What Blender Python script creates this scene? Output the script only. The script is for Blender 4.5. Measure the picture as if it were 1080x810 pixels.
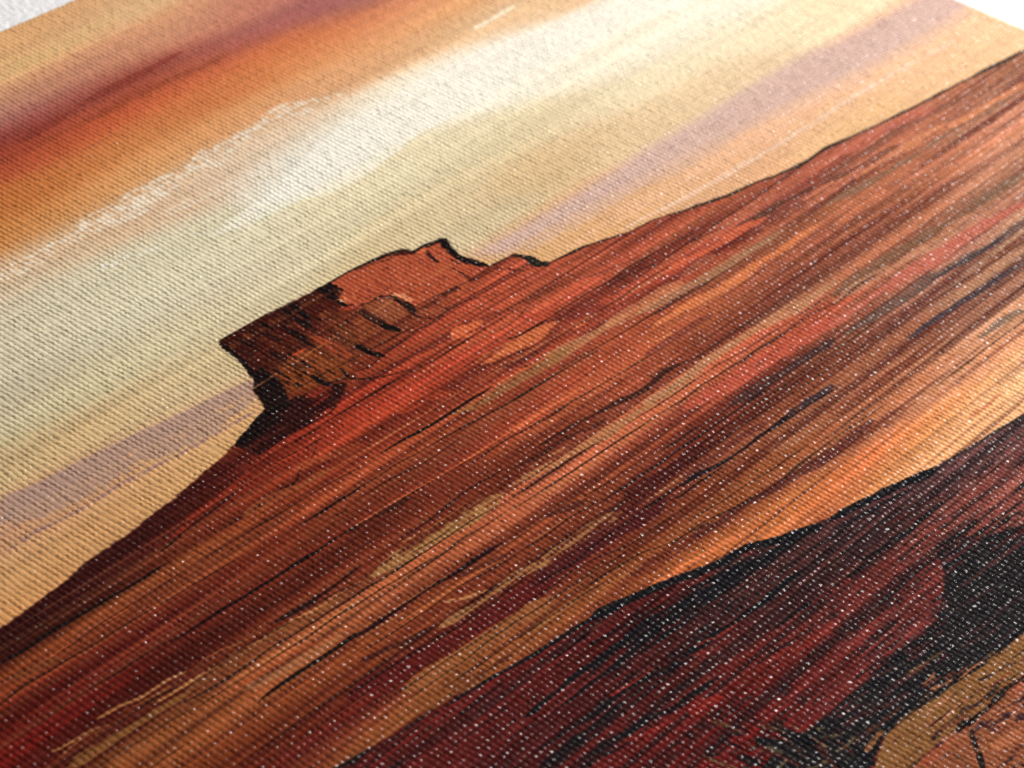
import bpy, math
import numpy as np
from mathutils import Matrix, Vector

# ---------------------------------------------------------------- scene, camera, light
for o in list(bpy.data.objects):
    bpy.data.objects.remove(o, do_unlink=True)
scn = bpy.context.scene
C = scn.collection
MM = 0.001                      # everything below is laid out in millimetres on the canvas

cam_d = bpy.data.cameras.new('camera')
cam = bpy.data.objects.new('camera', cam_d)
C.objects.link(cam)
cam.matrix_world = Matrix([[0.5994962, 0.3896167, -0.6991445, -0.1538118], [-0.7898207, 0.4293872, -0.4379611, -0.0963514], [0.1295667, 0.8147548, 0.5651434, 0.1243315], [0.0, 0.0, 0.0, 1.0]])
cam_d.sensor_width = 36.0
cam_d.lens = 104.3767
cam_d.clip_start = 0.005
cam_d.clip_end = 20.0
cam_d.dof.use_dof = True
cam_d.dof.focus_distance = 0.20871
cam_d.dof.aperture_fstop = 84
cam_d.dof.aperture_blades = 0
scn.camera = cam

w = bpy.data.worlds.new('World')
scn.world = w
w.use_nodes = True
bg = w.node_tree.nodes['Background']
bg.inputs['Color'].default_value = (1.0, 0.965, 0.93, 1)
bg.inputs['Strength'].default_value = 0.22

def area(name, az, el, dist, sx, sy, power, col, target=(0.015, 0.0, 0.0)):
    """a soft lamp az degrees clockwise from straight up the canvas, el degrees above it"""
    d = bpy.data.lights.new(name, 'AREA')
    d.shape = 'RECTANGLE'
    d.size, d.size_y = sx, sy
    d.energy = power
    d.color = col
    o = bpy.data.objects.new(name, d)
    C.objects.link(o)
    a, e = math.radians(az), math.radians(el)
    v = Vector((math.sin(a) * math.cos(e), math.cos(a) * math.cos(e), math.sin(e)))
    t = Vector(target)
    o.location = t + v * dist
    o.rotation_euler = (-v).to_track_quat('-Z', 'Y').to_euler()
    return o
area('window_lamp', 90, 35, .58, 0.1, 0.1, 8.1, (1, .97, .945), (0.04, 0.02, 0))
vs = scn.view_settings
vs.view_transform = 'Standard'
vs.look = 'None'
vs.exposure = 0.0
vs.gamma = 1.0
vs.use_curve_mapping = False
scn.cycles.use_denoising = False
scn.cycles.max_bounces = 6
scn.cycles.sample_clamp_indirect = 4.0

# ---------------------------------------------------------------- helpers
def link(name, me, parent=None):
    o = bpy.data.objects.new(name, me)
    C.objects.link(o)
    if parent:
        o.parent = parent
    return o

def new_mat(name):
    m = bpy.data.materials.new(name)
    m.use_nodes = True
    nt = m.node_tree
    return m, nt, nt.nodes['Principled BSDF']

def mesh_from(name, co, quads):
    me = bpy.data.meshes.new(name)
    nq = len(quads)
    me.vertices.add(len(co))
    me.vertices.foreach_set('co', np.ascontiguousarray(co, np.float32).ravel())
    me.loops.add(nq * 4)
    me.loops.foreach_set('vertex_index', np.ascontiguousarray(quads, np.int32).ravel())
    me.polygons.add(nq)
    me.polygons.foreach_set('loop_start', np.arange(0, nq * 4, 4, dtype=np.int32))
    me.polygons.foreach_set('use_smooth', np.ones(nq, bool))
    me.update(calc_edges=True)
    return me

# ---------------------------------------------------------------- the table it lies on
THICK = 9.0                    # canvas panel thickness, mm
def make_table():
    n = 41
    ax = np.linspace(-700, 700, n)
    X, Y = np.meshgrid(ax, ax)
    co = np.column_stack([X.ravel(), Y.ravel(), np.full(X.size, -THICK)]) * MM
    i = np.arange(n * n).reshape(n, n)
    q = np.stack([i[:-1, :-1], i[:-1, 1:], i[1:, 1:], i[1:, :-1]], -1).reshape(-1, 4)
    o = link('table_top', mesh_from('table_top', co, q))
    o['kind'] = 'structure'
    m, nt, b = new_mat('white_table_linen')
    b.inputs['Base Color'].default_value = (0.56, 0.565, 0.575, 1)
    b.inputs['Roughness'].default_value = 0.6
    tc = nt.nodes.new('ShaderNodeTexCoord')
    h = None
    for rot in (0, math.pi / 2):
        mp = nt.nodes.new('ShaderNodeMapping')
        mp.inputs['Rotation'].default_value = (0, 0, rot + 0.08)
        nt.links.new(tc.outputs['Object'], mp.inputs['Vector'])
        ns = nt.nodes.new('ShaderNodeTexNoise')
        st = nt.nodes.new('ShaderNodeVectorMath'); st.operation = 'MULTIPLY'
        st.inputs[1].default_value = (900, 2600, 900)
        nt.links.new(mp.outputs[0], st.inputs[0])
        nt.links.new(st.outputs[0], ns.inputs['Vector'])
        ns.inputs['Scale'].default_value = 1.0
        ns.inputs['Detail'].default_value = 3.0
        if h is None:
            h = ns.outputs['Fac']
        else:
            ad = nt.nodes.new('ShaderNodeMath'); ad.operation = 'ADD'
            nt.links.new(h, ad.inputs[0]); nt.links.new(ns.outputs['Fac'], ad.inputs[1]); h = ad.outputs[0]
    bp = nt.nodes.new('ShaderNodeBump')
    bp.inputs['Strength'].default_value = 0.6
    bp.inputs['Distance'].default_value = 0.0004
    nt.links.new(h, bp.inputs['Height'])
    nt.links.new(bp.outputs[0], b.inputs['Normal'])
    o.data.materials.append(m)
    return o
make_table()

# ---------------------------------------------------------------- the printed picture, as pigment on the canvas
XR, YT = 83.852, -62.651            # right and top edge of the canvas, mm (y runs down the picture)
XL, YB = -112.0, 98.0          # left and bottom edge, outside the photograph
RES = 14.0                     # pigment samples per mm
PX0, PX1, PY0, PY1 = -64.0, XR + 1, YT - 1, 58.0
NX, NY = int((PX1 - PX0) * RES), int((PY1 - PY0) * RES)
gx = (PX0 + (np.arange(NX) + .5) / RES).astype(np.float32)
gy = (PY0 + (np.arange(NY) + .5) / RES).astype(np.float32)

def noise2(x, y, seed):
    """smooth value noise on arrays x, y"""
    r = np.random.RandomState(seed)
    N = 256
    tab = r.rand(N, N).astype(np.float32)
    xi = np.floor(x).astype(np.int32); yi = np.floor(y).astype(np.int32)
    fx = (x - xi).astype(np.float32); fy = (y - yi).astype(np.float32)
    fx = fx * fx * (3 - 2 * fx); fy = fy * fy * (3 - 2 * fy)
    a = xi & (N - 1); b = (xi + 1) & (N - 1); c = yi & (N - 1); d = (yi + 1) & (N - 1)
    return (tab[c, a] * (1 - fx) + tab[c, b] * fx) * (1 - fy) + (tab[d, a] * (1 - fx) + tab[d, b] * fx) * fy

def rows(fn, out=None):
    """evaluate fn(X, Y) over the picture in strips to save memory"""
    res = []
    for k in range(0, NY, 256):
        Y, X = np.meshgrid(gy[k:k + 256], gx, indexing='ij')
        res.append(fn(X, Y))
    return np.concatenate(res, 0)

def smooth_line(p, n=6):
    p = np.asarray(p, float)
    if len(p) < 3:
        t = np.linspace(0, 1, n + 1)[:, None]
        return p[0] * (1 - t) + p[-1] * t
    q = np.vstack([2 * p[0] - p[1], p, 2 * p[-1] - p[-2]])
    out = []
    for i in range(1, len(q) - 2):
        for t in np.linspace(0, 1, n, endpoint=False):
            out.append(.5 * (2 * q[i] + (q[i + 1] - q[i - 1]) * t + (2 * q[i - 1] - 5 * q[i] + 4 * q[i + 1] - q[i + 2]) * t * t
                             + (3 * q[i] - q[i - 1] - 3 * q[i + 1] + q[i + 2]) * t ** 3))
    out.append(p[-1])
    return np.array(out)

def fill(poly):
    """0/1 mask of a polygon, scanline by scanline"""
    P = np.asarray(poly, float)
    x0, y0 = P[:, 0], P[:, 1]
    x1, y1 = np.roll(x0, -1), np.roll(y0, -1)
    m = np.zeros((NY, NX), np.float32)
    for j in range(NY):
        y = gy[j]
        k = ((y0 <= y) & (y1 > y)) | ((y1 <= y) & (y0 > y))
        if not k.any():
            continue
        xs = np.sort(x0[k] + (y - y0[k]) / (y1[k] - y0[k]) * (x1[k] - x0[k]))
        for a, b in zip(xs[::2], xs[1::2]):
            ia = (a - PX0) * RES - .5; ib = (b - PX0) * RES - .5
            if ib < 0 or ia > NX - 1:
                continue
            m[j, max(0, int(math.ceil(ia))):min(NX, int(math.floor(ib)) + 1)] = 1
    return m

def blur(m, s):
    """box blur twice, radius s samples"""
    s = int(round(s))
    if s < 1:
        return m
    for ax in (0, 1, 0, 1):
        pad = [(0, 0), (0, 0)]; pad[ax] = (s + 1, s)
        c = np.cumsum(np.pad(m, pad, mode='edge'), axis=ax, dtype=np.float64)
        n = m.shape[ax]
        m = ((np.take(c, range(2 * s + 1, 2 * s + 1 + n), ax) - np.take(c, range(0, n), ax)) / (2 * s + 1)).astype(np.float32)
    return m

def field(pts, sx, sy):
    """smooth colour field through scattered colour notes, stretched along the picture's horizontals"""
    P = np.array(pts, float)
    st = 0.5
    cx = np.arange(PX0, PX1 + st, st); cy = np.arange(PY0, PY1 + st, st)
    X, Y = np.meshgrid(cx, cy)
    num = np.zeros(X.shape + (3,)); den = np.zeros(X.shape)
    for x, y, r, g, b in P:
        d = ((X - x) / sx) ** 2 + ((Y - y) / sy) ** 2
        wt = np.exp(-d) + 1e-5 / (1 + d) ** 2
        den += wt
        num += wt[..., None] * np.array((r, g, b)) / 255.0
    v = num / den[..., None]
    fx = np.clip((gx - PX0) / st, 0, len(cx) - 1.001); fy = np.clip((gy - PY0) / st, 0, len(cy) - 1.001)
    ix = fx.astype(int); iy = fy.astype(int)
    tx = (fx - ix)[None, :, None].astype(np.float32); ty = (fy - iy)[:, None, None].astype(np.float32)
    v = v.astype(np.float32)
    a = v[:, ix] * (1 - tx) + v[:, ix + 1] * tx
    return a[iy] * (1 - ty) + a[iy + 1] * ty

SKY = [
(8.7,-60.7,222,170,110),
(13.0,-59.4,208,150,100),
(16.7,-58.5,218,178,131),
(7.6,-57.4,215,170,112),
(2.4,-53.4,205,150,105),
(10.7,-52.7,215,155,110),
(20.6,-53.2,215,165,110),
(26.4,-50.6,205,140,100),
(-4.1,-49.0,125,45,35),
(2.0,-49.7,150,70,60),
(7.8,-49.9,150,75,65),
(11.4,-49.0,140,60,40),
(18.2,-48.7,160,85,75),
(25.2,-48.4,165,90,85),
(32.4,-48.1,165,95,95),
(37.8,-46.0,160,100,95),
(-1.5,-51.6,175,120,110),
(5.4,-51.9,170,110,95),
(13.1,-52.8,195,125,100),
(22.5,-52.7,190,120,100),
(29.8,-51.3,180,105,95),
(-6.7,-46.4,165,70,40),
(-1.2,-45.5,175,80,45),
(6.2,-46.2,190,85,45),
(15.7,-46.5,195,95,55),
(26.5,-45.1,205,110,60),
(32.4,-43.6,205,115,70),
(39.2,-42.6,215,140,95),
(-10.7,-42.3,185,105,45),
(-4.8,-42.0,195,115,55),
(4.0,-42.1,200,125,65),
(12.2,-43.3,195,110,60),
(18.9,-42.8,205,120,65),
(26.5,-41.9,215,140,80),
(33.7,-40.4,220,150,100),
(42.6,-39.9,221,161,106),
(-14.1,-38.9,190,120,55),
(-8.8,-38.0,205,140,80),
(1.4,-38.6,210,150,90),
(11.1,-39.1,210,145,90),
(18.9,-38.6,210,150,100),
(27.1,-38.2,218,160,110),
(36.3,-37.1,221,171,121),
(44.6,-36.0,226,186,141),
(-11.9,-35.0,213,184,149),
(-6.0,-34.7,210,174,137),
(0.5,-34.6,213,182,149),
(8.9,-35.1,217,192,161),
(15.3,-35.5,218,190,159),
(15.7,-32.2,224,218,201),
(27.1,-32.9,236,226,201),
(34.9,-32.8,236,226,206),
(-17.4,-34.6,211,175,136),
(-20.0,-32.9,201,188,159),
(-17.3,-29.7,208,198,166),
(-11.4,-29.6,211,202,169),
(-13.5,-24.6,209,200,169),
(-8.0,-24.9,214,205,171),
(-27.3,-25.6,201,190,161),
(-30.6,-22.3,196,183,153),
(-27.3,-20.9,201,185,141),
(-22.3,-21.1,208,195,156),
(-12.8,-20.6,211,195,156),
(-17.3,-16.5,206,185,141),
(-26.5,-17.1,205,170,119),
(-34.5,-18.4,195,167,119),
(-5.9,-23.0,218,208,176),
(-0.6,-21.8,218,205,171),
(-9.3,-20.9,211,195,156),
(-15.4,-16.3,208,182,133),
(-35.1,-8.8,200,145,89),
(-41.1,-9.0,205,155,99),
(-44.3,-6.7,205,143,82),
(-29.7,-9.5,205,155,99),
(-24.9,-9.5,210,160,99),
(-19.1,-10.3,210,163,106),
(-39.6,-13.1,196,145,104),
(-35.1,-12.4,198,145,106),
(-28.7,-12.3,200,150,109),
(-22.0,-12.2,204,155,114),
(14.0,-16.4,211,191,151),
(14.5,-19.7,218,201,161),
(15.0,-23.1,225,212,175),
(5.4,-22.0,218,205,166),
(10.0,-19.0,215,190,140),
(18.0,-20.5,216,191,146),
(28.4,-21.5,221,201,156),
(25.9,-17.7,214,181,131),
(25.9,-23.6,224,208,171),
(36.1,-21.2,226,206,166),
(32.2,-18.3,218,186,141),
(42.1,-20.4,234,218,181),
(48.2,-19.6,236,218,181),
(39.9,-15.9,226,196,151),
(58.3,-20.3,237,221,187),
(62.7,-19.0,237,219,182),
(49.5,-16.4,229,199,157),
(69.6,-18.1,237,216,177),
(38.8,-27.4,238,231,211),
(45.7,-26.1,236,226,201),
(54.1,-23.7,241,231,206),
(64.5,-22.3,241,231,209),
(48.4,-23.9,239,228,203),
(22.2,-22.8,222,208,169),
(16.2,-10.4,211,164,111),
(18.8,-8.5,218,166,111),
(24.7,-8.0,221,166,106),
(33.3,-7.4,226,176,131),
(45.1,-7.4,229,176,132),
(56.1,-6.6,230,181,137),
(67.9,-5.7,234,186,142),
(79.6,-5.3,237,191,147),
(77.7,-2.2,236,191,142),
(54.6,-3.6,229,181,127),
(69.1,-2.4,234,186,137),
(34.0,-9.7,224,174,131),
(49.9,-8.6,230,179,139),
(70.4,-8.2,234,187,147),
(35.8,-5.2,224,169,122),
(25.9,-9.9,220,171,126)]
BODY = [  # far-right notes are paled: the glare's haze is put into the colour
(-48.1,-3.8,47,16,15),
(-43.6,-4.0,47,16,15),
(-38.3,-4.9,51,18,17),
(-33.9,-5.6,51,18,17),
(-48.6,-2.4,155,68,26),
(-45.6,-2.0,160,73,27),
(-41.1,-2.2,142,68,30),
(-36.7,-2.1,144,71,31),
(-30.7,-2.6,144,71,29),
(-24.3,-3.0,154,66,27),
(-18.5,-3.6,164,61,24),
(-52.1,1.1,89,19,12),
(-48.6,0.8,89,22,15),
(-43.4,0.8,94,25,17),
(-37.1,1.6,94,28,17),
(-31.5,1.5,108,38,19),
(-25.6,1.5,113,42,21),
(-19.5,1.5,113,42,21),
(-14.0,2.1,113,45,24),
(-7.3,2.1,118,45,27),
(-55.0,3.1,113,22,12),
(-52.3,4.5,84,22,15),
(-48.0,5.1,80,25,15),
(-42.8,5.2,80,25,15),
(-31.9,5.2,103,38,19),
(-22.6,5.7,108,40,21),
(-14.6,6.0,113,45,24),
(-49.6,9.0,142,68,26),
(-45.3,9.0,142,77,34),
(-40.7,9.7,146,73,30),
(-36.2,9.0,165,82,38),
(-31.1,8.7,172,90,47),
(-24.1,8.6,172,90,47),
(-18.0,8.7,166,81,43),
(-9.7,9.1,190,96,56),
(-1.0,9.5,190,96,56),
(5.1,10.3,195,96,58),
(13.0,11.0,190,86,53),
(-44.0,12.6,131,59,21),
(-36.6,12.5,133,61,24),
(-41.0,13.1,94,27,15),
(-27.9,11.7,144,66,27),
(-22.0,11.9,139,61,27),
(-14.1,12.3,144,66,31),
(-4.8,12.2,149,71,33),
(-40.3,16.4,97,30,19),
(-34.7,15.6,97,28,21),
(-27.9,15.7,97,28,21),
(-20.8,15.8,103,35,24),
(-12.9,16.4,103,38,24),
(-36.8,17.3,154,86,36),
(-31.8,17.2,154,86,38),
(-24.9,17.3,154,83,36),
(-18.0,18.5,149,79,33),
(-9.9,19.1,144,71,31),
(-1.4,19.8,144,73,33),
(5.5,20.2,144,76,38),
(14.9,20.9,164,93,56),
(23.7,20.7,180,111,72),
(35.4,20.8,213,153,114),
(-6.3,18.2,133,61,29),
(-4.2,21.7,195,101,43),
(2.1,23.2,211,117,53),
(9.7,24.1,206,106,53),
(16.1,25.2,226,142,75),
(22.6,26.4,241,168,106),
(28.3,26.5,247,187,128),
(9.6,20.9,164,86,48),
(17.6,21.8,208,125,81),
(26.0,22.7,213,142,97),
(2.1,12.4,123,50,29),
(8.3,13.3,133,55,33),
(16.4,14.0,123,61,38),
(26.0,14.1,154,86,58),
(36.8,14.7,185,120,93),
(46.9,16.1,183,131,97),
(11.6,16.2,144,76,43),
(20.3,17.6,164,96,63),
(4.8,3.5,164,71,38),
(-1.4,2.8,154,61,33),
(11.2,4.3,169,76,43),
(19.0,4.3,154,76,43),
(27.1,4.3,157,81,53),
(35.7,4.4,162,86,58),
(46.7,4.1,177,101,67),
(57.0,4.7,186,111,77),
(67.1,4.8,209,136,103),
(43.2,9.0,172,101,67),
(55.3,9.5,198,131,97),
(8.5,-12.1,190,76,43),
(11.9,-9.1,190,81,48),
(15.9,-6.4,177,81,48),
(22.3,-5.4,172,76,48),
(28.3,-3.9,166,76,48),
(35.2,-2.8,172,86,58),
(44.2,-2.0,177,91,67),
(53.0,-0.7,181,101,72),
(65.2,-0.1,177,106,77),
(76.6,0.4,166,106,77),
(2.6,-10.2,185,76,40),
(5.4,-7.8,180,73,40),
(9.8,-5.6,190,81,46),
(14.3,-3.4,185,76,46),
(21.2,-2.7,166,71,43),
(-2.5,-8.0,169,61,33),
(1.2,-6.4,185,76,40),
(-9.8,-6.5,169,52,24),
(-6.3,-4.9,169,55,27),
(-2.7,-3.3,154,50,29),
(3.5,-2.7,195,86,43),
(8.9,-1.2,175,71,40),
(13.3,-0.8,154,61,40),
(-15.1,-6.6,169,48,21),
(-20.0,-5.0,133,40,19),
(-15.3,-3.7,169,55,27),
(-12.4,-2.6,169,63,27),
(-13.2,-0.2,164,71,33),
(-22.3,-5.6,113,35,17),
(-26.2,-4.8,97,28,17),
(-22.5,-2.9,123,40,19),
(-25.1,-6.7,61,20,17),
(-29.8,-6.8,51,18,17),
(-30.4,-4.5,113,40,19),
(-11.0,-16.5,64,22,13),
(-7.0,-16.3,67,23,13),
(-3.9,-16.1,76,28,14),
(-11.7,-13.1,59,20,13),
(-5.8,-12.6,95,40,17),
(-2.1,-11.0,128,61,29),
(-8.6,-10.2,108,44,17),
(-8.5,-8.5,112,42,17),
(0.9,-13.5,128,55,29),
(-0.0,-10.9,144,66,33)]
FORE = [
(-36.4,20.1,95,28,24),
(-30.1,21.3,95,28,24),
(-22.8,22.0,100,28,24),
(-30.5,24.7,75,25,24),
(-18.4,23.5,75,25,24),
(-24.0,26.0,80,28,27),
(-19.8,27.6,60,25,24),
(-11.2,26.4,70,35,33),
(-6.7,26.5,70,38,36),
(-1.0,27.6,75,40,38),
(5.8,28.1,85,48,46),
(12.5,29.0,95,58,58),
(21.0,29.8,105,65,63),
(-5.5,30.4,110,42,36),
(1.1,31.0,115,45,38),
(8.0,31.6,125,60,48),
(16.7,32.2,135,70,58),
(-15.4,29.2,105,32,27),
(-23.6,30.2,100,25,21),
(-20.1,32.3,110,25,21),
(-14.2,32.9,110,30,24),
(-10.9,30.8,120,38,29),
(-5.3,33.4,115,45,38),
(1.2,34.0,115,45,38),
(-2.4,36.2,110,45,40),
(-10.6,35.1,100,35,31),
(-28.5,29.2,90,25,21),
(-22.3,35.3,105,22,19),
(-24.5,33.1,105,25,21)]
MASK_BODY = [(-90.0, 4.11), (-49.35, -5.89), (-46.76, -5.98), (-43.78, -6.15), (-39.11, -6.69), (-37.87, -7.02), (-33.93, -7.06), (-31.3, -7.43), (-28.17, -7.69), (-25.09, -8.2), (-22.72, -8.56), (-20.06, -9.14), (-17.08, -9.97), (-16.13, -10.35), (-16.0, -10.37), (-15.31, -11.65), (-14.98, -12.53), (-13.88, -13.16), (-13.41, -14.08), (-12.91, -15.13), (-12.56, -16.64), (-12.05, -18.31), (-7.71, -18.31), (-4.49, -18.13), (0.14, -17.93), (2.29, -18.0), (4.47, -17.82), (6.5, -17.61), (8.32, -17.08), (8.41, -16.49), (10.2, -16.32), (12.17, -15.88), (11.62, -15.36), (10.91, -14.63), (10.84, -13.51), (11.19, -12.2), (11.43, -10.98), (12.89, -10.87), (14.47, -10.84), (15.23, -9.66), (15.15, -8.9), (15.58, -8.18), (17.61, -7.93), (19.87, -7.66), (21.83, -7.15), (24.04, -6.61), (27.91, -6.2), (30.55, -5.45), (35.82, -4.23), (39.22, -3.88), (42.08, -3.24), (45.59, -2.88), (48.37, -2.98), (52.69, -2.45), (59.96, -1.65), (68.06, -1.04), (79.39, -0.1), (96.06, 1.26), (99.0, 2.26), (99.0, 80.0), (-90.0, 80.0)]
MASK_FORE = [(-45.72, 17.18), (-40.96, 17.73), (-38.22, 17.99), (-33.06, 18.45), (-25.73, 19.53), (-20.98, 20.13), (-16.28, 20.43), (-14.72, 20.61), (-13.39, 20.85), (-11.87, 21.26), (-10.26, 21.61), (-8.45, 22.15), (-7.23, 22.5), (-5.97, 22.84), (-3.22, 23.18), (0.42, 24.83), (2.88, 25.36), (5.08, 25.92), (9.76, 26.77), (13.73, 27.66), (17.83, 28.29), (23.03, 28.87), (26.22, 29.33), (38.89, 30.94), (99.0, 31.44), (99.0, 80.0), (-51.72, 80.0)]
# patches: points, colour, opacity, edge softness (mm), region
PATCHES = [
([(-2.86,-28.29),(1.43,-27.47),(6.97,-27.32),(10.52,-26.34),(15.7,-26.33),(22.99,-27.48),(30.11,-27.66),(37.85,-28.0),(43.41,-27.33),(49.29,-26.97),(52.81,-27.04),(59.9,-25.91),(66.53,-25.79),(57.18,-32.32),(49.92,-32.12),(43.84,-32.53),(37.55,-33.46),(31.63,-33.35),(26.09,-33.09),(20.85,-32.94),(14.23,-31.5),(7.89,-30.12),(2.02,-28.98)],(240,235,220),0.62,0.333,'s'),
([(-36.94,-15.87),(-33.25,-15.05),(-25.87,-14.64),(-19.88,-14.09),(-13.75,-13.44),(-14.76,-12.27),(-18.22,-12.58),(-24.29,-13.04),(-30.26,-13.45),(-38.93,-13.87)],(168,134,122),0.8,0.206,'s'),
([(11.02,-13.09),(12.26,-13.1),(21.13,-12.83),(31.29,-13.04),(36.35,-13.37),(43.83,-13.25),(57.52,-13.53),(61.71,-13.44),(67.08,-12.69),(76.76,-12.34),(83.44,-12.28),(86.43,-8.18),(76.37,-7.92),(65.33,-8.21),(51.33,-9.52),(37.46,-10.19),(22.94,-10.89),(14.07,-11.15)],(205,172,163),0.84,0.605,'s'),
([(-15.16,-9.6),(-13.59,-9.78),(-11.69,-9.39),(-8.75,-8.51),(-9.97,-7.82),(-12.92,-6.68),(-15.9,-6.81),(-18.82,-6.93),(-20.67,-6.95),(-20.83,-8.78),(-16.65,-9.81)],(44,17,16),0.95,0.144,'b'),
([(-10.43,-13.35),(-8.23,-13.19),(-6.89,-11.07),(-7.42,-9.11),(-9.13,-8.86),(-10.08,-9.41),(-11.55,-9.85),(-13.03,-10.6),(-12.11,-12.75)],(132,62,22),0.9,0.302,'b'),
([(-13.41,-14.08),(-12.27,-13.8),(-12.65,-11.6),(-13.69,-10.03),(-15.16,-9.6),(-16.65,-9.81),(-15.23,-11.72),(-14.85,-12.56)],(28,18,17),0.95,0.139,'b'),
([(0.14,-17.93),(2.22,-17.94),(4.86,-17.6),(6.86,-17.1),(8.27,-16.11),(9.51,-16.04),(11.23,-15.8),(11.41,-15.27),(11.13,-14.12),(11.47,-13.06),(8.16,-10.49),(7.08,-10.95),(5.27,-11.08),(2.73,-11.4),(2.79,-13.28),(2.18,-13.82),(1.58,-14.11),(0.55,-14.06),(-0.49,-14.38),(-1.19,-15.36),(-1.23,-16.12),(-0.01,-16.48),(0.03,-17.17)],(174,76,42),0.97,0.067,'b'),
([(-0.33,-14.12),(1.5,-14.05),(2.05,-13.45),(1.69,-11.6),(0.91,-11.1),(-0.48,-11.39),(-0.63,-12.95)],(145,74,42),0.95,0.076,'b'),
([(11.15,-16.14),(12.21,-15.84),(11.53,-15.24),(11.23,-15.6)],(24,17,17),0.95,0.066,'b'),
([(20.01,36.79),(13.9,36.15),(7.69,33.91),(6.14,33.33),(4.3,35.1),(2.33,36.1),(-0.45,37.11),(-4.78,37.1),(-8.94,37.13),(-13.63,37.05),(-16.71,36.99),(-17.86,36.63),(-17.44,35.25),(-18.6,36.66),(-19.71,34.81),(-20.37,36.56),(-22.55,36.89),(-22.79,38.49),(-17.34,42.04),(-15.79,41.31),(-13.04,40.59),(-10.4,40.97),(-6.92,41.35),(-1.45,41.68),(2.59,42.41),(8.39,43.02)],(33,32,34),0.95,0.062,'f'),
([(4.67,42.49),(2.83,42.28),(1.32,42.11),(-4.15,41.63),(-7.46,41.36),(-10.32,41.01),(-13.42,40.84),(-15.53,41.58),(-17.37,42.31),(-15.79,43.87),(-10.82,43.86),(-8.32,44.16),(-5.47,44.29),(-1.78,44.67),(0.27,44.9)],(140,92,46),0.98,0.046,'f'),
([(-15.79,43.87),(-10.82,43.86),(-8.32,44.16),(-5.47,44.29),(-1.78,44.67),(0.96,45.07),(-9.51,50.78),(-16.23,44.13)],(150,82,48),0.98,0.048,'f')]
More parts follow.
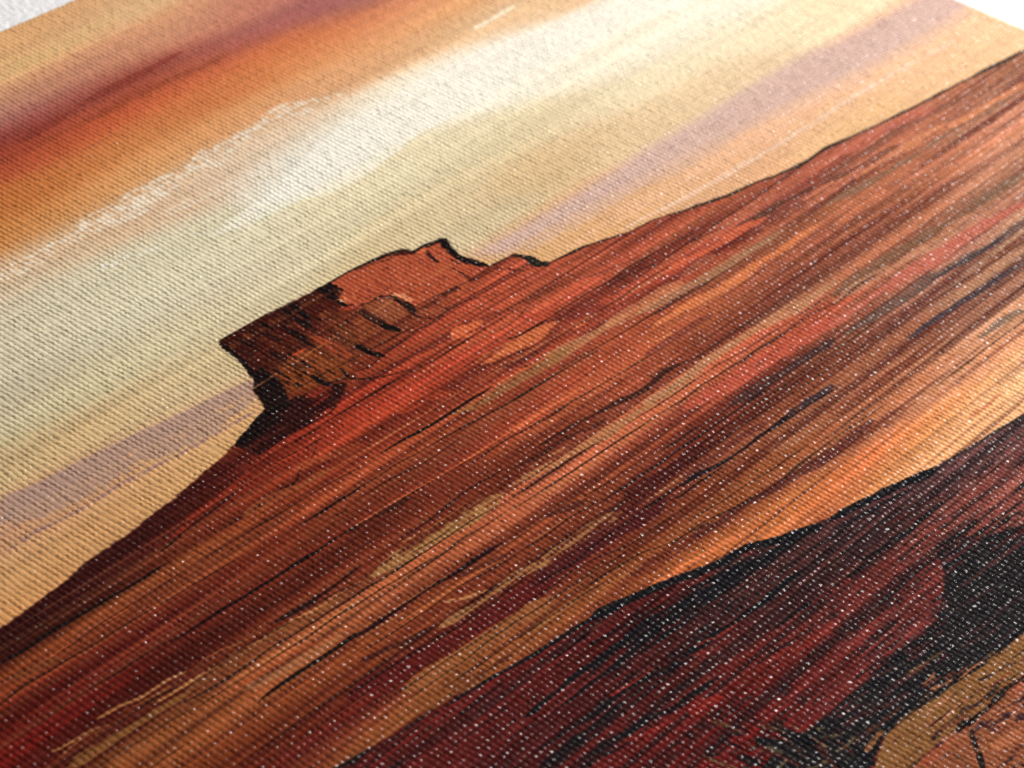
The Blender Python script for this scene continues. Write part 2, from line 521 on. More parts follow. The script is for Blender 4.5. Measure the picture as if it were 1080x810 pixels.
# brush strokes and ink lines: points, width (mm), colour, opacity, dryness, edge softness (mm), region, clipped to its region
STROKES = [
([(-36.56,-43.03),(-22.89,-42.7),(-9.21,-42.25),(4.46,-41.79),(18.14,-41.4),(31.82,-40.94),(45.49,-40.5)],0.149,(30,18,17),0.6,0.12,0.06,'b',1),
([(51.43,-29.01),(67.36,-28.6),(83.29,-28.26),(99.22,-28.0),(115.15,-27.64),(131.09,-27.2),(147.02,-26.8)],0.108,(30,18,17),0.6,0.12,0.06,'b',1),
([(-7.78,37.36),(9.29,38.59),(26.36,40.01),(43.43,41.42),(60.5,42.83),(77.57,44.22),(94.65,45.63)],0.139,(30,18,17),0.6,0.12,0.06,'b',1),
([(57.7,31.95),(72.69,31.91),(87.68,31.89),(102.67,31.97),(117.67,32.02),(132.66,32.1),(147.65,32.03)],0.153,(188,120,64),0.55,0.12,0.06,'b',1),
([(-7.96,-10.17),(10.3,-8.93),(28.55,-7.63),(46.81,-6.42),(65.06,-5.13),(83.31,-3.82),(101.57,-2.68)],0.106,(58,22,20),0.6,0.12,0.06,'b',1),
([(-50.25,-43.17),(-32.62,-41.15),(-14.99,-39.05),(2.64,-37.19),(20.26,-35.16),(37.89,-33.11),(55.52,-31.12)],0.148,(188,120,64),0.55,0.12,0.06,'b',1),
([(24.25,22.58),(34.32,22.7),(44.39,23.03),(54.47,23.43),(64.54,23.65),(74.62,23.79),(84.69,24.19)],0.144,(30,18,17),0.6,0.12,0.06,'b',1),
([(-20.72,-2.51),(-12.0,-2.14),(-3.28,-1.97),(5.44,-1.63),(14.16,-1.33),(22.88,-1.01),(31.59,-0.83)],0.143,(188,120,64),0.55,0.12,0.06,'b',1),
([(9.38,43.29),(22.42,44.09),(35.46,44.79),(48.5,45.39),(61.54,45.98),(74.58,46.83),(87.62,47.67)],0.157,(58,22,20),0.6,0.12,0.06,'b',1),
([(61.21,36.59),(70.41,36.42),(79.6,36.34),(88.8,36.22),(97.99,36.07),(107.18,35.99),(116.38,35.84)],0.083,(58,22,20),0.6,0.12,0.06,'b',1),
([(32.69,5.61),(46.92,6.25),(61.16,6.87),(75.4,7.59),(89.64,8.27),(103.88,8.84),(118.12,9.51)],0.159,(188,120,64),0.55,0.12,0.06,'b',1),
([(-27.79,-39.67),(-7.22,-38.87),(13.34,-38.08),(33.9,-37.27),(54.46,-36.41),(75.03,-35.65),(95.59,-34.69)],0.155,(188,120,64),0.55,0.12,0.06,'b',1),
([(-13.12,-21.03),(-4.92,-20.65),(3.29,-20.23),(11.49,-19.82),(19.7,-19.36),(27.91,-18.91),(36.11,-18.61)],0.135,(30,18,17),0.6,0.12,0.06,'b',1),
([(54.3,-13.94),(65.79,-13.38),(77.27,-12.89),(88.75,-12.29),(100.23,-11.69),(111.72,-11.17),(123.2,-10.63)],0.113,(206,98,46),0.6,0.12,0.06,'b',1),
([(51.98,-10.89),(61.36,-10.18),(70.73,-9.61),(80.11,-8.92),(89.48,-8.24),(98.86,-7.62),(108.23,-7.05)],0.151,(58,22,20),0.6,0.12,0.06,'b',1),
([(-30.93,-22.28),(-17.0,-22.1),(-3.06,-22.12),(10.87,-22.0),(24.8,-21.86),(38.73,-21.84),(52.66,-21.74)],0.062,(58,22,20),0.6,0.12,0.06,'b',1),
([(-24.38,47.18),(-5.11,48.56),(14.17,49.78),(33.44,51.13),(52.71,52.64),(71.99,53.83),(91.26,55.15)],0.088,(188,120,64),0.55,0.12,0.06,'b',1),
([(-14.99,-10.59),(-3.16,-9.94),(8.67,-9.38),(20.5,-8.84),(32.33,-8.1),(44.16,-7.48),(55.99,-6.81)],0.108,(30,18,17),0.6,0.12,0.06,'b',1),
([(51.78,-33.81),(63.8,-32.51),(75.81,-31.25),(87.83,-29.89),(99.85,-28.49),(111.86,-27.41),(123.88,-26.08)],0.159,(206,98,46),0.6,0.12,0.06,'b',1),
([(-37.22,-24.46),(-20.83,-23.41),(-4.43,-22.28),(11.96,-21.13),(28.35,-20.04),(44.75,-18.83),(61.14,-17.76)],0.069,(30,18,17),0.6,0.12,0.06,'b',1),
([(24.91,20.16),(34.06,20.24),(43.22,20.23),(52.37,20.37),(61.53,20.4),(70.68,20.59),(79.84,20.65)],0.1,(58,22,20),0.6,0.12,0.06,'b',1),
([(31.2,-37.55),(42.41,-37.14),(53.62,-36.66),(64.83,-36.18),(76.04,-35.84),(87.25,-35.37),(98.46,-34.91)],0.148,(58,22,20),0.6,0.12,0.06,'b',1),
([(41.44,18.57),(57.22,19.1),(73.01,19.45),(88.8,19.98),(104.59,20.55),(120.38,20.97),(136.16,21.45)],0.07,(58,22,20),0.6,0.12,0.06,'b',1),
([(21.68,41.99),(33.75,42.53),(45.81,43.06),(57.87,43.62),(69.93,44.26),(82.0,44.71),(94.06,45.35)],0.082,(188,120,64),0.55,0.12,0.06,'b',1),
([(-50.0,13.11),(-35.52,13.39),(-21.04,13.63),(-6.56,13.92),(7.93,14.21),(22.41,14.46),(36.89,14.6)],0.139,(30,18,17),0.6,0.12,0.06,'b',1),
([(23.44,-34.71),(33.87,-34.22),(44.3,-33.8),(54.73,-33.37),(65.16,-32.87),(75.59,-32.46),(86.02,-31.93)],0.117,(58,22,20),0.6,0.12,0.06,'b',1),
([(-39.5,41.48),(-30.47,42.08),(-21.43,42.6),(-12.39,43.28),(-3.36,43.72),(5.68,44.38),(14.71,44.98)],0.13,(206,98,46),0.6,0.12,0.06,'b',1),
([(-55.2,-11.54),(-35.79,-12.04),(-16.37,-12.54),(3.05,-13.09),(22.47,-13.47),(41.89,-14.08),(61.3,-14.52)],0.105,(188,120,64),0.55,0.12,0.06,'b',1),
([(-39.39,46.91),(-23.32,47.95),(-7.26,48.91),(8.81,50.06),(24.88,51.05),(40.94,51.98),(57.01,52.98)],0.112,(58,22,20),0.6,0.12,0.06,'b',1),
([(51.44,10.92),(69.76,11.27),(88.08,11.39),(106.4,11.69),(124.72,12.0),(143.04,12.28),(161.36,12.52)],0.156,(188,120,64),0.55,0.12,0.06,'b',1),
([(15.38,-1.98),(30.04,-2.32),(44.7,-2.67),(59.36,-2.93),(74.01,-3.17),(88.67,-3.54),(103.33,-3.96)],0.149,(30,18,17),0.6,0.12,0.06,'b',1),
([(28.29,-4.28),(45.01,-3.35),(61.73,-2.45),(78.46,-1.65),(95.18,-0.77),(111.9,0.19),(128.63,1.02)],0.079,(206,98,46),0.6,0.12,0.06,'b',1),
([(-10.41,35.7),(-1.16,36.48),(8.09,37.11),(17.34,37.69),(26.58,38.37),(35.83,39.02),(45.08,39.61)],0.067,(188,120,64),0.55,0.12,0.06,'b',1),
([(-31.72,32.8),(-13.25,34.3),(5.23,35.79),(23.71,37.36),(42.19,38.82),(60.67,40.44),(79.14,41.93)],0.07,(30,18,17),0.6,0.12,0.06,'b',1),
([(-33.75,33.94),(-23.04,34.36),(-12.34,34.77),(-1.63,34.99),(9.07,35.33),(19.77,35.66),(30.48,36.17)],0.08,(188,120,64),0.55,0.12,0.06,'b',1),
([(5.57,-32.26),(24.69,-32.0),(43.81,-31.67),(62.92,-31.32),(82.04,-31.05),(101.16,-30.88),(120.28,-30.54)],0.087,(58,22,20),0.6,0.12,0.06,'b',1),
([(-13.13,50.2),(0.49,50.18),(14.1,50.17),(27.71,50.19),(41.32,50.14),(54.94,50.27),(68.55,50.3)],0.066,(30,18,17),0.6,0.12,0.06,'b',1),
([(43.56,-32.35),(56.36,-31.42),(69.16,-30.59),(81.96,-29.66),(94.76,-28.73),(107.56,-27.82),(120.36,-26.85)],0.159,(58,22,20),0.6,0.12,0.06,'b',1),
([(40.36,-31.98),(55.07,-31.22),(69.79,-30.45),(84.5,-29.9),(99.22,-29.13),(113.93,-28.43),(128.65,-27.81)],0.096,(188,120,64),0.55,0.12,0.06,'b',1),
([(-23.83,13.5),(-10.0,14.15),(3.84,14.79),(17.67,15.4),(31.5,15.99),(45.34,16.66),(59.17,17.42)],0.137,(30,18,17),0.6,0.12,0.06,'b',1),
([(3.26,-27.09),(11.45,-27.18),(19.63,-27.2),(27.81,-27.23),(36.0,-27.35),(44.18,-27.35),(52.37,-27.45)],0.068,(206,98,46),0.6,0.12,0.06,'b',1),
([(-23.72,-27.22),(-3.47,-25.91),(16.79,-24.68),(37.04,-23.43),(57.3,-22.14),(77.55,-20.86),(97.81,-19.68)],0.091,(30,18,17),0.6,0.12,0.06,'b',1),
([(-11.02,33.02),(-3.2,33.22),(4.62,33.3),(12.44,33.45),(20.26,33.49),(28.08,33.6),(35.89,33.56)],0.08,(58,22,20),0.6,0.12,0.06,'b',1),
([(55.77,13.48),(66.84,13.21),(77.92,13.01),(88.99,12.71),(100.07,12.43),(111.15,12.22),(122.22,11.99)],0.15,(30,18,17),0.6,0.12,0.06,'b',1),
([(49.59,31.97),(69.47,32.76),(89.34,33.74),(109.21,34.54),(129.09,35.33),(148.96,36.11),(168.84,36.95)],0.062,(188,120,64),0.55,0.12,0.06,'b',1),
([(60.38,-11.37),(68.32,-10.95),(76.27,-10.56),(84.21,-10.1),(92.16,-9.59),(100.11,-9.29),(108.05,-8.77)],0.067,(30,18,17),0.6,0.12,0.06,'b',1),
([(48.99,-33.22),(57.54,-32.72),(66.09,-32.19),(74.64,-31.85),(83.18,-31.3),(91.73,-30.95),(100.28,-30.47)],0.094,(30,18,17),0.6,0.12,0.06,'b',1),
([(69.13,-1.53),(85.66,-0.46),(102.19,0.66),(118.73,1.69),(135.26,2.79),(151.79,3.88),(168.33,4.82)],0.144,(206,98,46),0.6,0.12,0.06,'b',1),
([(13.07,-39.71),(27.04,-38.6),(41.02,-37.53),(55.0,-36.25),(68.98,-35.13),(82.96,-34.03),(96.93,-32.86)],0.095,(58,22,20),0.6,0.12,0.06,'b',1),
([(-9.47,44.36),(6.8,44.18),(23.07,43.85),(39.34,43.64),(55.61,43.36),(71.88,43.12),(88.15,42.85)],0.118,(188,120,64),0.55,0.12,0.06,'b',1),
([(30.55,-37.74),(43.18,-36.67),(55.81,-35.6),(68.44,-34.54),(81.07,-33.58),(93.69,-32.39),(106.32,-31.41)],0.153,(206,98,46),0.6,0.12,0.06,'b',1),
([(-21.79,40.85),(-7.31,41.24),(7.17,41.58),(21.65,41.95),(36.13,42.36),(50.6,42.73),(65.08,43.07)],0.119,(30,18,17),0.6,0.12,0.06,'b',1),
([(-23.35,-44.59),(-9.34,-43.93),(4.67,-43.36),(18.68,-42.64),(32.69,-41.97),(46.7,-41.3),(60.72,-40.72)],0.106,(188,120,64),0.55,0.12,0.06,'b',1),
([(38.14,-41.46),(48.38,-40.69),(58.62,-39.98),(68.86,-39.3),(79.1,-38.58),(89.34,-37.96),(99.58,-37.18)],0.105,(58,22,20),0.6,0.12,0.06,'b',1),
([(-56.23,32.83),(-44.14,33.81),(-32.05,34.84),(-19.96,35.79),(-7.87,36.8),(4.22,37.81),(16.31,38.77)],0.113,(30,18,17),0.6,0.12,0.06,'b',1),
([(-38.38,32.05),(-28.07,32.35),(-17.77,32.85),(-7.46,33.19),(2.84,33.63),(13.14,33.93),(23.45,34.32)],0.127,(58,22,20),0.6,0.12,0.06,'b',1),
([(-37.41,-30.08),(-17.06,-28.7),(3.29,-27.39),(23.64,-26.02),(43.99,-24.7),(64.34,-23.25),(84.69,-22.04)],0.088,(30,18,17),0.6,0.12,0.06,'b',1),
([(38.98,28.63),(57.01,30.22),(75.04,31.98),(93.07,33.69),(111.1,35.47),(129.13,37.12),(147.16,38.78)],0.146,(30,18,17),0.6,0.12,0.06,'b',1),
([(21.14,46.62),(36.68,47.29),(52.23,48.1),(67.78,48.81),(83.32,49.58),(98.87,50.34),(114.42,51.03)],0.114,(30,18,17),0.6,0.12,0.06,'b',1),
([(-5.46,-44.04),(2.59,-44.23),(10.64,-44.35),(18.69,-44.56),(26.74,-44.75),(34.79,-44.93),(42.84,-45.07)],0.122,(58,22,20),0.6,0.12,0.06,'b',1),
([(36.61,-39.46),(49.37,-38.94),(62.14,-38.6),(74.91,-38.01),(87.67,-37.22),(100.44,-36.6),(113.21,-36.12)],0.631,(150,84,44),0.45,0.4,0.3,'b',1),
([(-50.52,36.09),(-39.38,37.25),(-28.24,37.95),(-17.1,38.85),(-5.96,39.77),(5.18,40.79),(16.33,41.78)],0.686,(165,72,38),0.45,0.4,0.3,'b',1),
([(-24.46,-9.17),(-17.22,-8.58),(-9.97,-7.86),(-2.73,-7.34),(4.51,-6.76),(11.75,-5.89),(19.0,-5.29)],0.794,(70,26,22),0.45,0.4,0.3,'b',1),
([(4.22,35.06),(8.88,35.37),(13.55,35.91),(18.21,35.96),(22.87,36.47),(27.54,36.27),(32.2,36.72)],0.917,(150,84,44),0.45,0.4,0.3,'b',1),
([(-19.91,13.58),(-7.89,14.17),(4.12,14.66),(16.14,14.89),(28.15,15.37),(40.17,15.72),(52.19,16.41)],0.731,(70,26,22),0.45,0.4,0.3,'b',1),
([(-16.29,36.89),(-7.29,37.2),(1.7,37.13),(10.7,37.24),(19.69,37.04),(28.68,37.09),(37.68,37.26)],0.739,(165,72,38),0.45,0.4,0.3,'b',1),
([(3.31,-22.21),(10.5,-21.73),(17.69,-21.19),(24.88,-21.11),(32.07,-20.73),(39.26,-20.12),(46.45,-19.6)],0.673,(110,44,26),0.45,0.4,0.3,'b',1),
([(29.82,15.98),(38.81,16.47),(47.81,16.71),(56.8,17.12),(65.79,17.73),(74.79,18.18),(83.78,18.45)],0.681,(110,44,26),0.45,0.4,0.3,'b',1),
([(-53.65,51.94),(-41.77,52.84),(-29.88,53.41),(-18.0,54.39),(-6.11,55.25),(5.77,56.04),(17.66,56.88)],0.959,(165,72,38),0.45,0.4,0.3,'b',1),
([(-54.26,17.89),(-49.85,18.1),(-45.43,18.16),(-41.01,18.38),(-36.6,18.5),(-32.18,18.57),(-27.76,18.84)],0.816,(70,26,22),0.45,0.4,0.3,'b',1),
([(0.37,-1.64),(11.65,-1.0),(22.92,-0.03),(34.19,1.01),(45.47,1.87),(56.74,2.7),(68.01,3.82)],0.576,(110,44,26),0.45,0.4,0.3,'b',1),
([(18.21,-29.37),(29.17,-28.7),(40.14,-27.96),(51.1,-27.67),(62.06,-27.04),(73.03,-26.27),(83.99,-25.58)],0.795,(110,44,26),0.45,0.4,0.3,'b',1),
([(44.56,46.85),(52.52,47.4),(60.47,48.16),(68.42,48.38),(76.37,48.91),(84.32,49.39),(92.28,49.98)],0.808,(165,72,38),0.45,0.4,0.3,'b',1),
([(68.85,-22.56),(75.31,-22.5),(81.78,-22.17),(88.24,-21.67),(94.7,-21.6),(101.17,-21.28),(107.63,-20.99)],0.561,(150,84,44),0.45,0.4,0.3,'b',1),
([(-16.14,24.15),(-8.13,24.62),(-0.13,25.2),(7.88,25.68),(15.88,25.96),(23.89,26.56),(31.89,27.02)],0.504,(165,72,38),0.45,0.4,0.3,'b',1),
([(58.68,22.52),(63.68,22.58),(68.69,22.93),(73.69,22.83),(78.69,23.12),(83.7,23.19),(88.7,23.47)],0.613,(150,84,44),0.45,0.4,0.3,'b',1),
([(3.37,51.81),(11.19,52.06),(19.0,52.5),(26.81,52.87),(34.63,53.23),(42.44,53.63),(50.25,54.07)],0.539,(70,26,22),0.45,0.4,0.3,'b',1),
([(48.12,-32.57),(54.4,-32.51),(60.69,-32.07),(66.97,-31.7),(73.26,-31.53),(79.54,-31.05),(85.83,-30.59)],0.437,(70,26,22),0.45,0.4,0.3,'b',1),
([(-35.13,47.74),(-27.78,48.04),(-20.44,48.13),(-13.09,48.15),(-5.75,48.25),(1.6,48.83),(8.94,48.81)],0.437,(70,26,22),0.45,0.4,0.3,'b',1),
([(27.35,-0.09),(33.03,0.48),(38.72,0.75),(44.4,1.32),(50.08,1.62),(55.77,1.9),(61.45,2.37)],0.883,(70,26,22),0.45,0.4,0.3,'b',1),
([(29.37,14.15),(39.26,14.72),(49.16,15.44),(59.05,16.3),(68.95,16.81),(78.85,17.54),(88.74,18.37)],0.717,(110,44,26),0.45,0.4,0.3,'b',1),
([(-50.08,-9.5),(-43.51,-9.37),(-36.94,-9.04),(-30.37,-8.44),(-23.8,-8.23),(-17.23,-7.96),(-10.67,-7.4)],0.691,(110,44,26),0.45,0.4,0.3,'b',1),
([(32.21,29.77),(44.93,30.33),(57.65,31.07),(70.37,31.65),(83.09,32.45),(95.81,32.97),(108.53,33.6)],0.701,(70,26,22),0.45,0.4,0.3,'b',1),
([(42.88,31.44),(55.92,32.54),(68.96,33.47),(81.99,34.43),(95.03,35.11),(108.07,36.26),(121.1,37.36)],0.415,(150,84,44),0.45,0.4,0.3,'b',1),
([(-3.46,16.77),(2.31,17.2),(8.08,17.79),(13.85,18.32),(19.62,18.99),(25.39,19.28),(31.16,19.8)],0.468,(110,44,26),0.45,0.4,0.3,'b',1),
([(-42.13,2.85),(-31.66,3.52),(-21.2,4.24),(-10.73,4.76),(-0.26,5.3),(10.21,5.83),(20.68,6.28)],0.926,(110,44,26),0.45,0.4,0.3,'b',1),
([(-13.38,19.38),(-7.58,20.19),(-1.78,20.58),(4.02,20.78),(9.82,21.65),(15.62,22.21),(21.42,22.5)],0.927,(110,44,26),0.45,0.4,0.3,'b',1),
([(-24.57,37.48),(-11.98,37.65),(0.61,37.42),(13.2,37.65),(25.79,37.59),(38.38,37.45),(50.97,37.41)],0.548,(150,84,44),0.45,0.4,0.3,'b',1),
([(-41.41,19.01),(-34.24,19.26),(-27.08,19.39),(-19.91,19.77),(-12.74,19.92),(-5.58,20.03),(1.59,20.25)],0.658,(110,44,26),0.45,0.4,0.3,'b',1),
([(26.08,34.73),(36.33,35.47),(46.58,36.19),(56.83,37.04),(67.08,37.77),(77.33,38.51),(87.58,39.23)],1.014,(70,26,22),0.45,0.4,0.3,'b',1),
([(-39.07,-13.73),(-30.89,-12.85),(-25.03,-12.36),(-19.09,-11.81),(-15.3,-11.81)],1.835,(172,138,120),0.75,0.1,0.743,'s',1),
([(16.2,-10.39),(34.63,-10.19),(48.13,-9.43),(61.74,-8.04),(81.39,-7.41)],1.342,(212,176,156),0.5,0.1,0.906,'s',1),
([(-19.91,-35.03),(-17.06,-34.92),(-12.78,-35.17),(-8.17,-35.63),(-4.14,-35.42),(2.04,-36.08),(8.03,-36.37),(13.51,-37.08),(18.34,-37.08),(23.55,-36.24)],1.835,(230,220,200),0.7,0.5,0.486,'s',1),
([(-15.52,-31.49),(-9.66,-31.21),(-3.17,-31.29),(2.83,-30.7),(10.15,-31.07)],1.703,(224,206,176),0.35,0.5,0.479,'s',1),
([(-11.98,-30.97),(-6.49,-30.21),(-1.72,-29.12)],0.686,(226,222,212),0.7,0.6,0.206,'s',1),
([(-2.51,-32.9),(3.86,-32.63),(10.46,-32.35),(17.19,-32.98)],0.992,(230,220,200),0.4,0.5,0.397,'s',1),
([(41.64,-35.89),(44.57,-35.99),(48.2,-36.26)],0.591,(238,222,190),0.9,0.1,0.213,'s',1),
([(-41.57,-11.21),(-37.83,-11.43),(-34.5,-11.15),(-29.56,-11.17),(-23.51,-10.79),(-16.38,-10.58)],0.305,(160,120,112),0.8,0.35,0.118,'s',1),
([(-40.82,-12.85),(-34.68,-12.75),(-27.8,-12.2),(-20.42,-11.79),(-16.43,-11.26)],0.45,(172,132,112),0.45,0.4,0.162,'s',1),
([(24.7,-7.09),(33.75,-6.39),(47.46,-6.03),(61.92,-6.13),(75.67,-5.46)],0.347,(240,206,184),0.55,0.1,0.293,'s',1),
([(18.55,-8.34),(32.07,-8.42),(46.03,-8.06),(60.82,-7.48),(77.33,-7.14)],0.974,(238,186,150),0.4,0.1,0.487,'s',1),
([(2.91,-56.05),(10.59,-57.02),(19.92,-58.12)],1.159,(218,178,118),0.4,0.2,0.522,'s',1),
([(-2.95,-48.0),(4.35,-48.76),(11.77,-49.34),(18.14,-49.78)],0.802,(128,50,38),0.6,0.2,0.516,'s',1),
([(3.51,-46.87),(10.74,-47.3),(16.33,-47.04),(20.94,-46.85)],0.73,(140,62,40),0.5,0.2,0.548,'s',1),
([(-12.12,-18.07),(-12.56,-16.64),(-12.7,-15.39),(-13.32,-13.99),(-13.83,-13.12)],0.792,(24,17,17),0.95,0.035,0.079,'b',0),
([(-20.83,-8.78),(-19.0,-9.08),(-16.65,-9.81),(-15.16,-9.6),(-13.75,-9.64)],0.667,(24,17,17),0.95,0.052,0.075,'b',0),
([(-20.81,-8.48),(-18.28,-8.71),(-15.9,-9.12)],0.738,(24,17,17),0.8,0.105,0.074,'b',1),
([(-5.14,-17.92),(-5.53,-16.36),(-5.59,-14.23)],0.471,(24,17,17),0.9,0.087,0.094,'b',1),
([(-7.04,-16.46),(-7.29,-14.51),(-7.4,-13.38)],0.361,(24,17,17),0.85,0.07,0.093,'b',1),
([(-8.07,-18.0),(-8.31,-16.04),(-8.73,-13.96)],0.301,(50,22,16),0.7,0.105,0.09,'b',1),
([(-10.64,-17.82),(-10.68,-15.71),(-11.07,-13.31)],0.306,(45,20,16),0.7,0.105,0.092,'b',1),
([(-9.36,-17.91),(-9.38,-15.46),(-9.62,-13.53)],0.314,(110,52,24),0.7,0.24,0.094,'b',1),
([(-5.91,-16.39),(-6.32,-13.95),(-6.54,-11.37)],0.31,(150,66,28),0.6,0.24,0.093,'b',1),
([(-4.75,-10.99),(-4.87,-9.86),(-4.44,-8.86)],0.581,(24,17,17),0.95,0.035,0.105,'b',1),
([(-10.34,-10.7),(-10.38,-9.83),(-10.15,-9.18)],0.444,(24,17,17),0.95,0.035,0.1,'b',1),
([(-8.02,-9.96),(-8.33,-9.03),(-8.62,-8.69)],0.254,(24,17,17),0.95,0.0,0.076,'b',1),
([(-7.49,-8.88),(-6.19,-8.61),(-4.44,-8.86),(-2.84,-8.97)],0.108,(24,17,17),0.76,0.0,0.082,'b',1),
([(-14.02,-9.74),(-11.69,-9.39),(-9.79,-9.15),(-8.48,-8.56),(-7.51,-7.69),(-5.52,-6.79)],0.159,(24,17,17),0.76,0.0,0.097,'b',1),
([(-14.82,-6.4),(-13.77,-6.3),(-11.47,-6.24),(-8.97,-6.32),(-6.23,-6.22)],0.106,(24,17,17),0.76,0.0,0.081,'b',1),
([(-4.3,-18.12),(-4.59,-16.47),(-5.19,-15.43)],0.564,(24,17,17),0.9,0.105,0.085,'b',1),
([(-9.8,-13.38),(-8.05,-13.34)],0.19,(190,68,28),0.95,0.0,0.086,'b',1),
([(-6.32,-13.95),(-6.23,-12.32),(-6.3,-10.54)],0.988,(165,66,30),0.7,0.18,0.099,'b',1),
([(-3.58,-15.58),(-3.86,-13.62),(-4.49,-11.37)],0.703,(128,62,30),0.7,0.18,0.09,'b',1),
([(-4.82,-13.85),(-4.92,-12.38),(-5.22,-11.1)],0.191,(60,26,18),0.5599999999999999,0.105,0.093,'b',1),
([(-1.2,-14.1),(-1.3,-12.28),(-1.03,-10.78)],0.463,(45,22,18),0.8,0.105,0.104,'b',1),
([(-18.29,-6.73),(-16.06,-6.67),(-14.66,-6.54),(-12.71,-6.2)],0.278,(160,46,22),0.6,0.15,0.083,'b',1),
([(-17.74,-6.22),(-15.85,-6.19),(-13.93,-6.16)],0.091,(24,17,17),0.76,0.0,0.079,'b',1),
([(-1.69,-17.97),(0.1,-17.89),(2.22,-17.94),(4.4,-17.76),(6.41,-17.54),(8.27,-17.05),(8.57,-16.35),(10.2,-16.32),(12.13,-15.84)],0.212,(24,17,17),0.76,0.0,0.099,'b',0),
([(-12.05,-18.31),(-7.75,-18.28),(-4.54,-18.08)],0.16,(24,17,17),0.76,0.0,0.088,'b',0),
([(2.82,-17.78),(5.1,-17.27),(6.07,-16.99),(6.71,-16.98)],0.092,(24,17,17),0.76,0.0,0.101,'b',1),
([(2.71,-13.47),(2.97,-12.63),(3.07,-12.06)],0.573,(228,146,100),0.95,0.0,0.115,'b',1),
([(-0.91,-16.32),(-0.98,-15.54)],0.549,(215,122,72),0.9,0.0,0.099,'b',1),
([(-0.49,-14.38),(0.55,-14.06),(1.65,-14.04),(2.11,-13.76)],0.18,(24,17,17),0.76,0.0,0.1,'b',1),
([(2.15,-13.8),(2.37,-12.93),(2.27,-11.81),(1.75,-10.35)],0.55,(34,22,19),0.9,0.052,0.099,'b',1),
([(2.43,-11.42),(4.22,-11.29),(5.64,-11.12),(7.08,-10.95),(8.6,-10.83)],0.106,(24,17,17),0.76,0.0,0.092,'b',1),
([(-1.41,-16.03),(-1.21,-14.95),(-0.74,-14.43)],0.514,(24,17,17),0.95,0.0,0.116,'b',1),
([(-0.82,-13.84),(-0.82,-12.41),(-0.77,-11.41)],0.574,(52,28,22),0.7,0.14,0.103,'b',1),
([(-1.21,-11.45),(-0.93,-10.26)],0.612,(24,17,17),0.95,0.0,0.11,'b',1),
([(-0.67,-18.17),(-0.55,-17.21),(-1.16,-16.3)],1.105,(24,17,17),0.95,0.052,0.09,'b',1),
([(-0.07,-17.15),(0.07,-16.61)],0.38,(24,17,17),0.95,0.0,0.114,'b',1),
([(-2.66,-17.14),(-2.45,-16.0),(-2.8,-14.41),(-3.14,-12.82)],0.534,(85,34,20),0.6,0.18,0.096,'b',1),
([(-2.11,-14.98),(-1.08,-14.54),(-0.63,-14.39)],0.469,(170,62,32),0.8,0.12,0.106,'b',1),
([(11.56,-15.52),(11.12,-14.38),(10.98,-13.87)],0.518,(24,17,17),0.95,0.0,0.093,'b',0),
([(9.52,-15.91),(9.16,-15.09),(8.88,-14.07)],0.358,(24,17,17),0.8,0.07,0.092,'b',1),
([(8.66,-16.15),(9.59,-15.97)],0.452,(215,105,55),0.95,0.0,0.102,'b',1),
([(-0.9,-9.64),(0.13,-9.31),(1.81,-9.11),(3.85,-9.44),(5.04,-9.35)],0.101,(24,17,17),0.76,0.0,0.087,'b',1),
([(1.67,-10.42),(1.99,-9.78),(2.45,-9.37)],0.242,(24,17,17),0.6400000000000001,0.07,0.118,'b',1),
([(2.03,-10.58),(3.08,-10.13),(3.85,-9.44)],0.745,(160,78,46),0.6,0.18,0.112,'b',1),
([(11.18,-16.09),(12.02,-15.77)],0.497,(24,17,17),0.95,0.0,0.112,'b',0),
([(11.82,-15.7),(11.06,-14.83),(10.74,-13.43),(11.05,-12.09),(11.49,-11.03)],0.539,(24,17,17),0.95,0.035,0.108,'b',0),
([(11.49,-11.03),(12.89,-10.87),(14.37,-10.76)],0.17,(24,17,17),0.76,0.0,0.094,'b',0),
([(14.3,-10.72),(14.92,-9.43),(14.73,-8.76),(15.44,-8.07)],0.837,(35,32,24),0.92,0.07,0.126,'b',0),
([(15.52,-8.13),(17.56,-7.89),(19.83,-7.62),(21.79,-7.12),(23.93,-6.54)],0.214,(24,17,17),0.76,0.0,0.1,'b',0),
([(23.98,-6.58),(27.79,-6.12),(30.49,-5.41),(35.75,-4.18),(39.15,-3.84),(42.01,-3.19),(45.52,-2.83),(48.3,-2.94),(52.62,-2.4),(59.89,-1.61),(67.98,-1.0),(79.31,-0.05),(88.95,0.85)],0.271,(55,42,34),0.95,0.0,0.102,'b',0),
([(2.35,-9.08),(3.91,-9.29),(5.7,-9.31),(7.32,-8.85),(8.86,-8.13)],0.085,(24,17,17),0.6400000000000001,0.0,0.094,'b',1),
([(4.93,-11.13),(6.03,-10.96),(7.65,-10.84)],0.099,(24,17,17),0.76,0.0,0.093,'b',1),
([(8.67,-10.76),(9.49,-10.53),(11.35,-10.39)],0.118,(24,17,17),0.76,0.0,0.095,'b',1),
([(9.11,-12.86),(9.04,-11.75),(8.87,-10.75)],0.188,(24,17,17),0.68,0.07,0.104,'b',1),
([(10.01,-13.74),(10.04,-12.71)],0.202,(24,17,17),0.6400000000000001,0.07,0.112,'b',1),
([(11.55,-10.54),(12.41,-9.63),(13.05,-8.72)],0.277,(80,34,24),0.8,0.18,0.125,'b',1),
([(-1.63,-5.93),(0.56,-5.97),(3.08,-5.9),(4.84,-5.91),(6.43,-5.77)],0.084,(24,17,17),0.76,0.0,0.085,'b',1),
([(4.33,-4.16),(4.94,-3.61),(6.52,-3.46),(8.71,-3.41),(10.53,-3.4),(13.39,-3.46),(15.68,-3.41),(17.79,-3.21),(19.18,-3.16),(21.98,-3.07)],0.146,(24,17,17),0.76,0.0,0.089,'b',1),
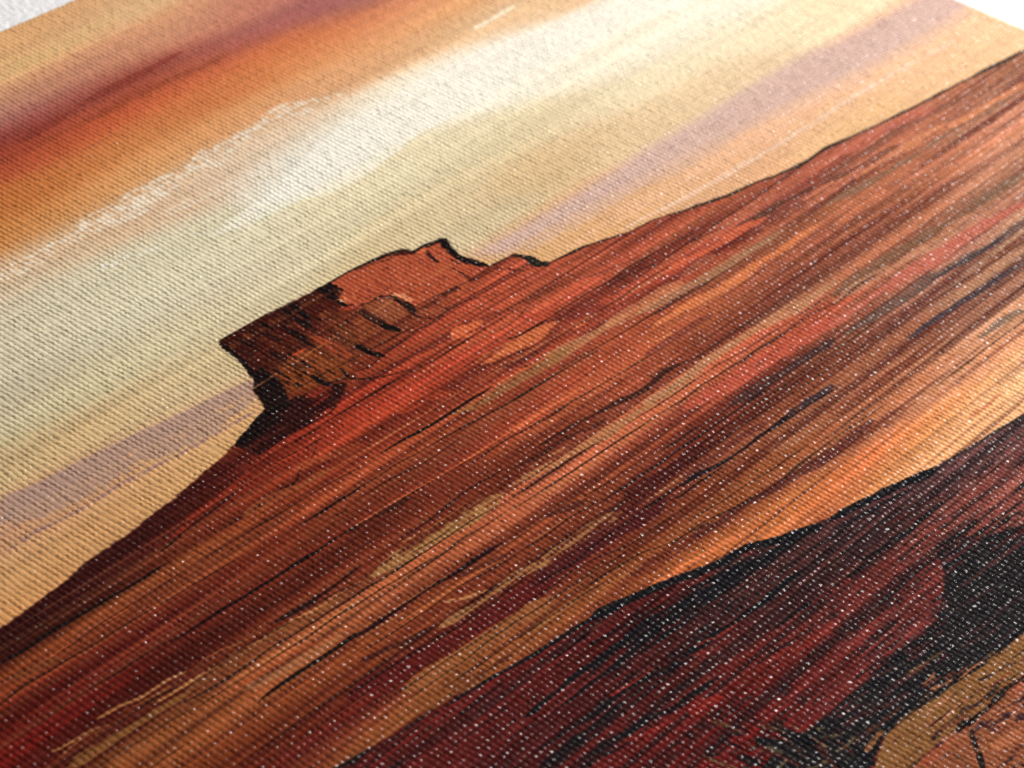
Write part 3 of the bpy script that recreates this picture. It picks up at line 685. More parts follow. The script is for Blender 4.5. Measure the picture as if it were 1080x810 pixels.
([(4.49,-4.96),(6.66,-4.92),(9.85,-5.62),(11.69,-5.63),(13.96,-5.59)],0.087,(24,17,17),0.76,0.0,0.082,'b',1),
([(0.83,-2.33),(2.27,-2.26),(4.61,-2.02),(6.38,-2.0),(9.16,-2.05)],0.09,(24,17,17),0.6400000000000001,0.0,0.084,'b',1),
([(15.75,-5.01),(16.92,-4.65),(20.35,-3.99),(22.08,-3.84)],0.089,(24,17,17),0.6400000000000001,0.0,0.098,'b',1),
([(2.15,-0.83),(3.51,-0.53),(5.84,-0.6)],0.09,(24,17,17),0.76,0.0,0.084,'b',1),
([(4.17,1.3),(6.31,1.38),(8.88,1.5),(12.3,1.72)],0.118,(24,17,17),0.76,0.0,0.084,'b',1),
([(12.01,-1.43),(13.66,-1.27),(16.56,-1.31)],0.092,(24,17,17),0.5599999999999999,0.0,0.086,'b',1),
([(1.58,-6.77),(3.24,-6.71),(4.81,-6.57)],0.873,(222,105,52),0.8,0.18,0.087,'b',1),
([(0.49,-3.56),(3.4,-3.11),(6.74,-2.95),(9.14,-2.71)],0.883,(208,108,56),0.8,0.18,0.088,'b',1),
([(9.39,-1.21),(11.01,-1.04)],0.247,(208,95,42),0.95,0.0,0.089,'b',1),
([(4.11,0.02),(7.05,0.17),(10.04,0.33),(14.11,0.43)],1.128,(184,120,74),0.8,0.15,0.085,'b',1),
([(10.36,-2.26),(12.2,-1.91),(14.27,-1.37)],0.856,(120,44,36),0.6,0.21,0.096,'b',1),
([(9.27,-4.84),(11.1,-4.84),(13.78,-4.77),(15.66,-4.42)],0.597,(200,88,48),0.7,0.18,0.09,'b',1),
([(7.26,-5.03),(9.3,-3.85),(11.53,-4.14)],0.743,(170,60,34),0.6,0.18,0.096,'b',1),
([(-1.28,-11.38),(-1.15,-10.79),(-0.89,-10.15)],0.561,(24,17,17),0.95,0.0,0.112,'b',1),
([(-4.59,-9.52),(-4.56,-9.03),(-4.45,-8.78)],0.47,(24,17,17),0.95,0.0,0.106,'b',1),
([(-3.82,-9.13),(-1.83,-9.05),(0.08,-9.22)],0.122,(24,17,17),0.76,0.0,0.083,'b',1),
([(-6.86,-7.15),(-5.36,-6.7),(-4.22,-6.28)],0.111,(24,17,17),0.76,0.0,0.097,'b',1),
([(-10.06,-6.19),(-8.07,-6.16),(-6.06,-6.13),(-3.27,-6.03),(-1.38,-5.86),(0.72,-5.83),(2.85,-5.79)],0.103,(24,17,17),0.76,0.0,0.083,'b',1),
([(4.3,-3.87),(5.35,-3.49),(6.88,-3.46),(8.48,-3.3)],0.194,(24,17,17),0.76,0.0,0.091,'b',1),
([(0.23,-3.43),(2.68,-2.97),(5.63,-2.52),(8.0,-2.61)],0.979,(205,104,52),0.8,0.18,0.088,'b',1),
([(-6.08,-0.49),(-4.05,-0.11),(-1.08,-0.1),(1.38,0.01),(4.27,0.16),(7.01,0.13)],0.919,(152,98,52),0.85,0.12,0.083,'b',1),
([(-9.72,-3.82),(-7.72,-3.46),(-5.69,-3.1),(-4.37,-2.49)],1.012,(185,66,28),0.6,0.24,0.091,'b',1),
([(-1.4,-0.84),(1.35,-0.63),(3.76,-0.45),(5.42,-0.36)],0.141,(208,95,42),0.9,0.0,0.085,'b',1),
([(-1.46,-3.78),(0.54,-3.67),(3.34,-3.47)],0.084,(24,17,17),0.48,0.0,0.085,'b',1),
([(0.79,-2.52),(2.71,-2.33),(4.57,-2.06)],0.094,(24,17,17),0.76,0.0,0.088,'b',1),
([(1.11,-1.77),(3.05,-1.25),(6.17,-1.25)],0.481,(90,36,28),0.6,0.24,0.087,'b',1),
([(-32.02,-1.75),(-29.55,-1.76),(-26.31,-1.61),(-22.75,-1.5),(-19.45,-1.42),(-16.31,-1.15)],0.138,(24,17,17),0.76,0.0,0.076,'b',1),
([(-14.1,-1.22),(-11.3,-1.06),(-9.44,-0.94),(-7.91,-0.85),(-6.1,-0.8),(-3.54,-0.84),(-1.49,-0.78)],0.267,(24,17,17),0.95,0.0,0.08,'b',1),
([(-33.59,-4.27),(-32.38,-4.43),(-30.48,-4.73),(-28.38,-4.88),(-24.96,-5.19)],0.162,(24,17,17),0.7200000000000001,0.052,0.071,'b',1),
([(-31.96,-4.82),(-30.28,-5.08),(-27.65,-5.54),(-25.17,-5.65),(-23.01,-6.11),(-20.72,-6.49)],0.313,(160,48,22),0.5,0.21,0.071,'b',1),
([(-20.72,-6.49),(-18.39,-6.88),(-16.16,-6.82),(-14.55,-6.21)],0.27,(160,50,24),0.5,0.18,0.081,'b',1),
([(-20.15,-5.68),(-17.92,-5.31),(-15.69,-5.24)],0.168,(50,20,17),0.5599999999999999,0.105,0.082,'b',1),
([(-20.12,-5.38),(-18.42,-5.21),(-15.38,-5.67)],0.167,(190,55,25),0.7,0.18,0.075,'b',1),
([(-23.24,-3.31),(-22.18,-3.27),(-21.01,-3.15),(-19.5,-3.96),(-18.16,-4.13),(-16.77,-4.82)],0.123,(24,17,17),0.68,0.07,0.068,'b',1),
([(-28.75,-3.11),(-26.45,-3.07),(-24.53,-3.16),(-23.24,-3.31)],0.121,(24,17,17),0.68,0.07,0.074,'b',1),
([(-24.37,0.21),(-22.26,0.31),(-20.45,0.38),(-18.21,0.42)],0.15,(24,17,17),0.76,0.0,0.076,'b',1),
([(-26.97,2.9),(-25.31,2.89),(-23.48,2.91),(-21.29,2.97)],0.144,(24,17,17),0.76,0.0,0.073,'b',1),
([(-22.09,1.28),(-20.86,1.36)],0.075,(24,17,17),0.76,0.0,0.076,'b',1),
([(-20.02,-4.17),(-18.14,-3.82),(-15.52,-3.1),(-14.13,-2.95)],0.764,(160,72,32),0.6,0.24,0.086,'b',1),
([(-26.45,-3.07),(-23.22,-3.02),(-20.71,-2.6),(-18.2,-2.48)],0.613,(150,75,35),0.7,0.18,0.079,'b',1),
([(-23.2,0.32),(-21.09,0.28),(-18.68,0.34),(-16.24,0.4),(-14.45,0.38),(-12.45,0.54),(-11.22,0.68)],0.139,(24,17,17),0.76,0.0,0.077,'b',1),
([(-11.49,0.59),(-8.52,0.77),(-4.43,1.16),(-1.66,1.32),(1.93,1.41),(5.11,1.53)],0.148,(24,17,17),0.76,0.0,0.082,'b',1),
([(-1.89,1.44),(1.49,1.51),(4.56,1.54),(6.42,1.66),(8.69,1.84)],0.135,(24,17,17),0.76,0.0,0.082,'b',1),
([(-19.37,1.07),(-16.6,1.17),(-13.85,1.5),(-11.23,1.66),(-7.98,1.51)],0.108,(24,17,17),0.76,0.0,0.077,'b',1),
([(-27.25,2.83),(-26.23,2.89),(-24.01,2.89),(-21.09,2.97),(-18.46,3.01),(-16.09,3.3),(-13.36,3.35),(-10.05,3.61),(-5.78,3.52)],0.124,(24,17,17),0.76,0.0,0.075,'b',1),
([(-21.75,2.89),(-19.95,2.97),(-17.54,3.05),(-14.82,3.24),(-11.46,3.43),(-7.57,3.61)],0.119,(208,95,42),0.9,0.0,0.077,'b',1),
([(-22.86,3.18),(-20.91,3.14),(-18.43,3.3),(-16.41,3.56)],0.423,(40,20,18),0.6,0.14,0.076,'b',1),
([(-10.9,3.44),(-6.29,3.55),(-1.63,3.58),(1.95,3.85)],0.141,(214,104,54),0.95,0.0,0.079,'b',1),
([(-10.25,4.05),(-7.69,3.99),(-5.26,4.06),(-1.49,4.45),(1.03,4.52)],0.142,(24,17,17),0.76,0.0,0.079,'b',1),
([(-4.97,3.77),(-1.68,3.71),(1.51,3.78),(3.7,3.81)],0.158,(220,105,55),0.95,0.0,0.079,'b',1),
([(-5.49,4.17),(-0.34,4.34),(3.15,4.53),(6.05,4.72),(9.99,4.88),(12.6,5.03)],0.121,(24,17,17),0.76,0.0,0.082,'b',1),
([(-33.41,4.46),(-28.38,4.72),(-24.78,4.78),(-21.09,4.84),(-19.69,5.89),(-16.71,6.0),(-13.19,5.73),(-10.59,5.93),(-9.01,5.98)],0.074,(24,17,17),0.32000000000000006,0.14,0.075,'b',1),
([(-20.5,5.92),(-16.71,6.0),(-13.19,5.73),(-10.59,5.93),(-9.01,5.98)],0.146,(50,22,20),0.68,0.087,0.074,'b',1),
([(-21.37,6.16),(-19.31,6.51),(-16.33,6.63),(-13.46,6.58)],0.166,(185,122,62),0.7,0.24,0.075,'b',1),
([(-25.26,7.18),(-22.96,7.29),(-20.05,7.41),(-17.57,7.62),(-14.9,7.7),(-12.87,7.68),(-11.32,7.75)],1.146,(168,118,62),0.85,0.18,0.147,'b',1),
([(-21.33,7.52),(-18.88,7.72),(-15.98,7.76)],0.097,(24,17,17),0.5599999999999999,0.14,0.073,'b',1),
([(-19.87,7.58),(-18.06,7.69),(-14.42,7.33)],0.081,(60,30,22),0.5599999999999999,0.14,0.07,'b',1),
([(-24.8,7.87),(-21.93,8.0),(-19.34,8.08),(-17.04,8.12),(-14.7,8.16),(-12.22,8.43)],0.158,(24,17,17),0.76,0.0,0.074,'b',1),
([(-11.12,8.44),(-8.59,8.57),(-5.49,8.62),(-2.23,8.76),(0.17,8.94),(2.03,8.88),(4.88,9.11),(7.58,9.16),(11.71,9.24)],0.166,(24,17,17),0.76,0.0,0.077,'b',1),
([(11.71,9.24),(13.98,9.26),(16.53,9.52),(20.27,9.68),(23.34,9.84),(26.69,9.85),(29.77,9.91)],0.122,(50,32,28),0.76,0.0,0.083,'b',1),
([(-23.76,8.86),(-22.0,8.98),(-19.74,9.02),(-17.3,8.94),(-15.12,9.11),(-13.26,9.23)],0.096,(24,17,17),0.76,0.0,0.073,'b',1),
([(-12.25,9.3),(-9.75,9.44),(-6.32,9.55),(-3.45,9.65),(-0.9,9.7),(2.07,9.81),(5.39,9.88),(7.8,9.97),(10.35,10.16)],0.12,(24,17,17),0.76,0.0,0.077,'b',1),
([(6.99,10.14),(10.11,9.94),(13.29,10.05),(15.93,10.24),(17.99,10.19),(20.7,10.39),(23.24,10.4),(25.82,10.4),(28.22,10.88)],0.161,(48,30,30),0.76,0.0,0.081,'b',1),
([(-21.67,10.85),(-19.24,11.07),(-17.13,10.96),(-15.79,11.16)],0.242,(45,22,28),0.95,0.0,0.073,'b',1),
([(-10.13,7.69),(-6.42,8.05),(-2.44,8.28),(0.71,8.55),(3.72,8.65),(7.18,8.8),(10.5,8.76),(12.3,8.84)],0.881,(182,122,72),0.8,0.27,0.159,'b',1),
([(5.38,8.37),(9.67,8.62),(13.15,8.36),(16.0,8.4),(18.58,8.49),(21.73,8.73),(25.38,9.02),(28.0,9.02),(31.11,9.07)],0.912,(182,128,86),0.75,0.24,0.205,'b',1),
([(-4.74,6.16),(-0.7,6.38),(1.73,6.53),(4.02,6.83),(5.76,7.2),(8.09,7.19),(10.25,6.99),(12.66,7.29)],0.451,(48,26,22),0.75,0.14,0.081,'b',1),
([(-8.47,6.43),(-5.6,6.8),(-2.7,6.88),(0.09,7.4),(1.78,7.47)],0.269,(60,28,24),0.7,0.14,0.081,'b',1),
([(-9.64,7.31),(-5.75,7.24),(-3.57,7.52)],0.213,(185,122,62),0.6,0.24,0.077,'b',1),
([(-3.75,4.46),(-0.43,4.56),(2.6,4.93)],0.541,(110,40,24),0.5,0.24,0.081,'b',1),
([(6.89,7.32),(10.02,7.08),(13.63,7.54),(17.11,7.49),(20.03,7.53),(22.36,7.65)],0.162,(60,36,28),0.68,0.07,0.082,'b',1),
([(8.22,6.38),(11.19,6.59),(14.83,6.4),(17.92,6.62)],0.546,(100,55,35),0.5,0.24,0.082,'b',1),
([(-49.77,-3.56),(-49.16,-3.56),(-47.23,-3.47),(-44.67,-3.52),(-42.96,-3.46),(-39.27,-3.25),(-36.01,-3.17),(-33.98,-3.15)],0.254,(24,17,17),0.95,0.0,0.071,'b',1),
([(-50.85,-2.16),(-48.85,-1.86),(-46.25,-1.81),(-43.39,-1.81),(-41.47,-1.78),(-38.93,-1.69)],0.126,(190,88,36),0.95,0.0,0.071,'b',1),
([(-45.96,-1.72),(-44.63,-1.73),(-41.5,-1.85),(-37.1,-1.78),(-34.29,-1.83)],0.104,(24,17,17),0.68,0.0,0.07,'b',1),
([(-52.43,-0.72),(-51.97,-0.73),(-50.01,-1.01),(-48.05,-0.96),(-46.12,-0.86),(-44.16,-0.75),(-42.26,-0.72),(-40.62,-0.72),(-38.41,-0.62)],0.158,(24,17,17),0.76,0.0,0.069,'b',1),
([(-37.59,-0.58),(-36.63,-0.53),(-33.7,-0.39),(-31.03,-0.28),(-30.02,-0.23)],0.114,(24,17,17),0.76,0.0,0.073,'b',1),
([(-52.48,-0.21),(-50.87,-0.0),(-49.78,0.14)],0.075,(24,17,17),0.48,0.105,0.07,'b',1),
([(-49.81,-1.97),(-47.89,-1.74),(-46.26,-1.34)],0.733,(110,60,30),0.6,0.24,0.073,'b',1),
([(-55.22,2.25),(-52.91,2.19),(-51.16,2.1),(-48.59,2.0),(-46.48,2.08),(-44.4,2.23),(-43.08,2.2),(-40.89,2.29),(-38.13,2.52)],0.111,(24,17,17),0.76,0.0,0.068,'b',1),
([(-39.9,2.48),(-37.65,2.57),(-35.3,2.6),(-33.36,2.72),(-31.62,2.73),(-29.55,2.79),(-27.77,2.81),(-25.56,2.95)],0.255,(24,17,17),0.95,0.0,0.072,'b',1),
([(-53.22,6.2),(-50.5,6.23),(-47.84,6.37),(-45.41,6.48),(-42.65,6.62)],0.809,(138,88,40),0.85,0.21,0.132,'b',1),
([(-52.77,4.44),(-51.91,4.63),(-50.92,4.71)],0.122,(185,122,62),0.9,0.12,0.068,'b',1),
([(-48.53,4.34),(-46.49,4.5),(-45.22,4.81),(-42.73,4.9),(-41.31,5.1)],0.139,(185,122,62),0.85,0.21,0.069,'b',1),
([(-52.17,4.59),(-49.65,4.82),(-48.26,5.28)],0.116,(185,122,62),0.6,0.18,0.07,'b',1),
([(-47.24,4.91),(-45.03,5.23),(-42.94,5.4)],0.123,(160,95,45),0.7,0.24,0.069,'b',1),
([(-53.37,5.17),(-50.42,4.97),(-48.38,5.39),(-45.95,5.49)],0.104,(170,100,45),0.8,0.12,0.067,'b',1),
([(-54.52,5.57),(-51.64,5.55),(-49.15,5.54),(-46.89,5.48),(-44.32,5.47),(-42.03,6.06)],0.143,(24,17,17),0.68,0.07,0.067,'b',1),
([(-53.33,5.87),(-50.27,6.01),(-48.15,6.07),(-45.72,6.17)],0.087,(24,17,17),0.76,0.0,0.066,'b',1),
([(-52.65,7.41),(-49.55,7.39),(-47.54,7.57),(-45.66,7.6),(-43.88,7.74)],0.108,(24,17,17),0.76,0.0,0.066,'b',1),
([(-50.78,9.71),(-47.91,9.67),(-46.16,9.82)],0.106,(24,17,17),0.76,0.0,0.064,'b',1),
([(-51.3,7.88),(-49.21,7.95),(-47.2,8.13),(-44.61,8.41)],0.666,(155,88,42),0.6,0.18,0.067,'b',1),
([(-44.84,5.83),(-42.06,5.97),(-38.94,6.16),(-37.52,6.1),(-35.45,6.39),(-32.48,6.54),(-30.34,6.85),(-28.21,6.87),(-26.18,7.02)],0.125,(192,125,62),0.9,0.09,0.07,'b',1),
([(-42.88,6.12),(-39.73,6.11),(-37.22,6.14),(-34.72,6.36),(-32.18,6.59)],0.102,(24,17,17),0.6400000000000001,0.07,0.069,'b',1),
([(-40.07,5.07),(-38.12,5.27),(-36.4,5.72),(-34.05,5.78)],0.112,(165,95,48),0.7,0.18,0.072,'b',1),
([(-44.58,6.78),(-41.97,7.23),(-39.64,7.38),(-37.65,7.41),(-35.49,7.33),(-33.26,7.52),(-30.87,7.59),(-29.19,7.7),(-27.11,7.79),(-24.93,7.83)],0.15,(24,17,17),0.76,0.0,0.07,'b',1),
([(-44.16,7.88),(-41.26,7.93),(-39.41,8.08),(-37.42,8.11),(-35.39,8.15),(-33.47,8.3),(-31.69,8.29),(-29.89,8.28),(-27.89,8.44),(-25.41,8.52)],0.113,(24,17,17),0.76,0.0,0.069,'b',1),
([(-40.72,7.75),(-37.16,7.88),(-33.2,8.07),(-29.68,8.11),(-27.68,8.26)],0.108,(195,122,62),0.85,0.0,0.069,'b',1),
([(-42.56,6.43),(-38.83,6.51),(-35.12,6.71),(-31.98,7.02),(-28.01,7.32)],0.545,(140,85,40),0.6,0.24,0.07,'b',1),
([(-40.26,10.3),(-38.94,10.18),(-36.74,10.2),(-34.71,10.25),(-32.66,10.3),(-30.87,10.31),(-30.26,10.4)],0.268,(24,17,17),0.95,0.0,0.067,'b',1),
([(-34.05,5.78),(-30.88,6.08),(-28.43,6.15),(-24.87,5.94)],0.314,(24,17,17),0.75,0.122,0.071,'b',1),
([(-32.98,6.06),(-30.24,6.45),(-28.06,6.76),(-26.32,7.14)],0.251,(60,24,28),0.6,0.105,0.075,'b',1),
([(-40.02,8.91),(-37.13,9.35),(-34.94,9.55),(-32.58,9.64),(-30.93,9.76)],0.621,(165,110,70),0.6,0.24,0.07,'b',1),
([(-40.65,8.28),(-37.35,8.65),(-34.74,8.78),(-32.51,8.98)],0.467,(165,72,30),0.6,0.18,0.07,'b',1),
([(-27.04,7.73),(-24.8,7.87),(-22.55,7.88),(-20.12,8.09)],0.143,(24,17,17),0.76,0.0,0.073,'b',1),
([(-27.96,8.5),(-25.57,8.5),(-23.67,8.64),(-21.59,8.8),(-19.47,8.96)],0.089,(24,17,17),0.76,0.0,0.072,'b',1),
([(-32.05,10.4),(-30.4,10.52),(-28.28,10.57),(-26.13,10.63),(-23.95,10.68),(-22.2,10.81),(-20.43,10.93),(-18.49,10.94),(-16.83,11.19)],0.3,(38,18,22),0.95,0.0,0.071,'b',1),
([(-29.99,10.17),(-27.47,10.35),(-24.35,10.55),(-21.26,10.67)],0.111,(178,108,54),0.95,0.0,0.071,'b',1),
([(-31.12,10.81),(-28.7,10.91),(-26.39,11.13)],0.109,(178,108,54),0.8,0.0,0.07,'b',1),
([(-31.84,11.7),(-29.51,11.87),(-27.07,11.98),(-24.91,12.05),(-23.35,12.02),(-21.45,12.03),(-19.5,12.34),(-17.38,12.52),(-15.48,12.6)],0.139,(24,17,17),0.76,0.0,0.071,'b',1),
([(-28.03,11.56),(-24.16,11.75),(-20.83,11.85),(-16.99,12.23)],0.103,(192,112,52),0.95,0.0,0.072,'b',1),
([(-20.88,11.29),(-18.75,11.75),(-16.43,12.1)],0.425,(70,30,26),0.6,0.122,0.077,'b',1),
([(-23.79,12.36),(-22.8,12.79),(-21.57,13.33),(-20.68,13.54)],0.305,(192,128,72),0.9,0.15,0.081,'b',1),
([(-25.97,13.79),(-24.26,13.93),(-22.21,14.12),(-19.83,14.09),(-17.74,14.01),(-16.09,14.27),(-14.91,14.6)],0.634,(166,110,60),0.85,0.21,0.107,'b',1),
([(-22.73,13.63),(-20.18,13.76),(-18.07,13.96)],0.094,(24,17,17),0.6400000000000001,0.07,0.071,'b',1),
([(-24.89,13.83),(-22.7,13.91),(-19.85,13.81)],0.078,(24,17,17),0.48,0.105,0.068,'b',1),
([(-22.5,14.35),(-19.95,14.49),(-17.54,14.46)],0.074,(60,32,20),0.6400000000000001,0.0,0.069,'b',1),
([(-32.58,12.32),(-30.17,12.71),(-28.16,13.16),(-26.17,13.35)],0.401,(55,26,26),0.7,0.14,0.072,'b',1),
([(-35.71,14.04),(-30.1,14.72),(-25.97,15.27),(-22.4,15.46),(-18.88,15.77),(-16.76,15.98)],1.42,(92,26,23),0.9,0.09,0.177,'b',1),
([(-28.66,14.15),(-27.6,14.2),(-25.12,14.6),(-23.57,14.59),(-21.37,14.67),(-19.3,14.59),(-17.85,14.69)],0.114,(24,17,17),0.76,0.0,0.069,'b',1),
([(-35.74,13.77),(-34.44,13.86),(-32.4,13.94),(-31.06,14.02),(-29.19,14.13),(-27.6,14.2)],0.156,(24,17,17),0.76,0.0,0.068,'b',1),
([(-32.59,16.13),(-28.57,16.43),(-25.21,16.74),(-22.27,16.84),(-19.73,17.0),(-18.28,17.11)],1.309,(152,88,42),0.9,0.15,0.173,'b',1),
([(-34.06,15.88),(-32.9,15.95),(-29.95,16.06),(-27.85,16.16),(-25.41,16.31),(-23.56,16.35),(-21.68,16.4),(-19.48,16.22),(-17.37,16.43)],0.111,(30,20,16),0.76,0.0,0.068,'b',1),
([(-30.79,15.85),(-27.64,15.99),(-25.2,16.14),(-23.34,16.19)],0.091,(175,110,50),0.8,0.0,0.068,'b',1),
([(-33.38,16.78),(-32.07,16.88),(-29.87,16.87),(-27.77,16.97),(-25.58,16.88),(-23.51,16.9),(-21.63,16.95),(-19.88,17.11),(-18.43,17.22)],0.122,(24,17,17),0.76,0.0,0.067,'b',1),
([(-31.33,17.59),(-29.18,17.78),(-26.77,17.94),(-24.4,18.02),(-22.45,18.16),(-19.93,18.33)],0.078,(24,17,17),0.6400000000000001,0.07,0.068,'b',1),
([(-30.59,18.31),(-27.46,18.48),(-24.86,18.81)],0.452,(70,26,22),0.6,0.14,0.068,'b',1),
([(-30.82,18.2),(-28.51,18.42),(-26.4,18.53)],0.104,(170,105,48),0.7,0.12,0.067,'b',1),
([(-15.5,12.59),(-14.53,12.68),(-12.59,12.76),(-10.47,12.72),(-8.91,12.81),(-6.55,12.95)],0.144,(24,17,17),0.76,0.0,0.073,'b',1),
([(-14.21,12.44),(-12.27,12.52),(-10.22,12.54)],0.104,(190,115,55),0.8,0.0,0.072,'b',1),
([(-16.86,14.43),(-13.81,14.42),(-11.95,14.57),(-9.91,14.61),(-7.84,14.64),(-6.69,14.9)],0.889,(165,112,62),0.85,0.24,0.109,'b',1),
([(-17.78,15.12),(-14.3,15.54),(-11.7,15.61),(-9.57,15.74),(-7.32,15.95),(-5.57,15.94),(-3.26,16.16)],1.059,(78,28,28),0.85,0.15,0.147,'b',1),
([(-18.38,15.57),(-16.43,15.61),(-13.94,15.88),(-11.27,15.75),(-8.8,15.79),(-5.57,15.94)],0.152,(24,17,17),0.76,0.0,0.071,'b',1),
([(-19.29,16.25),(-16.69,16.41),(-14.23,16.39),(-11.87,16.78),(-9.45,17.47),(-6.52,17.52),(-4.06,17.63)],0.102,(24,17,17),0.76,0.0,0.073,'b',1),
([(-20.4,17.09),(-18.0,17.22),(-15.15,17.36),(-12.49,17.53),(-9.94,17.81)],0.099,(24,17,17),0.76,0.0,0.071,'b',1),
([(-15.9,18.2),(-13.77,18.15),(-11.92,18.32),(-9.72,18.55),(-7.62,19.19),(-5.87,19.49),(-4.11,19.79),(-2.15,19.98)],0.104,(24,17,17),0.68,0.035,0.074,'b',1),
([(-22.82,18.03),(-21.73,18.09),(-19.59,18.25),(-17.34,18.37),(-15.63,18.46),(-14.06,18.66)],0.098,(24,17,17),0.76,0.0,0.07,'b',1),
([(-21.63,18.31),(-19.18,18.39),(-16.68,18.48)],0.099,(185,122,62),0.8,0.0,0.068,'b',1),
([(-12.18,19.4),(-9.47,19.58),(-6.54,19.94),(-4.07,20.37)],0.658,(95,38,26),0.6,0.21,0.074,'b',1),
([(-15.67,18.93),(-13.37,19.05),(-10.5,19.41)],0.103,(185,122,62),0.6,0.18,0.072,'b',1),
([(-11.24,11.45),(-10.02,11.78),(-7.73,12.26)],0.451,(60,25,28),0.6,0.105,0.081,'b',1),
([(-12.13,21.14),(-10.36,21.39),(-8.83,21.52),(-7.03,21.63),(-5.99,21.81),(-4.68,21.97),(-2.38,22.23)],0.405,(218,116,58),0.9,0.09,0.073,'b',1),
([(-9.44,21.34),(-7.9,21.47),(-6.16,21.78)],0.163,(235,120,60),0.9,0.0,0.074,'b',1),
([(-8.51,21.3),(-6.96,21.43),(-5.75,21.5)],0.095,(150,100,40),0.8,0.0,0.072,'b',1),
([(1.69,13.42),(2.99,13.46),(5.63,13.55),(8.22,13.54),(10.26,13.61),(12.33,13.68),(14.33,13.81)],0.178,(26,25,28),0.76,0.0,0.077,'b',1),
([(4.18,12.65),(6.18,12.86),(8.49,12.89),(11.33,13.06)],0.104,(50,32,26),0.76,0.0,0.079,'b',1),
([(3.54,13.09),(6.57,13.23),(9.67,13.37)],0.083,(60,36,26),0.6400000000000001,0.0,0.078,'b',1),
([(0.84,14.94),(3.06,14.98),(5.32,15.02),(7.5,14.97)],0.092,(24,17,17),0.76,0.0,0.075,'b',1),
([(-0.92,16.15),(1.27,16.2),(3.13,16.49),(5.19,16.66),(7.47,16.71),(9.39,16.71),(11.73,16.76),(14.31,17.0),(16.12,17.12),(18.35,17.31)],0.344,(32,24,30),0.92,0.052,0.077,'b',1),
([(-2.88,16.57),(-1.79,16.75),(-0.62,16.71),(1.67,16.85),(3.52,16.85)],0.171,(24,17,17),0.7200000000000001,0.07,0.074,'b',1),
([(-0.22,15.67),(3.28,15.76),(7.05,15.74),(10.34,16.09)],0.593,(95,40,36),0.55,0.21,0.076,'b',1),
([(-3.99,18.86),(-2.74,18.92),(-0.4,19.17),(1.78,19.24),(3.63,19.39),(5.88,19.61),(8.15,19.69),(10.46,19.76)],0.092,(24,17,17),0.76,0.0,0.075,'b',1),
([(-7.09,19.48),(-5.87,19.55),(-3.15,19.65),(-0.89,20.1),(1.3,20.47),(3.05,20.69),(4.99,20.8),(7.05,20.7),(8.95,20.72),(11.85,20.75),(14.21,20.83),(17.0,20.98),(19.44,21.07)],0.171,(45,32,24),0.7200000000000001,0.052,0.074,'b',1),
([(-5.32,20.07),(-0.51,20.46),(2.96,20.9),(6.32,21.17),(9.17,21.5),(12.07,21.54),(16.61,21.53)],0.749,(72,30,30),0.65,0.24,0.075,'b',1),
([(-3.81,21.75),(-0.07,21.98),(3.58,22.32),(7.12,22.49),(9.4,22.59)],0.114,(195,118,54),0.95,0.0,0.073,'b',1),
([(7.53,18.23),(10.04,18.79),(13.37,19.17),(17.18,19.93)],0.645,(165,105,70),0.5,0.24,0.083,'b',1),
([(10.86,20.13),(12.72,20.36),(16.59,20.3),(18.41,20.43)],0.119,(60,40,30),0.7,0.0,0.077,'b',1),
([(-7.5,13.2),(-6.27,13.24),(-4.14,13.27),(-1.62,13.35),(0.95,13.43),(2.8,13.41),(5.44,13.49)],0.147,(26,25,28),0.76,0.0,0.074,'b',1),
([(-5.99,14.89),(-4.75,14.94),(-2.8,14.8),(-0.82,14.66),(1.57,14.87),(3.25,14.98)],0.103,(24,17,17),0.76,0.0,0.074,'b',1),
([(-5.41,15.71),(-1.83,15.98),(1.81,15.96)],0.279,(24,17,17),0.75,0.122,0.074,'b',1),
([(1.28,12.58),(3.33,12.73),(4.94,12.73),(6.37,12.86)],0.154,(40,28,28),0.76,0.0,0.078,'b',1),
([(-5.16,13.99),(-0.28,14.59),(3.97,14.49)],1.428,(76,27,24),0.8,0.087,0.227,'b',1),
([(-7.41,11.9),(-4.74,12.15),(-1.32,12.2)],0.093,(24,17,17),0.6400000000000001,0.035,0.075,'b',1),
([(-4.38,15.29),(-2.4,15.45),(0.31,15.43)],0.245,(165,105,60),0.7,0.21,0.074,'b',1),
([(-10.36,9.42),(-6.83,9.92),(-3.42,10.25)],0.262,(180,110,60),0.5,0.24,0.079,'b',1),
([(10.01,12.89),(11.78,12.99),(14.98,13.13),(17.94,13.31),(20.95,13.49),(23.9,13.58)],0.628,(72,46,44),0.85,0.18,0.162,'b',1),
([(10.42,13.57),(14.39,13.52),(17.64,13.66),(20.53,13.75)],0.13,(36,28,32),0.76,0.0,0.079,'b',1),
([(7.41,10.82),(12.33,11.34),(16.16,11.39),(18.84,11.59),(21.77,11.67),(24.53,11.88),(26.26,12.11)],1.105,(188,80,54),0.85,0.09,0.249,'b',1),
([(12.48,16.66),(13.87,16.72),(16.27,16.77),(18.51,16.95)],0.524,(58,44,50),0.85,0.18,0.157,'b',1),
([(13.31,2.81),(16.71,2.95),(19.97,2.89),(23.18,3.08),(28.01,3.28),(30.93,3.42)],0.576,(208,106,50),0.85,0.12,0.173,'b',1),
([(13.48,1.68),(14.82,1.75),(17.42,1.95),(19.74,2.04),(22.53,2.17),(25.47,2.06),(26.68,2.11)],0.141,(48,30,26),0.76,0.0,0.086,'b',1),
([(12.63,4.11),(13.65,4.23),(14.98,4.31)],0.133,(225,150,80),0.95,0.0,0.086,'b',1),
([(10.54,4.75),(13.77,4.81),(16.64,4.83),(19.36,4.98)],0.463,(110,50,42),0.6,0.21,0.083,'b',1),
([(21.86,0.24),(24.47,0.17),(26.9,0.24)],0.574,(170,100,70),0.6,0.18,0.086,'b',1),
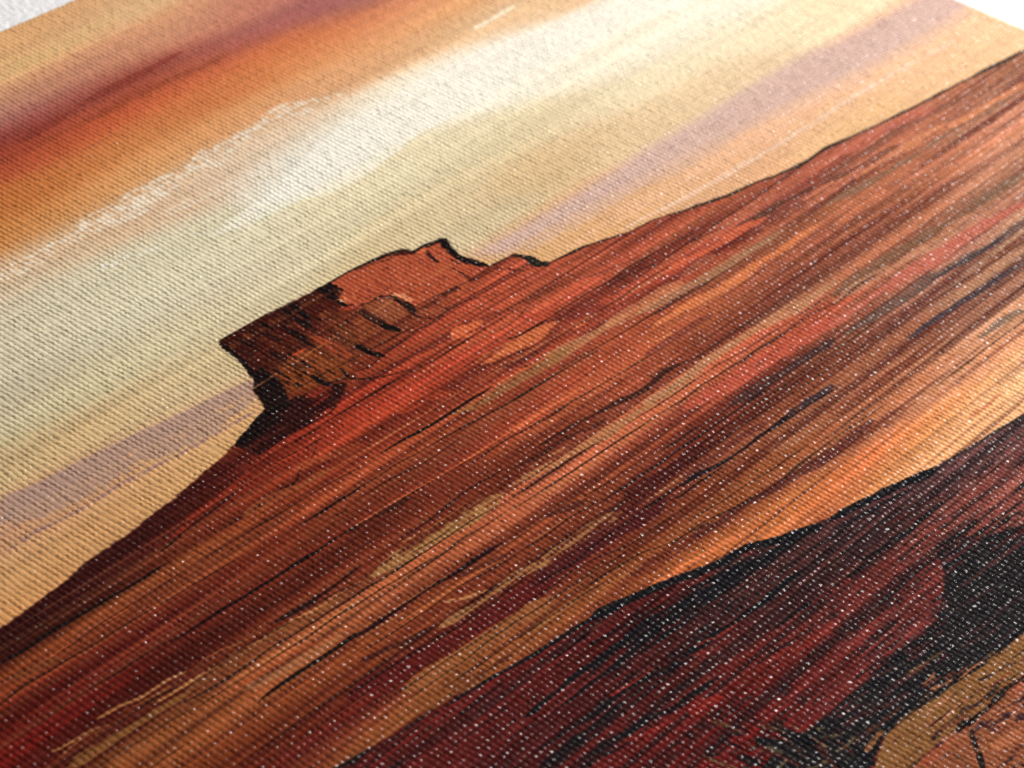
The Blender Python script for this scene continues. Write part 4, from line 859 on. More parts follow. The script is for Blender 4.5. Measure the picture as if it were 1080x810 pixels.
([(25.33,12.36),(32.03,12.52),(36.1,12.72),(40.28,12.93),(44.32,12.95),(48.69,13.16),(54.42,13.73)],1.253,(196,98,76),0.75,0.12,0.347,'b',1),
([(25.23,13.73),(30.46,14.13),(34.48,14.36),(37.92,14.32),(41.41,14.63),(45.09,15.04),(49.35,15.18),(51.57,15.3),(53.82,15.43)],0.773,(104,78,68),0.85,0.15,0.348,'b',1),
([(37.45,14.59),(41.17,14.76),(44.97,15.11),(48.12,15.19)],0.292,(66,58,64),0.8,0.12,0.219,'b',1),
([(28.47,17.61),(33.76,17.74),(37.39,17.94),(39.92,18.14),(42.73,18.21),(45.81,18.49)],0.421,(72,58,64),0.88,0.12,0.253,'b',1),
([(29.37,10.16),(34.54,10.32),(39.87,10.47),(44.15,10.66),(48.04,10.79),(52.27,11.13),(55.3,11.51),(58.13,11.67)],0.802,(124,86,62),0.8,0.15,0.361,'b',1),
([(28.48,10.72),(34.87,10.95),(39.73,11.4),(43.15,11.93),(47.03,11.72)],0.586,(196,136,100),0.7,0.15,0.264,'b',1),
([(33.05,21.4),(35.06,21.55),(37.77,21.64),(39.36,22.06)],0.663,(118,95,78),0.75,0.18,0.256,'b',1),
([(28.04,10.99),(31.59,10.78),(34.76,10.85)],0.181,(70,44,38),0.7,0.12,0.082,'b',1),
([(38.35,4.55),(41.92,4.41),(45.32,4.42),(47.05,4.43)],0.49,(205,115,70),0.7,0.12,0.265,'b',1),
([(41.17,2.09),(44.79,2.64),(49.5,2.94),(52.28,3.05),(56.67,3.31),(60.62,3.52),(64.39,3.52),(68.25,3.53),(72.15,3.91),(74.41,4.14)],0.766,(136,98,74),0.85,0.12,0.492,'b',1),
([(44.16,-0.5),(46.12,-0.31),(49.64,-0.35),(52.95,-0.22),(57.39,-0.37),(60.57,-0.08),(65.69,0.59),(70.71,0.66)],0.545,(132,80,60),0.8,0.12,0.393,'b',1),
([(43.64,0.18),(46.47,0.54),(49.33,0.91),(52.63,1.05),(54.69,1.25)],0.441,(100,60,45),0.7,0.15,0.298,'b',1),
([(46.56,1.55),(54.4,1.78),(58.59,1.81),(62.29,2.55),(68.01,2.93),(73.64,3.09)],0.66,(222,138,88),0.8,0.09,0.396,'b',1),
([(48.43,-1.75),(52.49,-1.38),(58.74,-0.82),(62.74,-0.26)],0.807,(192,100,76),0.7,0.09,0.415,'b',1),
([(50.68,10.65),(55.74,10.91),(59.1,11.13)],0.721,(128,96,74),0.75,0.12,0.371,'b',1),
([(15.41,-3.35),(16.78,-3.31),(20.08,-3.42),(22.57,-3.28),(25.87,-3.14),(28.33,-2.91)],0.14,(45,26,24),0.76,0.0,0.089,'b',1),
([(16.16,-2.86),(17.63,-2.89),(20.19,-2.64),(22.36,-2.09)],0.25,(70,36,34),0.7,0.18,0.094,'b',1),
([(13.08,-1.33),(14.01,-1.32),(16.29,-1.25),(18.5,-1.45),(21.28,-1.35),(23.46,-1.13)],0.114,(24,17,17),0.76,0.0,0.086,'b',1),
([(25.87,-2.27),(28.78,-2.0),(31.62,-1.64)],0.11,(60,34,28),0.76,0.0,0.095,'b',1),
([(32.08,-1.07),(34.27,-0.77),(36.61,-0.54),(38.62,-0.44),(40.05,-0.3),(42.58,-0.14)],0.481,(92,56,42),0.88,0.12,0.192,'b',1),
([(21.61,-1.06),(26.77,-0.63),(29.68,-0.52),(32.19,-0.44),(34.96,-0.17)],0.613,(216,98,56),0.75,0.15,0.23,'b',1),
([(14.11,2.82),(17.94,3.0),(21.98,3.29),(25.56,3.43),(28.55,3.33),(31.92,3.53),(34.22,3.43),(37.48,3.44)],0.678,(212,118,62),0.85,0.12,0.218,'b',1),
([(11.03,1.66),(12.34,1.72),(14.9,1.76),(17.19,1.84),(19.61,1.85),(22.83,2.03),(26.11,2.22),(28.55,2.31)],0.135,(45,30,26),0.76,0.0,0.086,'b',1),
([(13.44,0.78),(17.7,1.15),(20.99,1.42),(24.35,1.69),(28.33,1.77),(31.71,1.95),(36.56,1.93)],0.687,(164,118,82),0.75,0.21,0.221,'b',1),
([(11.89,0.2),(14.98,0.36),(18.11,0.52),(21.31,0.69)],0.873,(205,130,80),0.6,0.18,0.262,'b',1),
([(24.22,-1.14),(27.21,-0.93),(29.01,-0.76)],0.411,(150,60,44),0.5,0.18,0.092,'b',1),
([(19.49,7.95),(22.45,8.0),(26.99,8.06)],0.367,(120,75,55),0.6,0.18,0.083,'b',1),
([(-32.12,18.94),(-29.77,19.11),(-27.75,19.28),(-25.85,19.56),(-24.16,19.73),(-22.2,20.02)],0.274,(26,25,28),0.95,0.0,0.068,'f',0),
([(-25.04,19.7),(-23.66,19.82),(-21.78,20.03),(-19.42,20.18),(-17.98,20.3),(-16.46,20.53)],0.309,(26,25,28),0.95,0.0,0.07,'f',0),
([(-18.01,20.33),(-16.43,20.51),(-14.95,20.78),(-13.67,21.05),(-12.16,21.45),(-10.61,21.86),(-8.81,22.39),(-7.56,22.73),(-6.34,23.09)],0.632,(26,25,28),0.96,0.028,0.076,'f',0),
([(-49.8,16.95),(-41.03,17.78),(-38.29,18.05)],0.259,(26,25,28),0.95,0.0,0.065,'f',0),
([(-10.07,22.13),(-7.04,23.03),(-4.79,23.3),(-3.07,23.65),(-0.93,24.63),(1.25,25.32),(2.53,25.7)],0.796,(26,25,28),0.96,0.042,0.08,'f',0),
([(3.72,25.9),(6.08,26.23),(8.81,26.81),(10.97,27.16),(13.0,27.75),(15.01,28.08)],0.658,(26,25,28),0.95,0.042,0.079,'f',0),
([(14.66,27.98),(15.52,28.08),(18.92,28.54),(22.17,28.83),(25.75,29.29),(28.1,29.53)],0.259,(58,48,46),0.9,0.06,0.078,'f',0),
([(-23.13,21.02),(-20.8,21.05),(-18.99,21.04)],0.132,(24,17,17),0.95,0.0,0.066,'f',1),
([(-20.26,21.82),(-18.43,22.09),(-16.98,22.22)],0.14,(24,17,17),0.95,0.0,0.07,'f',1),
([(-29.05,23.16),(-26.17,23.14),(-23.77,23.08),(-21.29,23.28),(-18.95,23.33),(-16.87,23.59),(-14.58,24.02)],0.591,(26,25,28),0.92,0.175,0.066,'f',1),
([(-30.21,23.89),(-26.89,24.1),(-23.66,24.14),(-20.73,24.32),(-17.77,24.22),(-15.5,24.65),(-14.1,24.99)],0.369,(26,25,28),0.92,0.105,0.066,'f',1),
([(-31.03,25.62),(-28.26,25.81),(-25.57,26.09),(-22.86,26.12),(-20.54,26.46),(-18.78,26.94),(-17.12,27.07),(-15.29,27.1),(-12.54,27.25)],0.478,(26,25,28),0.92,0.105,0.066,'f',1),
([(-30.41,26.69),(-28.45,26.78),(-25.49,26.88),(-23.1,26.85)],0.489,(26,25,28),0.9,0.14,0.063,'f',1),
([(-29.6,28.18),(-26.95,28.48),(-25.31,28.7),(-23.03,29.05),(-21.63,29.47),(-17.91,29.73),(-16.49,29.9)],0.475,(26,25,28),0.9,0.158,0.066,'f',1),
([(-32.31,26.86),(-30.03,26.83),(-27.71,26.81)],0.61,(26,25,28),0.85,0.175,0.061,'f',1),
([(-28.82,28.72),(-26.87,29.25),(-24.65,29.35)],0.217,(26,25,28),0.9,0.105,0.065,'f',1),
([(-23.65,25.83),(-20.87,26.13),(-19.0,26.24),(-18.19,26.53)],0.189,(165,38,26),0.85,0.15,0.068,'f',1),
([(-26.13,29.28),(-24.32,29.67),(-23.1,29.93)],0.3,(150,36,26),0.7,0.18,0.067,'f',1),
([(-21.08,30.49),(-19.69,30.65),(-18.12,30.99)],0.671,(150,36,26),0.7,0.18,0.067,'f',1),
([(-28.75,23.92),(-25.79,23.99),(-23.38,23.94),(-21.68,24.13)],0.115,(135,34,28),0.8,0.12,0.065,'f',1),
([(-17.38,26.82),(-16.24,27.18),(-15.08,27.81)],0.344,(150,40,30),0.6,0.18,0.077,'f',1),
([(-27.63,23.37),(-24.95,23.37),(-22.21,23.37)],0.099,(120,34,28),0.7,0.18,0.064,'f',1),
([(-18.51,23.31),(-16.59,23.4),(-15.14,23.53),(-13.64,23.95),(-11.66,24.05),(-9.66,24.15),(-8.13,24.29),(-5.9,24.57)],1.012,(26,25,28),0.93,0.14,0.07,'f',1),
([(-22.07,21.11),(-19.96,21.16),(-18.94,21.15)],0.132,(24,17,17),0.95,0.0,0.066,'f',1),
([(-20.2,21.92),(-17.81,22.23),(-15.38,22.54),(-12.91,22.86)],0.188,(26,25,28),0.85,0.122,0.071,'f',1),
([(-19.44,23.4),(-17.02,23.99),(-15.24,24.19)],0.477,(26,25,28),0.85,0.175,0.072,'f',1),
([(-18.54,24.77),(-15.83,24.89),(-13.89,24.99),(-11.76,24.99)],0.223,(26,25,28),0.85,0.105,0.067,'f',1),
([(-15.82,26.89),(-12.9,27.2),(-11.42,27.36)],0.381,(26,25,28),0.95,0.035,0.069,'f',1),
([(-11.59,22.83),(-9.4,23.09),(-7.18,23.35)],0.16,(110,36,30),0.7,0.18,0.072,'f',1),
([(-12.87,23.41),(-10.87,23.51),(-8.5,23.95)],0.127,(100,34,30),0.7,0.18,0.071,'f',1),
([(-12.44,23.77),(-10.25,24.31),(-7.7,24.65),(-5.92,24.49),(-3.9,25.08),(-1.07,25.32),(1.26,25.61)],0.888,(26,25,28),0.93,0.14,0.073,'f',1),
([(-10.85,22.96),(-9.13,23.55),(-6.56,23.89),(-3.95,24.22)],0.249,(26,25,28),0.8,0.14,0.075,'f',1),
([(-13.51,24.79),(-9.53,25.0),(-7.66,25.21),(-5.1,25.27),(-3.34,25.6)],0.264,(26,25,28),0.9,0.087,0.07,'f',1),
([(-17.26,26.94),(-15.58,27.07),(-13.16,27.15),(-11.02,27.44),(-9.2,27.39),(-7.33,27.61),(-4.44,27.49),(-2.52,27.72)],0.376,(26,25,28),0.93,0.087,0.068,'f',1),
([(-10.44,27.48),(-7.33,27.61),(-5.47,27.56)],0.445,(26,25,28),0.7,0.175,0.067,'f',1),
([(-10.19,29.76),(-8.86,29.76),(-6.34,29.86),(-3.08,30.1),(-0.63,30.32),(2.04,30.43)],0.227,(26,25,28),0.93,0.052,0.068,'f',1),
([(-12.23,30.81),(-8.75,31.4),(-6.92,31.37)],0.181,(26,25,28),0.65,0.14,0.068,'f',1),
([(-13.67,30.9),(-11.73,31.04),(-10.07,31.39)],0.303,(26,25,28),0.6,0.175,0.068,'f',1),
([(-8.7,22.38),(-5.92,23.16),(-3.61,24.0)],0.142,(105,36,34),0.8,0.18,0.08,'f',1),
([(-12.83,31.48),(-10.69,31.79),(-7.68,32.42),(-5.66,32.58)],0.616,(140,42,32),0.55,0.21,0.069,'f',1),
([(-5.47,30.17),(-3.06,30.38),(-0.96,30.53)],0.459,(135,45,36),0.5,0.21,0.069,'f',1),
([(-15.28,26.86),(-13.14,27.42),(-10.84,27.61)],0.235,(140,40,30),0.7,0.18,0.07,'f',1),
([(1.7,27.17),(5.9,27.24),(8.71,27.62),(10.99,28.04)],0.278,(26,25,28),0.75,0.158,0.074,'f',1),
([(2.94,26.69),(5.15,27.1),(7.58,27.7)],0.434,(26,25,28),0.6,0.175,0.078,'f',1),
([(1.21,29.97),(2.93,30.24),(4.37,30.24),(6.77,30.56),(9.37,30.5),(11.83,30.54)],0.359,(26,25,28),0.88,0.122,0.07,'f',1),
([(5.16,33.57),(7.8,33.47),(10.23,33.54),(12.69,33.6),(14.99,33.78),(18.32,33.71),(20.5,33.7)],0.229,(26,25,28),0.9,0.105,0.069,'f',1),
([(5.53,33.92),(8.02,34.22),(11.2,34.45),(13.67,34.52),(16.57,34.67)],0.234,(26,25,28),0.75,0.158,0.07,'f',1),
([(10.79,33.51),(13.45,33.76),(17.34,33.95)],0.474,(150,72,60),0.5,0.21,0.071,'f',1),
([(5.51,31.31),(9.41,31.66),(13.59,31.61),(16.9,31.81),(20.09,32.43)],0.724,(140,64,54),0.5,0.18,0.072,'f',1),
([(12.58,29.81),(16.47,30.25),(19.66,30.85)],0.428,(72,48,50),0.5,0.24,0.077,'f',1),
([(3.74,36.44),(6.62,36.72),(9.65,36.95),(13.21,37.32)],0.31,(88,46,46),0.75,0.24,0.07,'f',1),
([(-10.31,38.71),(-6.96,38.92),(-3.12,39.65)],0.293,(84,40,40),0.6,0.3,0.066,'f',1),
([(-14.62,38.4),(-11.14,39.21),(-8.48,39.83)],0.377,(80,38,36),0.7,0.24,0.068,'f',1),
([(0.46,37.57),(3.81,37.93),(7.54,38.9)],0.238,(75,48,50),0.6,0.3,0.071,'f',1),
([(-15.75,39.84),(-13.01,39.98),(-10.21,40.12)],0.274,(95,48,32),0.7,0.24,0.062,'f',1),
([(-3.61,39.19),(-0.79,39.43),(1.53,39.99)],0.228,(70,42,44),0.55,0.3,0.068,'f',1),
([(-17.07,41.45),(-15.86,41.25),(-14.35,40.86),(-12.65,40.64),(-10.01,40.82),(-7.39,41.18),(-4.48,41.55),(-0.92,41.99),(1.49,42.02),(3.17,42.09)],0.549,(26,25,28),0.95,0.052,0.062,'f',1),
([(-16.19,43.71),(-14.81,43.68),(-11.76,43.88),(-9.04,44.17),(-6.27,44.47),(-3.96,44.52),(-1.51,44.68),(0.43,44.81)],0.316,(24,17,17),0.93,0.052,0.062,'f',1),
([(-9.06,43.92),(-8.24,44.12),(-7.58,44.41)],0.619,(24,17,17),0.9,0.07,0.07,'f',1),
([(-8.48,44.25),(-9.45,45.21),(-10.41,46.16),(-11.81,47.35)],0.408,(26,25,28),0.9,0.087,0.061,'f',1),
([(-5.47,44.29),(-3.8,44.43),(-2.97,44.51)],0.491,(26,25,28),0.85,0.105,0.063,'f',1),
([(-5.73,45.25),(-5.68,46.02),(-4.89,46.79)],0.695,(60,38,44),0.85,0.21,0.089,'f',1),
([(-7.7,45.01),(-7.63,46.04),(-6.66,46.03)],0.553,(90,42,40),0.7,0.24,0.083,'f',1),
([(-14.08,44.18),(-11.89,44.22),(-10.13,44.53)],0.817,(160,72,40),0.7,0.18,0.061,'f',1),
([(-9.34,46.74),(-7.55,47.07),(-6.15,47.49)],1.02,(190,110,66),0.7,0.18,0.066,'f',1),
([(-11.68,44.9),(-11.78,45.75),(-12.48,46.68)],0.407,(110,60,40),0.7,0.24,0.073,'f',1),
([(-3.95,44.79),(-2.86,44.86),(-1.84,45.11)],0.725,(190,90,55),0.7,0.18,0.065,'f',1),
([(-12.0,40.79),(-8.61,41.22),(-5.3,41.74)],0.288,(165,112,60),0.5,0.24,0.065,'f',1),
([(-15.91,40.74),(-14.37,40.61),(-13.2,40.57)],0.323,(165,100,48),0.8,0.18,0.058,'f',1),
([(-16.41,40.24),(-16.2,40.92),(-16.51,41.78)],0.805,(26,25,28),0.9,0.07,0.08,'f',1),
([(-18.08,35.55),(-17.94,37.1),(-18.19,39.42),(-18.53,40.7)],0.79,(26,25,28),0.92,0.122,0.079,'f',1),
([(-19.97,34.87),(-20.0,36.25),(-20.28,38.05),(-20.47,39.25)],0.516,(26,25,28),0.9,0.122,0.077,'f',1),
([(-17.17,34.55),(-17.97,35.89),(-18.13,36.68)],0.266,(50,38,26),0.85,0.105,0.07,'f',1),
([(-17.17,37.15),(-17.26,37.89),(-17.27,38.7)],0.214,(140,118,74),0.8,0.06,0.08,'f',1),
([(-22.22,34.99),(-21.85,36.51),(-22.11,37.62)],0.531,(26,25,28),0.85,0.14,0.08,'f',1),
([(-15.24,37.15),(-16.54,37.3),(-17.46,37.34)],0.39,(26,25,28),0.85,0.105,0.058,'f',1),
([(-17.14,35.77),(-17.07,36.54),(-17.17,37.15)],0.181,(120,70,40),0.7,0.18,0.081,'f',1),
([(-23.86,33.37),(-23.62,34.3),(-23.8,35.5)],0.263,(90,60,36),0.7,0.18,0.079,'f',1),
([(-17.13,37.67),(-17.93,38.98),(-18.43,40.11)],0.455,(100,44,36),0.5,0.3,0.068,'f',1),
([(-20.12,36.6),(-20.19,37.45),(-20.09,38.47)],0.267,(110,36,30),0.6,0.24,0.08,'f',1),
([(-18.64,36.18),(-18.77,37.22),(-19.19,38.44)],0.251,(95,60,42),0.6,0.24,0.075,'f',1),
([(-5.17,-11.24),(-5.21,-10.26),(-5.23,-9.33)],0.133,(140,66,32),0.5898023694939323,0.18,0.098,'b',1),
([(-9.75,-10.91),(-9.84,-10.2),(-9.78,-9.53)],0.201,(24,17,17),0.4524295172495036,0.105,0.095,'b',1),
([(-4.03,-17.13),(-4.08,-16.55),(-4.06,-16.07)],0.114,(96,44,22),0.5159121447393477,0.18,0.1,'b',1),
([(-4.6,-12.0),(-4.56,-11.48),(-4.63,-10.88)],0.176,(24,17,17),0.5307020352486447,0.105,0.098,'b',1),
([(-11.26,-11.85),(-11.26,-11.3),(-11.28,-10.63)],0.104,(42,20,16),0.45783059033777773,0.105,0.094,'b',1),
([(-7.89,-17.57),(-7.93,-17.01),(-7.92,-16.54)],0.103,(24,17,17),0.5201842459480136,0.105,0.097,'b',1),
([(-9.68,-13.54),(-9.64,-13.19),(-9.7,-12.71)],0.264,(140,66,32),0.5944565285371455,0.18,0.096,'b',1),
([(-3.25,-14.91),(-3.22,-14.6),(-3.27,-14.34)],0.191,(24,17,17),0.5333684174970761,0.105,0.1,'b',1),
([(-4.6,-12.53),(-4.62,-12.0),(-4.63,-11.58)],0.232,(96,44,22),0.7678039493699718,0.18,0.098,'b',1),
([(-3.09,-15.1),(-3.04,-14.87),(-3.11,-14.54)],0.22,(96,44,22),0.6454601388179352,0.18,0.1,'b',1),
([(-3.01,-15.7),(-3.05,-15.31),(-3.03,-15.07)],0.134,(140,66,32),0.832454173230343,0.18,0.1,'b',1),
([(-7.57,-11.6),(-7.52,-10.92),(-7.6,-10.18)],0.17,(96,44,22),0.8463099663776397,0.18,0.096,'b',1),
([(-7.25,-17.67),(-7.24,-17.04),(-7.28,-16.49)],0.173,(140,66,32),0.5547703278436429,0.18,0.098,'b',1),
([(-8.66,-9.5),(-8.63,-8.91),(-8.69,-8.32)],0.116,(96,44,22),0.7447287265821169,0.18,0.095,'b',1),
([(-5.47,-13.26),(-5.49,-12.39),(-5.52,-11.39)],0.153,(24,17,17),0.40333653629498534,0.105,0.098,'b',1),
([(-9.36,-12.75),(-9.4,-11.83),(-9.4,-10.95)],0.134,(42,20,16),0.4871908667915956,0.105,0.095,'b',1),
([(-6.62,-10.26),(-6.65,-9.95),(-6.63,-9.8)],0.143,(24,17,17),0.5310833568132666,0.105,0.097,'b',1),
([(-6.13,-12.49),(-6.1,-11.93),(-6.16,-11.31)],0.179,(96,44,22),0.8051527159373294,0.18,0.097,'b',1),
([(-1.46,-14.0),(-1.44,-13.73),(-1.49,-13.33)],0.152,(140,66,32),0.8095886522136102,0.18,0.101,'b',1),
([(-7.28,-11.83),(-7.35,-11.34),(-7.3,-10.92)],0.121,(42,20,16),0.5032239924010419,0.105,0.097,'b',1),
([(-8.1,-9.21),(-8.14,-8.23),(-8.14,-7.34)],0.165,(42,20,16),0.5445186230091662,0.105,0.096,'b',1),
([(-7.8,-15.4),(-7.81,-14.51),(-7.85,-13.5)],0.122,(42,20,16),0.48217757468209826,0.105,0.097,'b',1),
([(-11.24,-11.73),(-11.24,-11.2),(-11.26,-10.63)],0.115,(42,20,16),0.5496103926296734,0.105,0.094,'b',1),
([(-6.45,-9.87),(-6.5,-9.56),(-6.46,-9.29)],0.122,(42,20,16),0.6835629540333225,0.105,0.097,'b',1),
([(-3.16,-14.33),(-3.16,-13.96),(-3.19,-13.51)],0.193,(140,66,32),0.6699169017981454,0.18,0.1,'b',1),
([(-4.61,-14.51),(-4.59,-13.65),(-4.66,-12.74)],0.148,(42,20,16),0.7034642828617236,0.105,0.099,'b',1),
([(-12.52,-12.79),(-12.56,-12.55),(-12.53,-12.26)],0.102,(42,20,16),0.4937154424450544,0.105,0.094,'b',1),
([(-2.78,-13.79),(-2.83,-12.98),(-2.83,-12.35)],0.145,(42,20,16),0.6111661538816698,0.105,0.1,'b',1),
([(-10.33,-17.26),(-10.35,-16.3),(-10.36,-15.49)],0.145,(24,17,17),0.5321731331944289,0.105,0.096,'b',1),
([(-7.63,-15.95),(-7.66,-15.56),(-7.65,-15.22)],0.131,(140,66,32),0.5330830447251426,0.18,0.097,'b',1),
([(-10.79,-17.85),(-10.8,-16.95),(-10.82,-16.08)],0.116,(24,17,17),0.5834507517045264,0.105,0.096,'b',1),
([(-11.22,-13.54),(-11.23,-13.02),(-11.23,-12.56)],0.143,(96,44,22),0.6704071040901376,0.18,0.095,'b',1),
([(-7.34,-14.47),(-7.29,-13.65),(-7.38,-12.75)],0.195,(42,20,16),0.651075435531942,0.105,0.097,'b',1),
([(-8.81,-18.08),(-8.85,-17.11),(-8.85,-16.28)],0.186,(42,20,16),0.536406773340703,0.105,0.097,'b',1),
([(-11.68,-15.93),(-11.72,-15.3),(-11.69,-14.84)],0.105,(42,20,16),0.7089371493416229,0.105,0.095,'b',1),
([(-10.99,-11.57),(-10.97,-11.26),(-11.0,-10.98)],0.147,(42,20,16),0.5829839019658832,0.105,0.094,'b',1),
([(-10.01,-17.92),(-9.97,-17.38),(-10.03,-16.8)],0.217,(140,66,32),0.5968582598807151,0.18,0.096,'b',1),
([(-4.44,-16.16),(-4.39,-15.7),(-4.47,-15.16)],0.185,(24,17,17),0.503600627226372,0.105,0.099,'b',1),
([(-4.8,-17.58),(-4.77,-16.9),(-4.84,-16.25)],0.135,(24,17,17),0.7169372783548268,0.105,0.099,'b',1),
([(-7.65,-12.07),(-7.73,-11.44),(-7.68,-10.9)],0.194,(42,20,16),0.6350461375987444,0.105,0.096,'b',1),
([(-3.36,-14.55),(-3.42,-13.66),(-3.42,-12.8)],0.161,(96,44,22),0.8013556374107857,0.18,0.099,'b',1),
([(-6.8,-15.32),(-6.85,-14.96),(-6.81,-14.75)],0.151,(24,17,17),0.4811560082454226,0.105,0.098,'b',1),
([(-4.25,-15.52),(-4.29,-15.21),(-4.26,-14.96)],0.098,(42,20,16),0.6938186561577031,0.105,0.099,'b',1),
([(-9.05,-12.14),(-9.11,-11.42),(-9.08,-10.8)],0.191,(140,66,32),0.7290324669697629,0.18,0.096,'b',1),
([(-10.46,-12.87),(-10.47,-12.02),(-10.49,-11.08)],0.177,(42,20,16),0.6308077211463357,0.105,0.095,'b',1),
([(-7.67,-15.42),(-7.67,-14.61),(-7.71,-13.9)],0.217,(96,44,22),0.6522559566541299,0.18,0.097,'b',1),
([(-8.91,-10.53),(-8.87,-10.15),(-8.93,-9.63)],0.162,(24,17,17),0.6729003340914228,0.105,0.095,'b',1),
([(-3.77,-14.2),(-3.78,-13.58),(-3.81,-12.98)],0.28,(96,44,22),0.8242653635050834,0.18,0.099,'b',1),
([(-6.26,-10.38),(-6.21,-9.57),(-6.31,-8.73)],0.243,(96,44,22),0.7059295177814999,0.18,0.097,'b',1),
([(-5.1,-16.65),(-5.08,-16.48),(-5.11,-16.16)],0.201,(96,44,22),0.760600555648632,0.18,0.099,'b',1),
([(-6.36,-11.99),(-6.35,-11.57),(-6.38,-11.04)],0.194,(24,17,17),0.4184357778565622,0.105,0.097,'b',1),
([(-9.62,-11.58),(-9.6,-10.86),(-9.65,-10.16)],0.192,(42,20,16),0.4869738936292926,0.105,0.095,'b',1),
([(-9.03,-12.32),(-8.97,-11.98),(-9.05,-11.62)],0.138,(96,44,22),0.5184696140373454,0.18,0.096,'b',1),
([(-11.28,-17.52),(-11.3,-17.2),(-11.29,-17.0)],0.124,(140,66,32),0.6067609187220855,0.18,0.095,'b',1),
([(-8.78,-12.47),(-8.79,-12.05),(-8.8,-11.51)],0.176,(24,17,17),0.4386275462970708,0.105,0.096,'b',1),
([(-11.04,-14.41),(-10.98,-13.72),(-11.06,-12.98)],0.221,(96,44,22),0.8198326177935442,0.18,0.095,'b',1),
([(-3.95,-13.31),(-3.9,-12.42),(-4.0,-11.47)],0.246,(96,44,22),0.8096228717249676,0.18,0.099,'b',1),
([(-3.98,-12.28),(-4.06,-11.81),(-4.0,-11.46)],0.137,(42,20,16),0.5239058827710013,0.105,0.099,'b',1),
([(-6.39,-16.48),(-6.43,-16.02),(-6.41,-15.58)],0.186,(140,66,32),0.7817985442385307,0.18,0.098,'b',1),
([(-7.6,-12.9),(-7.6,-12.41),(-7.62,-12.02)],0.246,(140,66,32),0.5076075522003152,0.18,0.097,'b',1),
([(-9.65,-12.01),(-9.69,-11.49),(-9.67,-11.14)],0.245,(140,66,32),0.627327646546574,0.18,0.095,'b',1),
([(-8.26,-17.14),(-8.32,-16.2),(-8.3,-15.4)],0.221,(96,44,22),0.8197705240255067,0.18,0.097,'b',1),
([(-12.24,-15.44),(-12.27,-14.51),(-12.27,-13.53)],0.192,(24,17,17),0.6605957563346125,0.105,0.094,'b',1),
([(-8.7,-9.92),(-8.69,-9.5),(-8.72,-8.91)],0.126,(42,20,16),0.43877561823129335,0.105,0.095,'b',1),
([(-10.25,-14.2),(-10.27,-13.65),(-10.27,-13.05)],0.147,(140,66,32),0.8099698556737889,0.18,0.095,'b',1),
([(4.14,-14.27),(4.07,-13.44),(4.0,-12.62)],0.136,(150,64,38),0.5,0.24,0.102,'b',1),
([(5.51,-12.13),(5.43,-11.25),(5.35,-10.37)],0.163,(120,48,30),0.5,0.24,0.103,'b',1),
([(6.49,-12.92),(6.43,-12.23),(6.36,-11.54)],0.093,(150,64,38),0.5,0.24,0.103,'b',1),
([(0.76,-15.27),(0.68,-14.33),(0.61,-13.39)],0.139,(150,64,38),0.5,0.24,0.1,'b',1),
([(4.11,-15.18),(4.06,-14.62),(4.01,-14.06)],0.109,(214,112,72),0.5,0.24,0.102,'b',1),
([(6.12,-13.57),(6.06,-12.82),(5.99,-12.08)],0.182,(214,112,72),0.5,0.24,0.103,'b',1),
([(5.88,-14.55),(5.84,-14.05),(5.8,-13.56)],0.123,(214,112,72),0.5,0.24,0.103,'b',1),
([(1.72,-15.16),(1.65,-14.26),(1.58,-13.37)],0.1,(120,48,30),0.5,0.24,0.101,'b',1),
([(4.73,-15.76),(4.67,-15.11),(4.62,-14.46)],0.166,(120,48,30),0.5,0.24,0.103,'b',1),
([(6.58,-11.8),(6.51,-11.11),(6.45,-10.43)],0.102,(120,48,30),0.5,0.24,0.103,'b',1),
([(5.82,-14.63),(5.75,-13.88),(5.68,-13.12)],0.159,(214,112,72),0.5,0.24,0.103,'b',1),
([(5.07,-11.69),(5.04,-11.41),(5.02,-11.13)],0.095,(150,64,38),0.5,0.24,0.102,'b',1),
([(7.73,-12.69),(7.68,-12.18),(7.63,-11.68)],0.149,(120,48,30),0.5,0.24,0.104,'b',1),
([(3.75,-12.61),(3.72,-12.21),(3.69,-11.82)],0.173,(150,64,38),0.5,0.24,0.102,'b',1),
([(1.5,-14.5),(1.47,-14.08),(1.44,-13.67)],0.151,(150,64,38),0.5,0.24,0.101,'b',1),
([(8.24,-14.84),(8.19,-14.37),(8.15,-13.9)],0.178,(150,64,38),0.5,0.24,0.105,'b',1),
([(8.01,-14.44),(7.98,-14.12),(7.95,-13.8)],0.139,(150,64,38),0.5,0.24,0.105,'b',1),
([(2.9,-14.69),(2.87,-14.41),(2.85,-14.13)],0.113,(150,64,38),0.5,0.24,0.102,'b',1),
([(8.77,-15.7),(8.75,-15.45),(8.73,-15.2)],0.128,(150,64,38),0.5,0.24,0.105,'b',1),
([(6.28,-13.0),(6.23,-12.46),(6.18,-11.92)],0.105,(120,48,30),0.5,0.24,0.103,'b',1),
([(5.15,-11.24),(5.11,-10.8),(5.07,-10.36)],0.105,(214,112,72),0.5,0.24,0.102,'b',1),
([(-6.5,37.37),(-5.82,37.44),(-5.13,37.5)],0.222,(26,25,28),0.7,0.158,0.066,'f',1),
([(8.7,33.58),(9.73,33.7),(10.76,33.81)],0.262,(26,25,28),0.7,0.158,0.072,'f',1),
([(-1.65,37.2),(0.27,37.34),(2.22,37.48)],0.153,(26,25,28),0.7,0.158,0.066,'f',1),
([(-5.38,37.69),(-3.33,37.91),(-1.25,38.13)],0.212,(92,40,38),0.7,0.27,0.067,'f',1),
([(7.03,33.16),(9.42,33.31),(11.85,33.47)],0.28,(26,25,28),0.7,0.158,0.07,'f',1),
([(-15.09,37.69),(-14.47,37.76),(-13.85,37.83)],0.139,(26,25,28),0.7,0.158,0.064,'f',1),
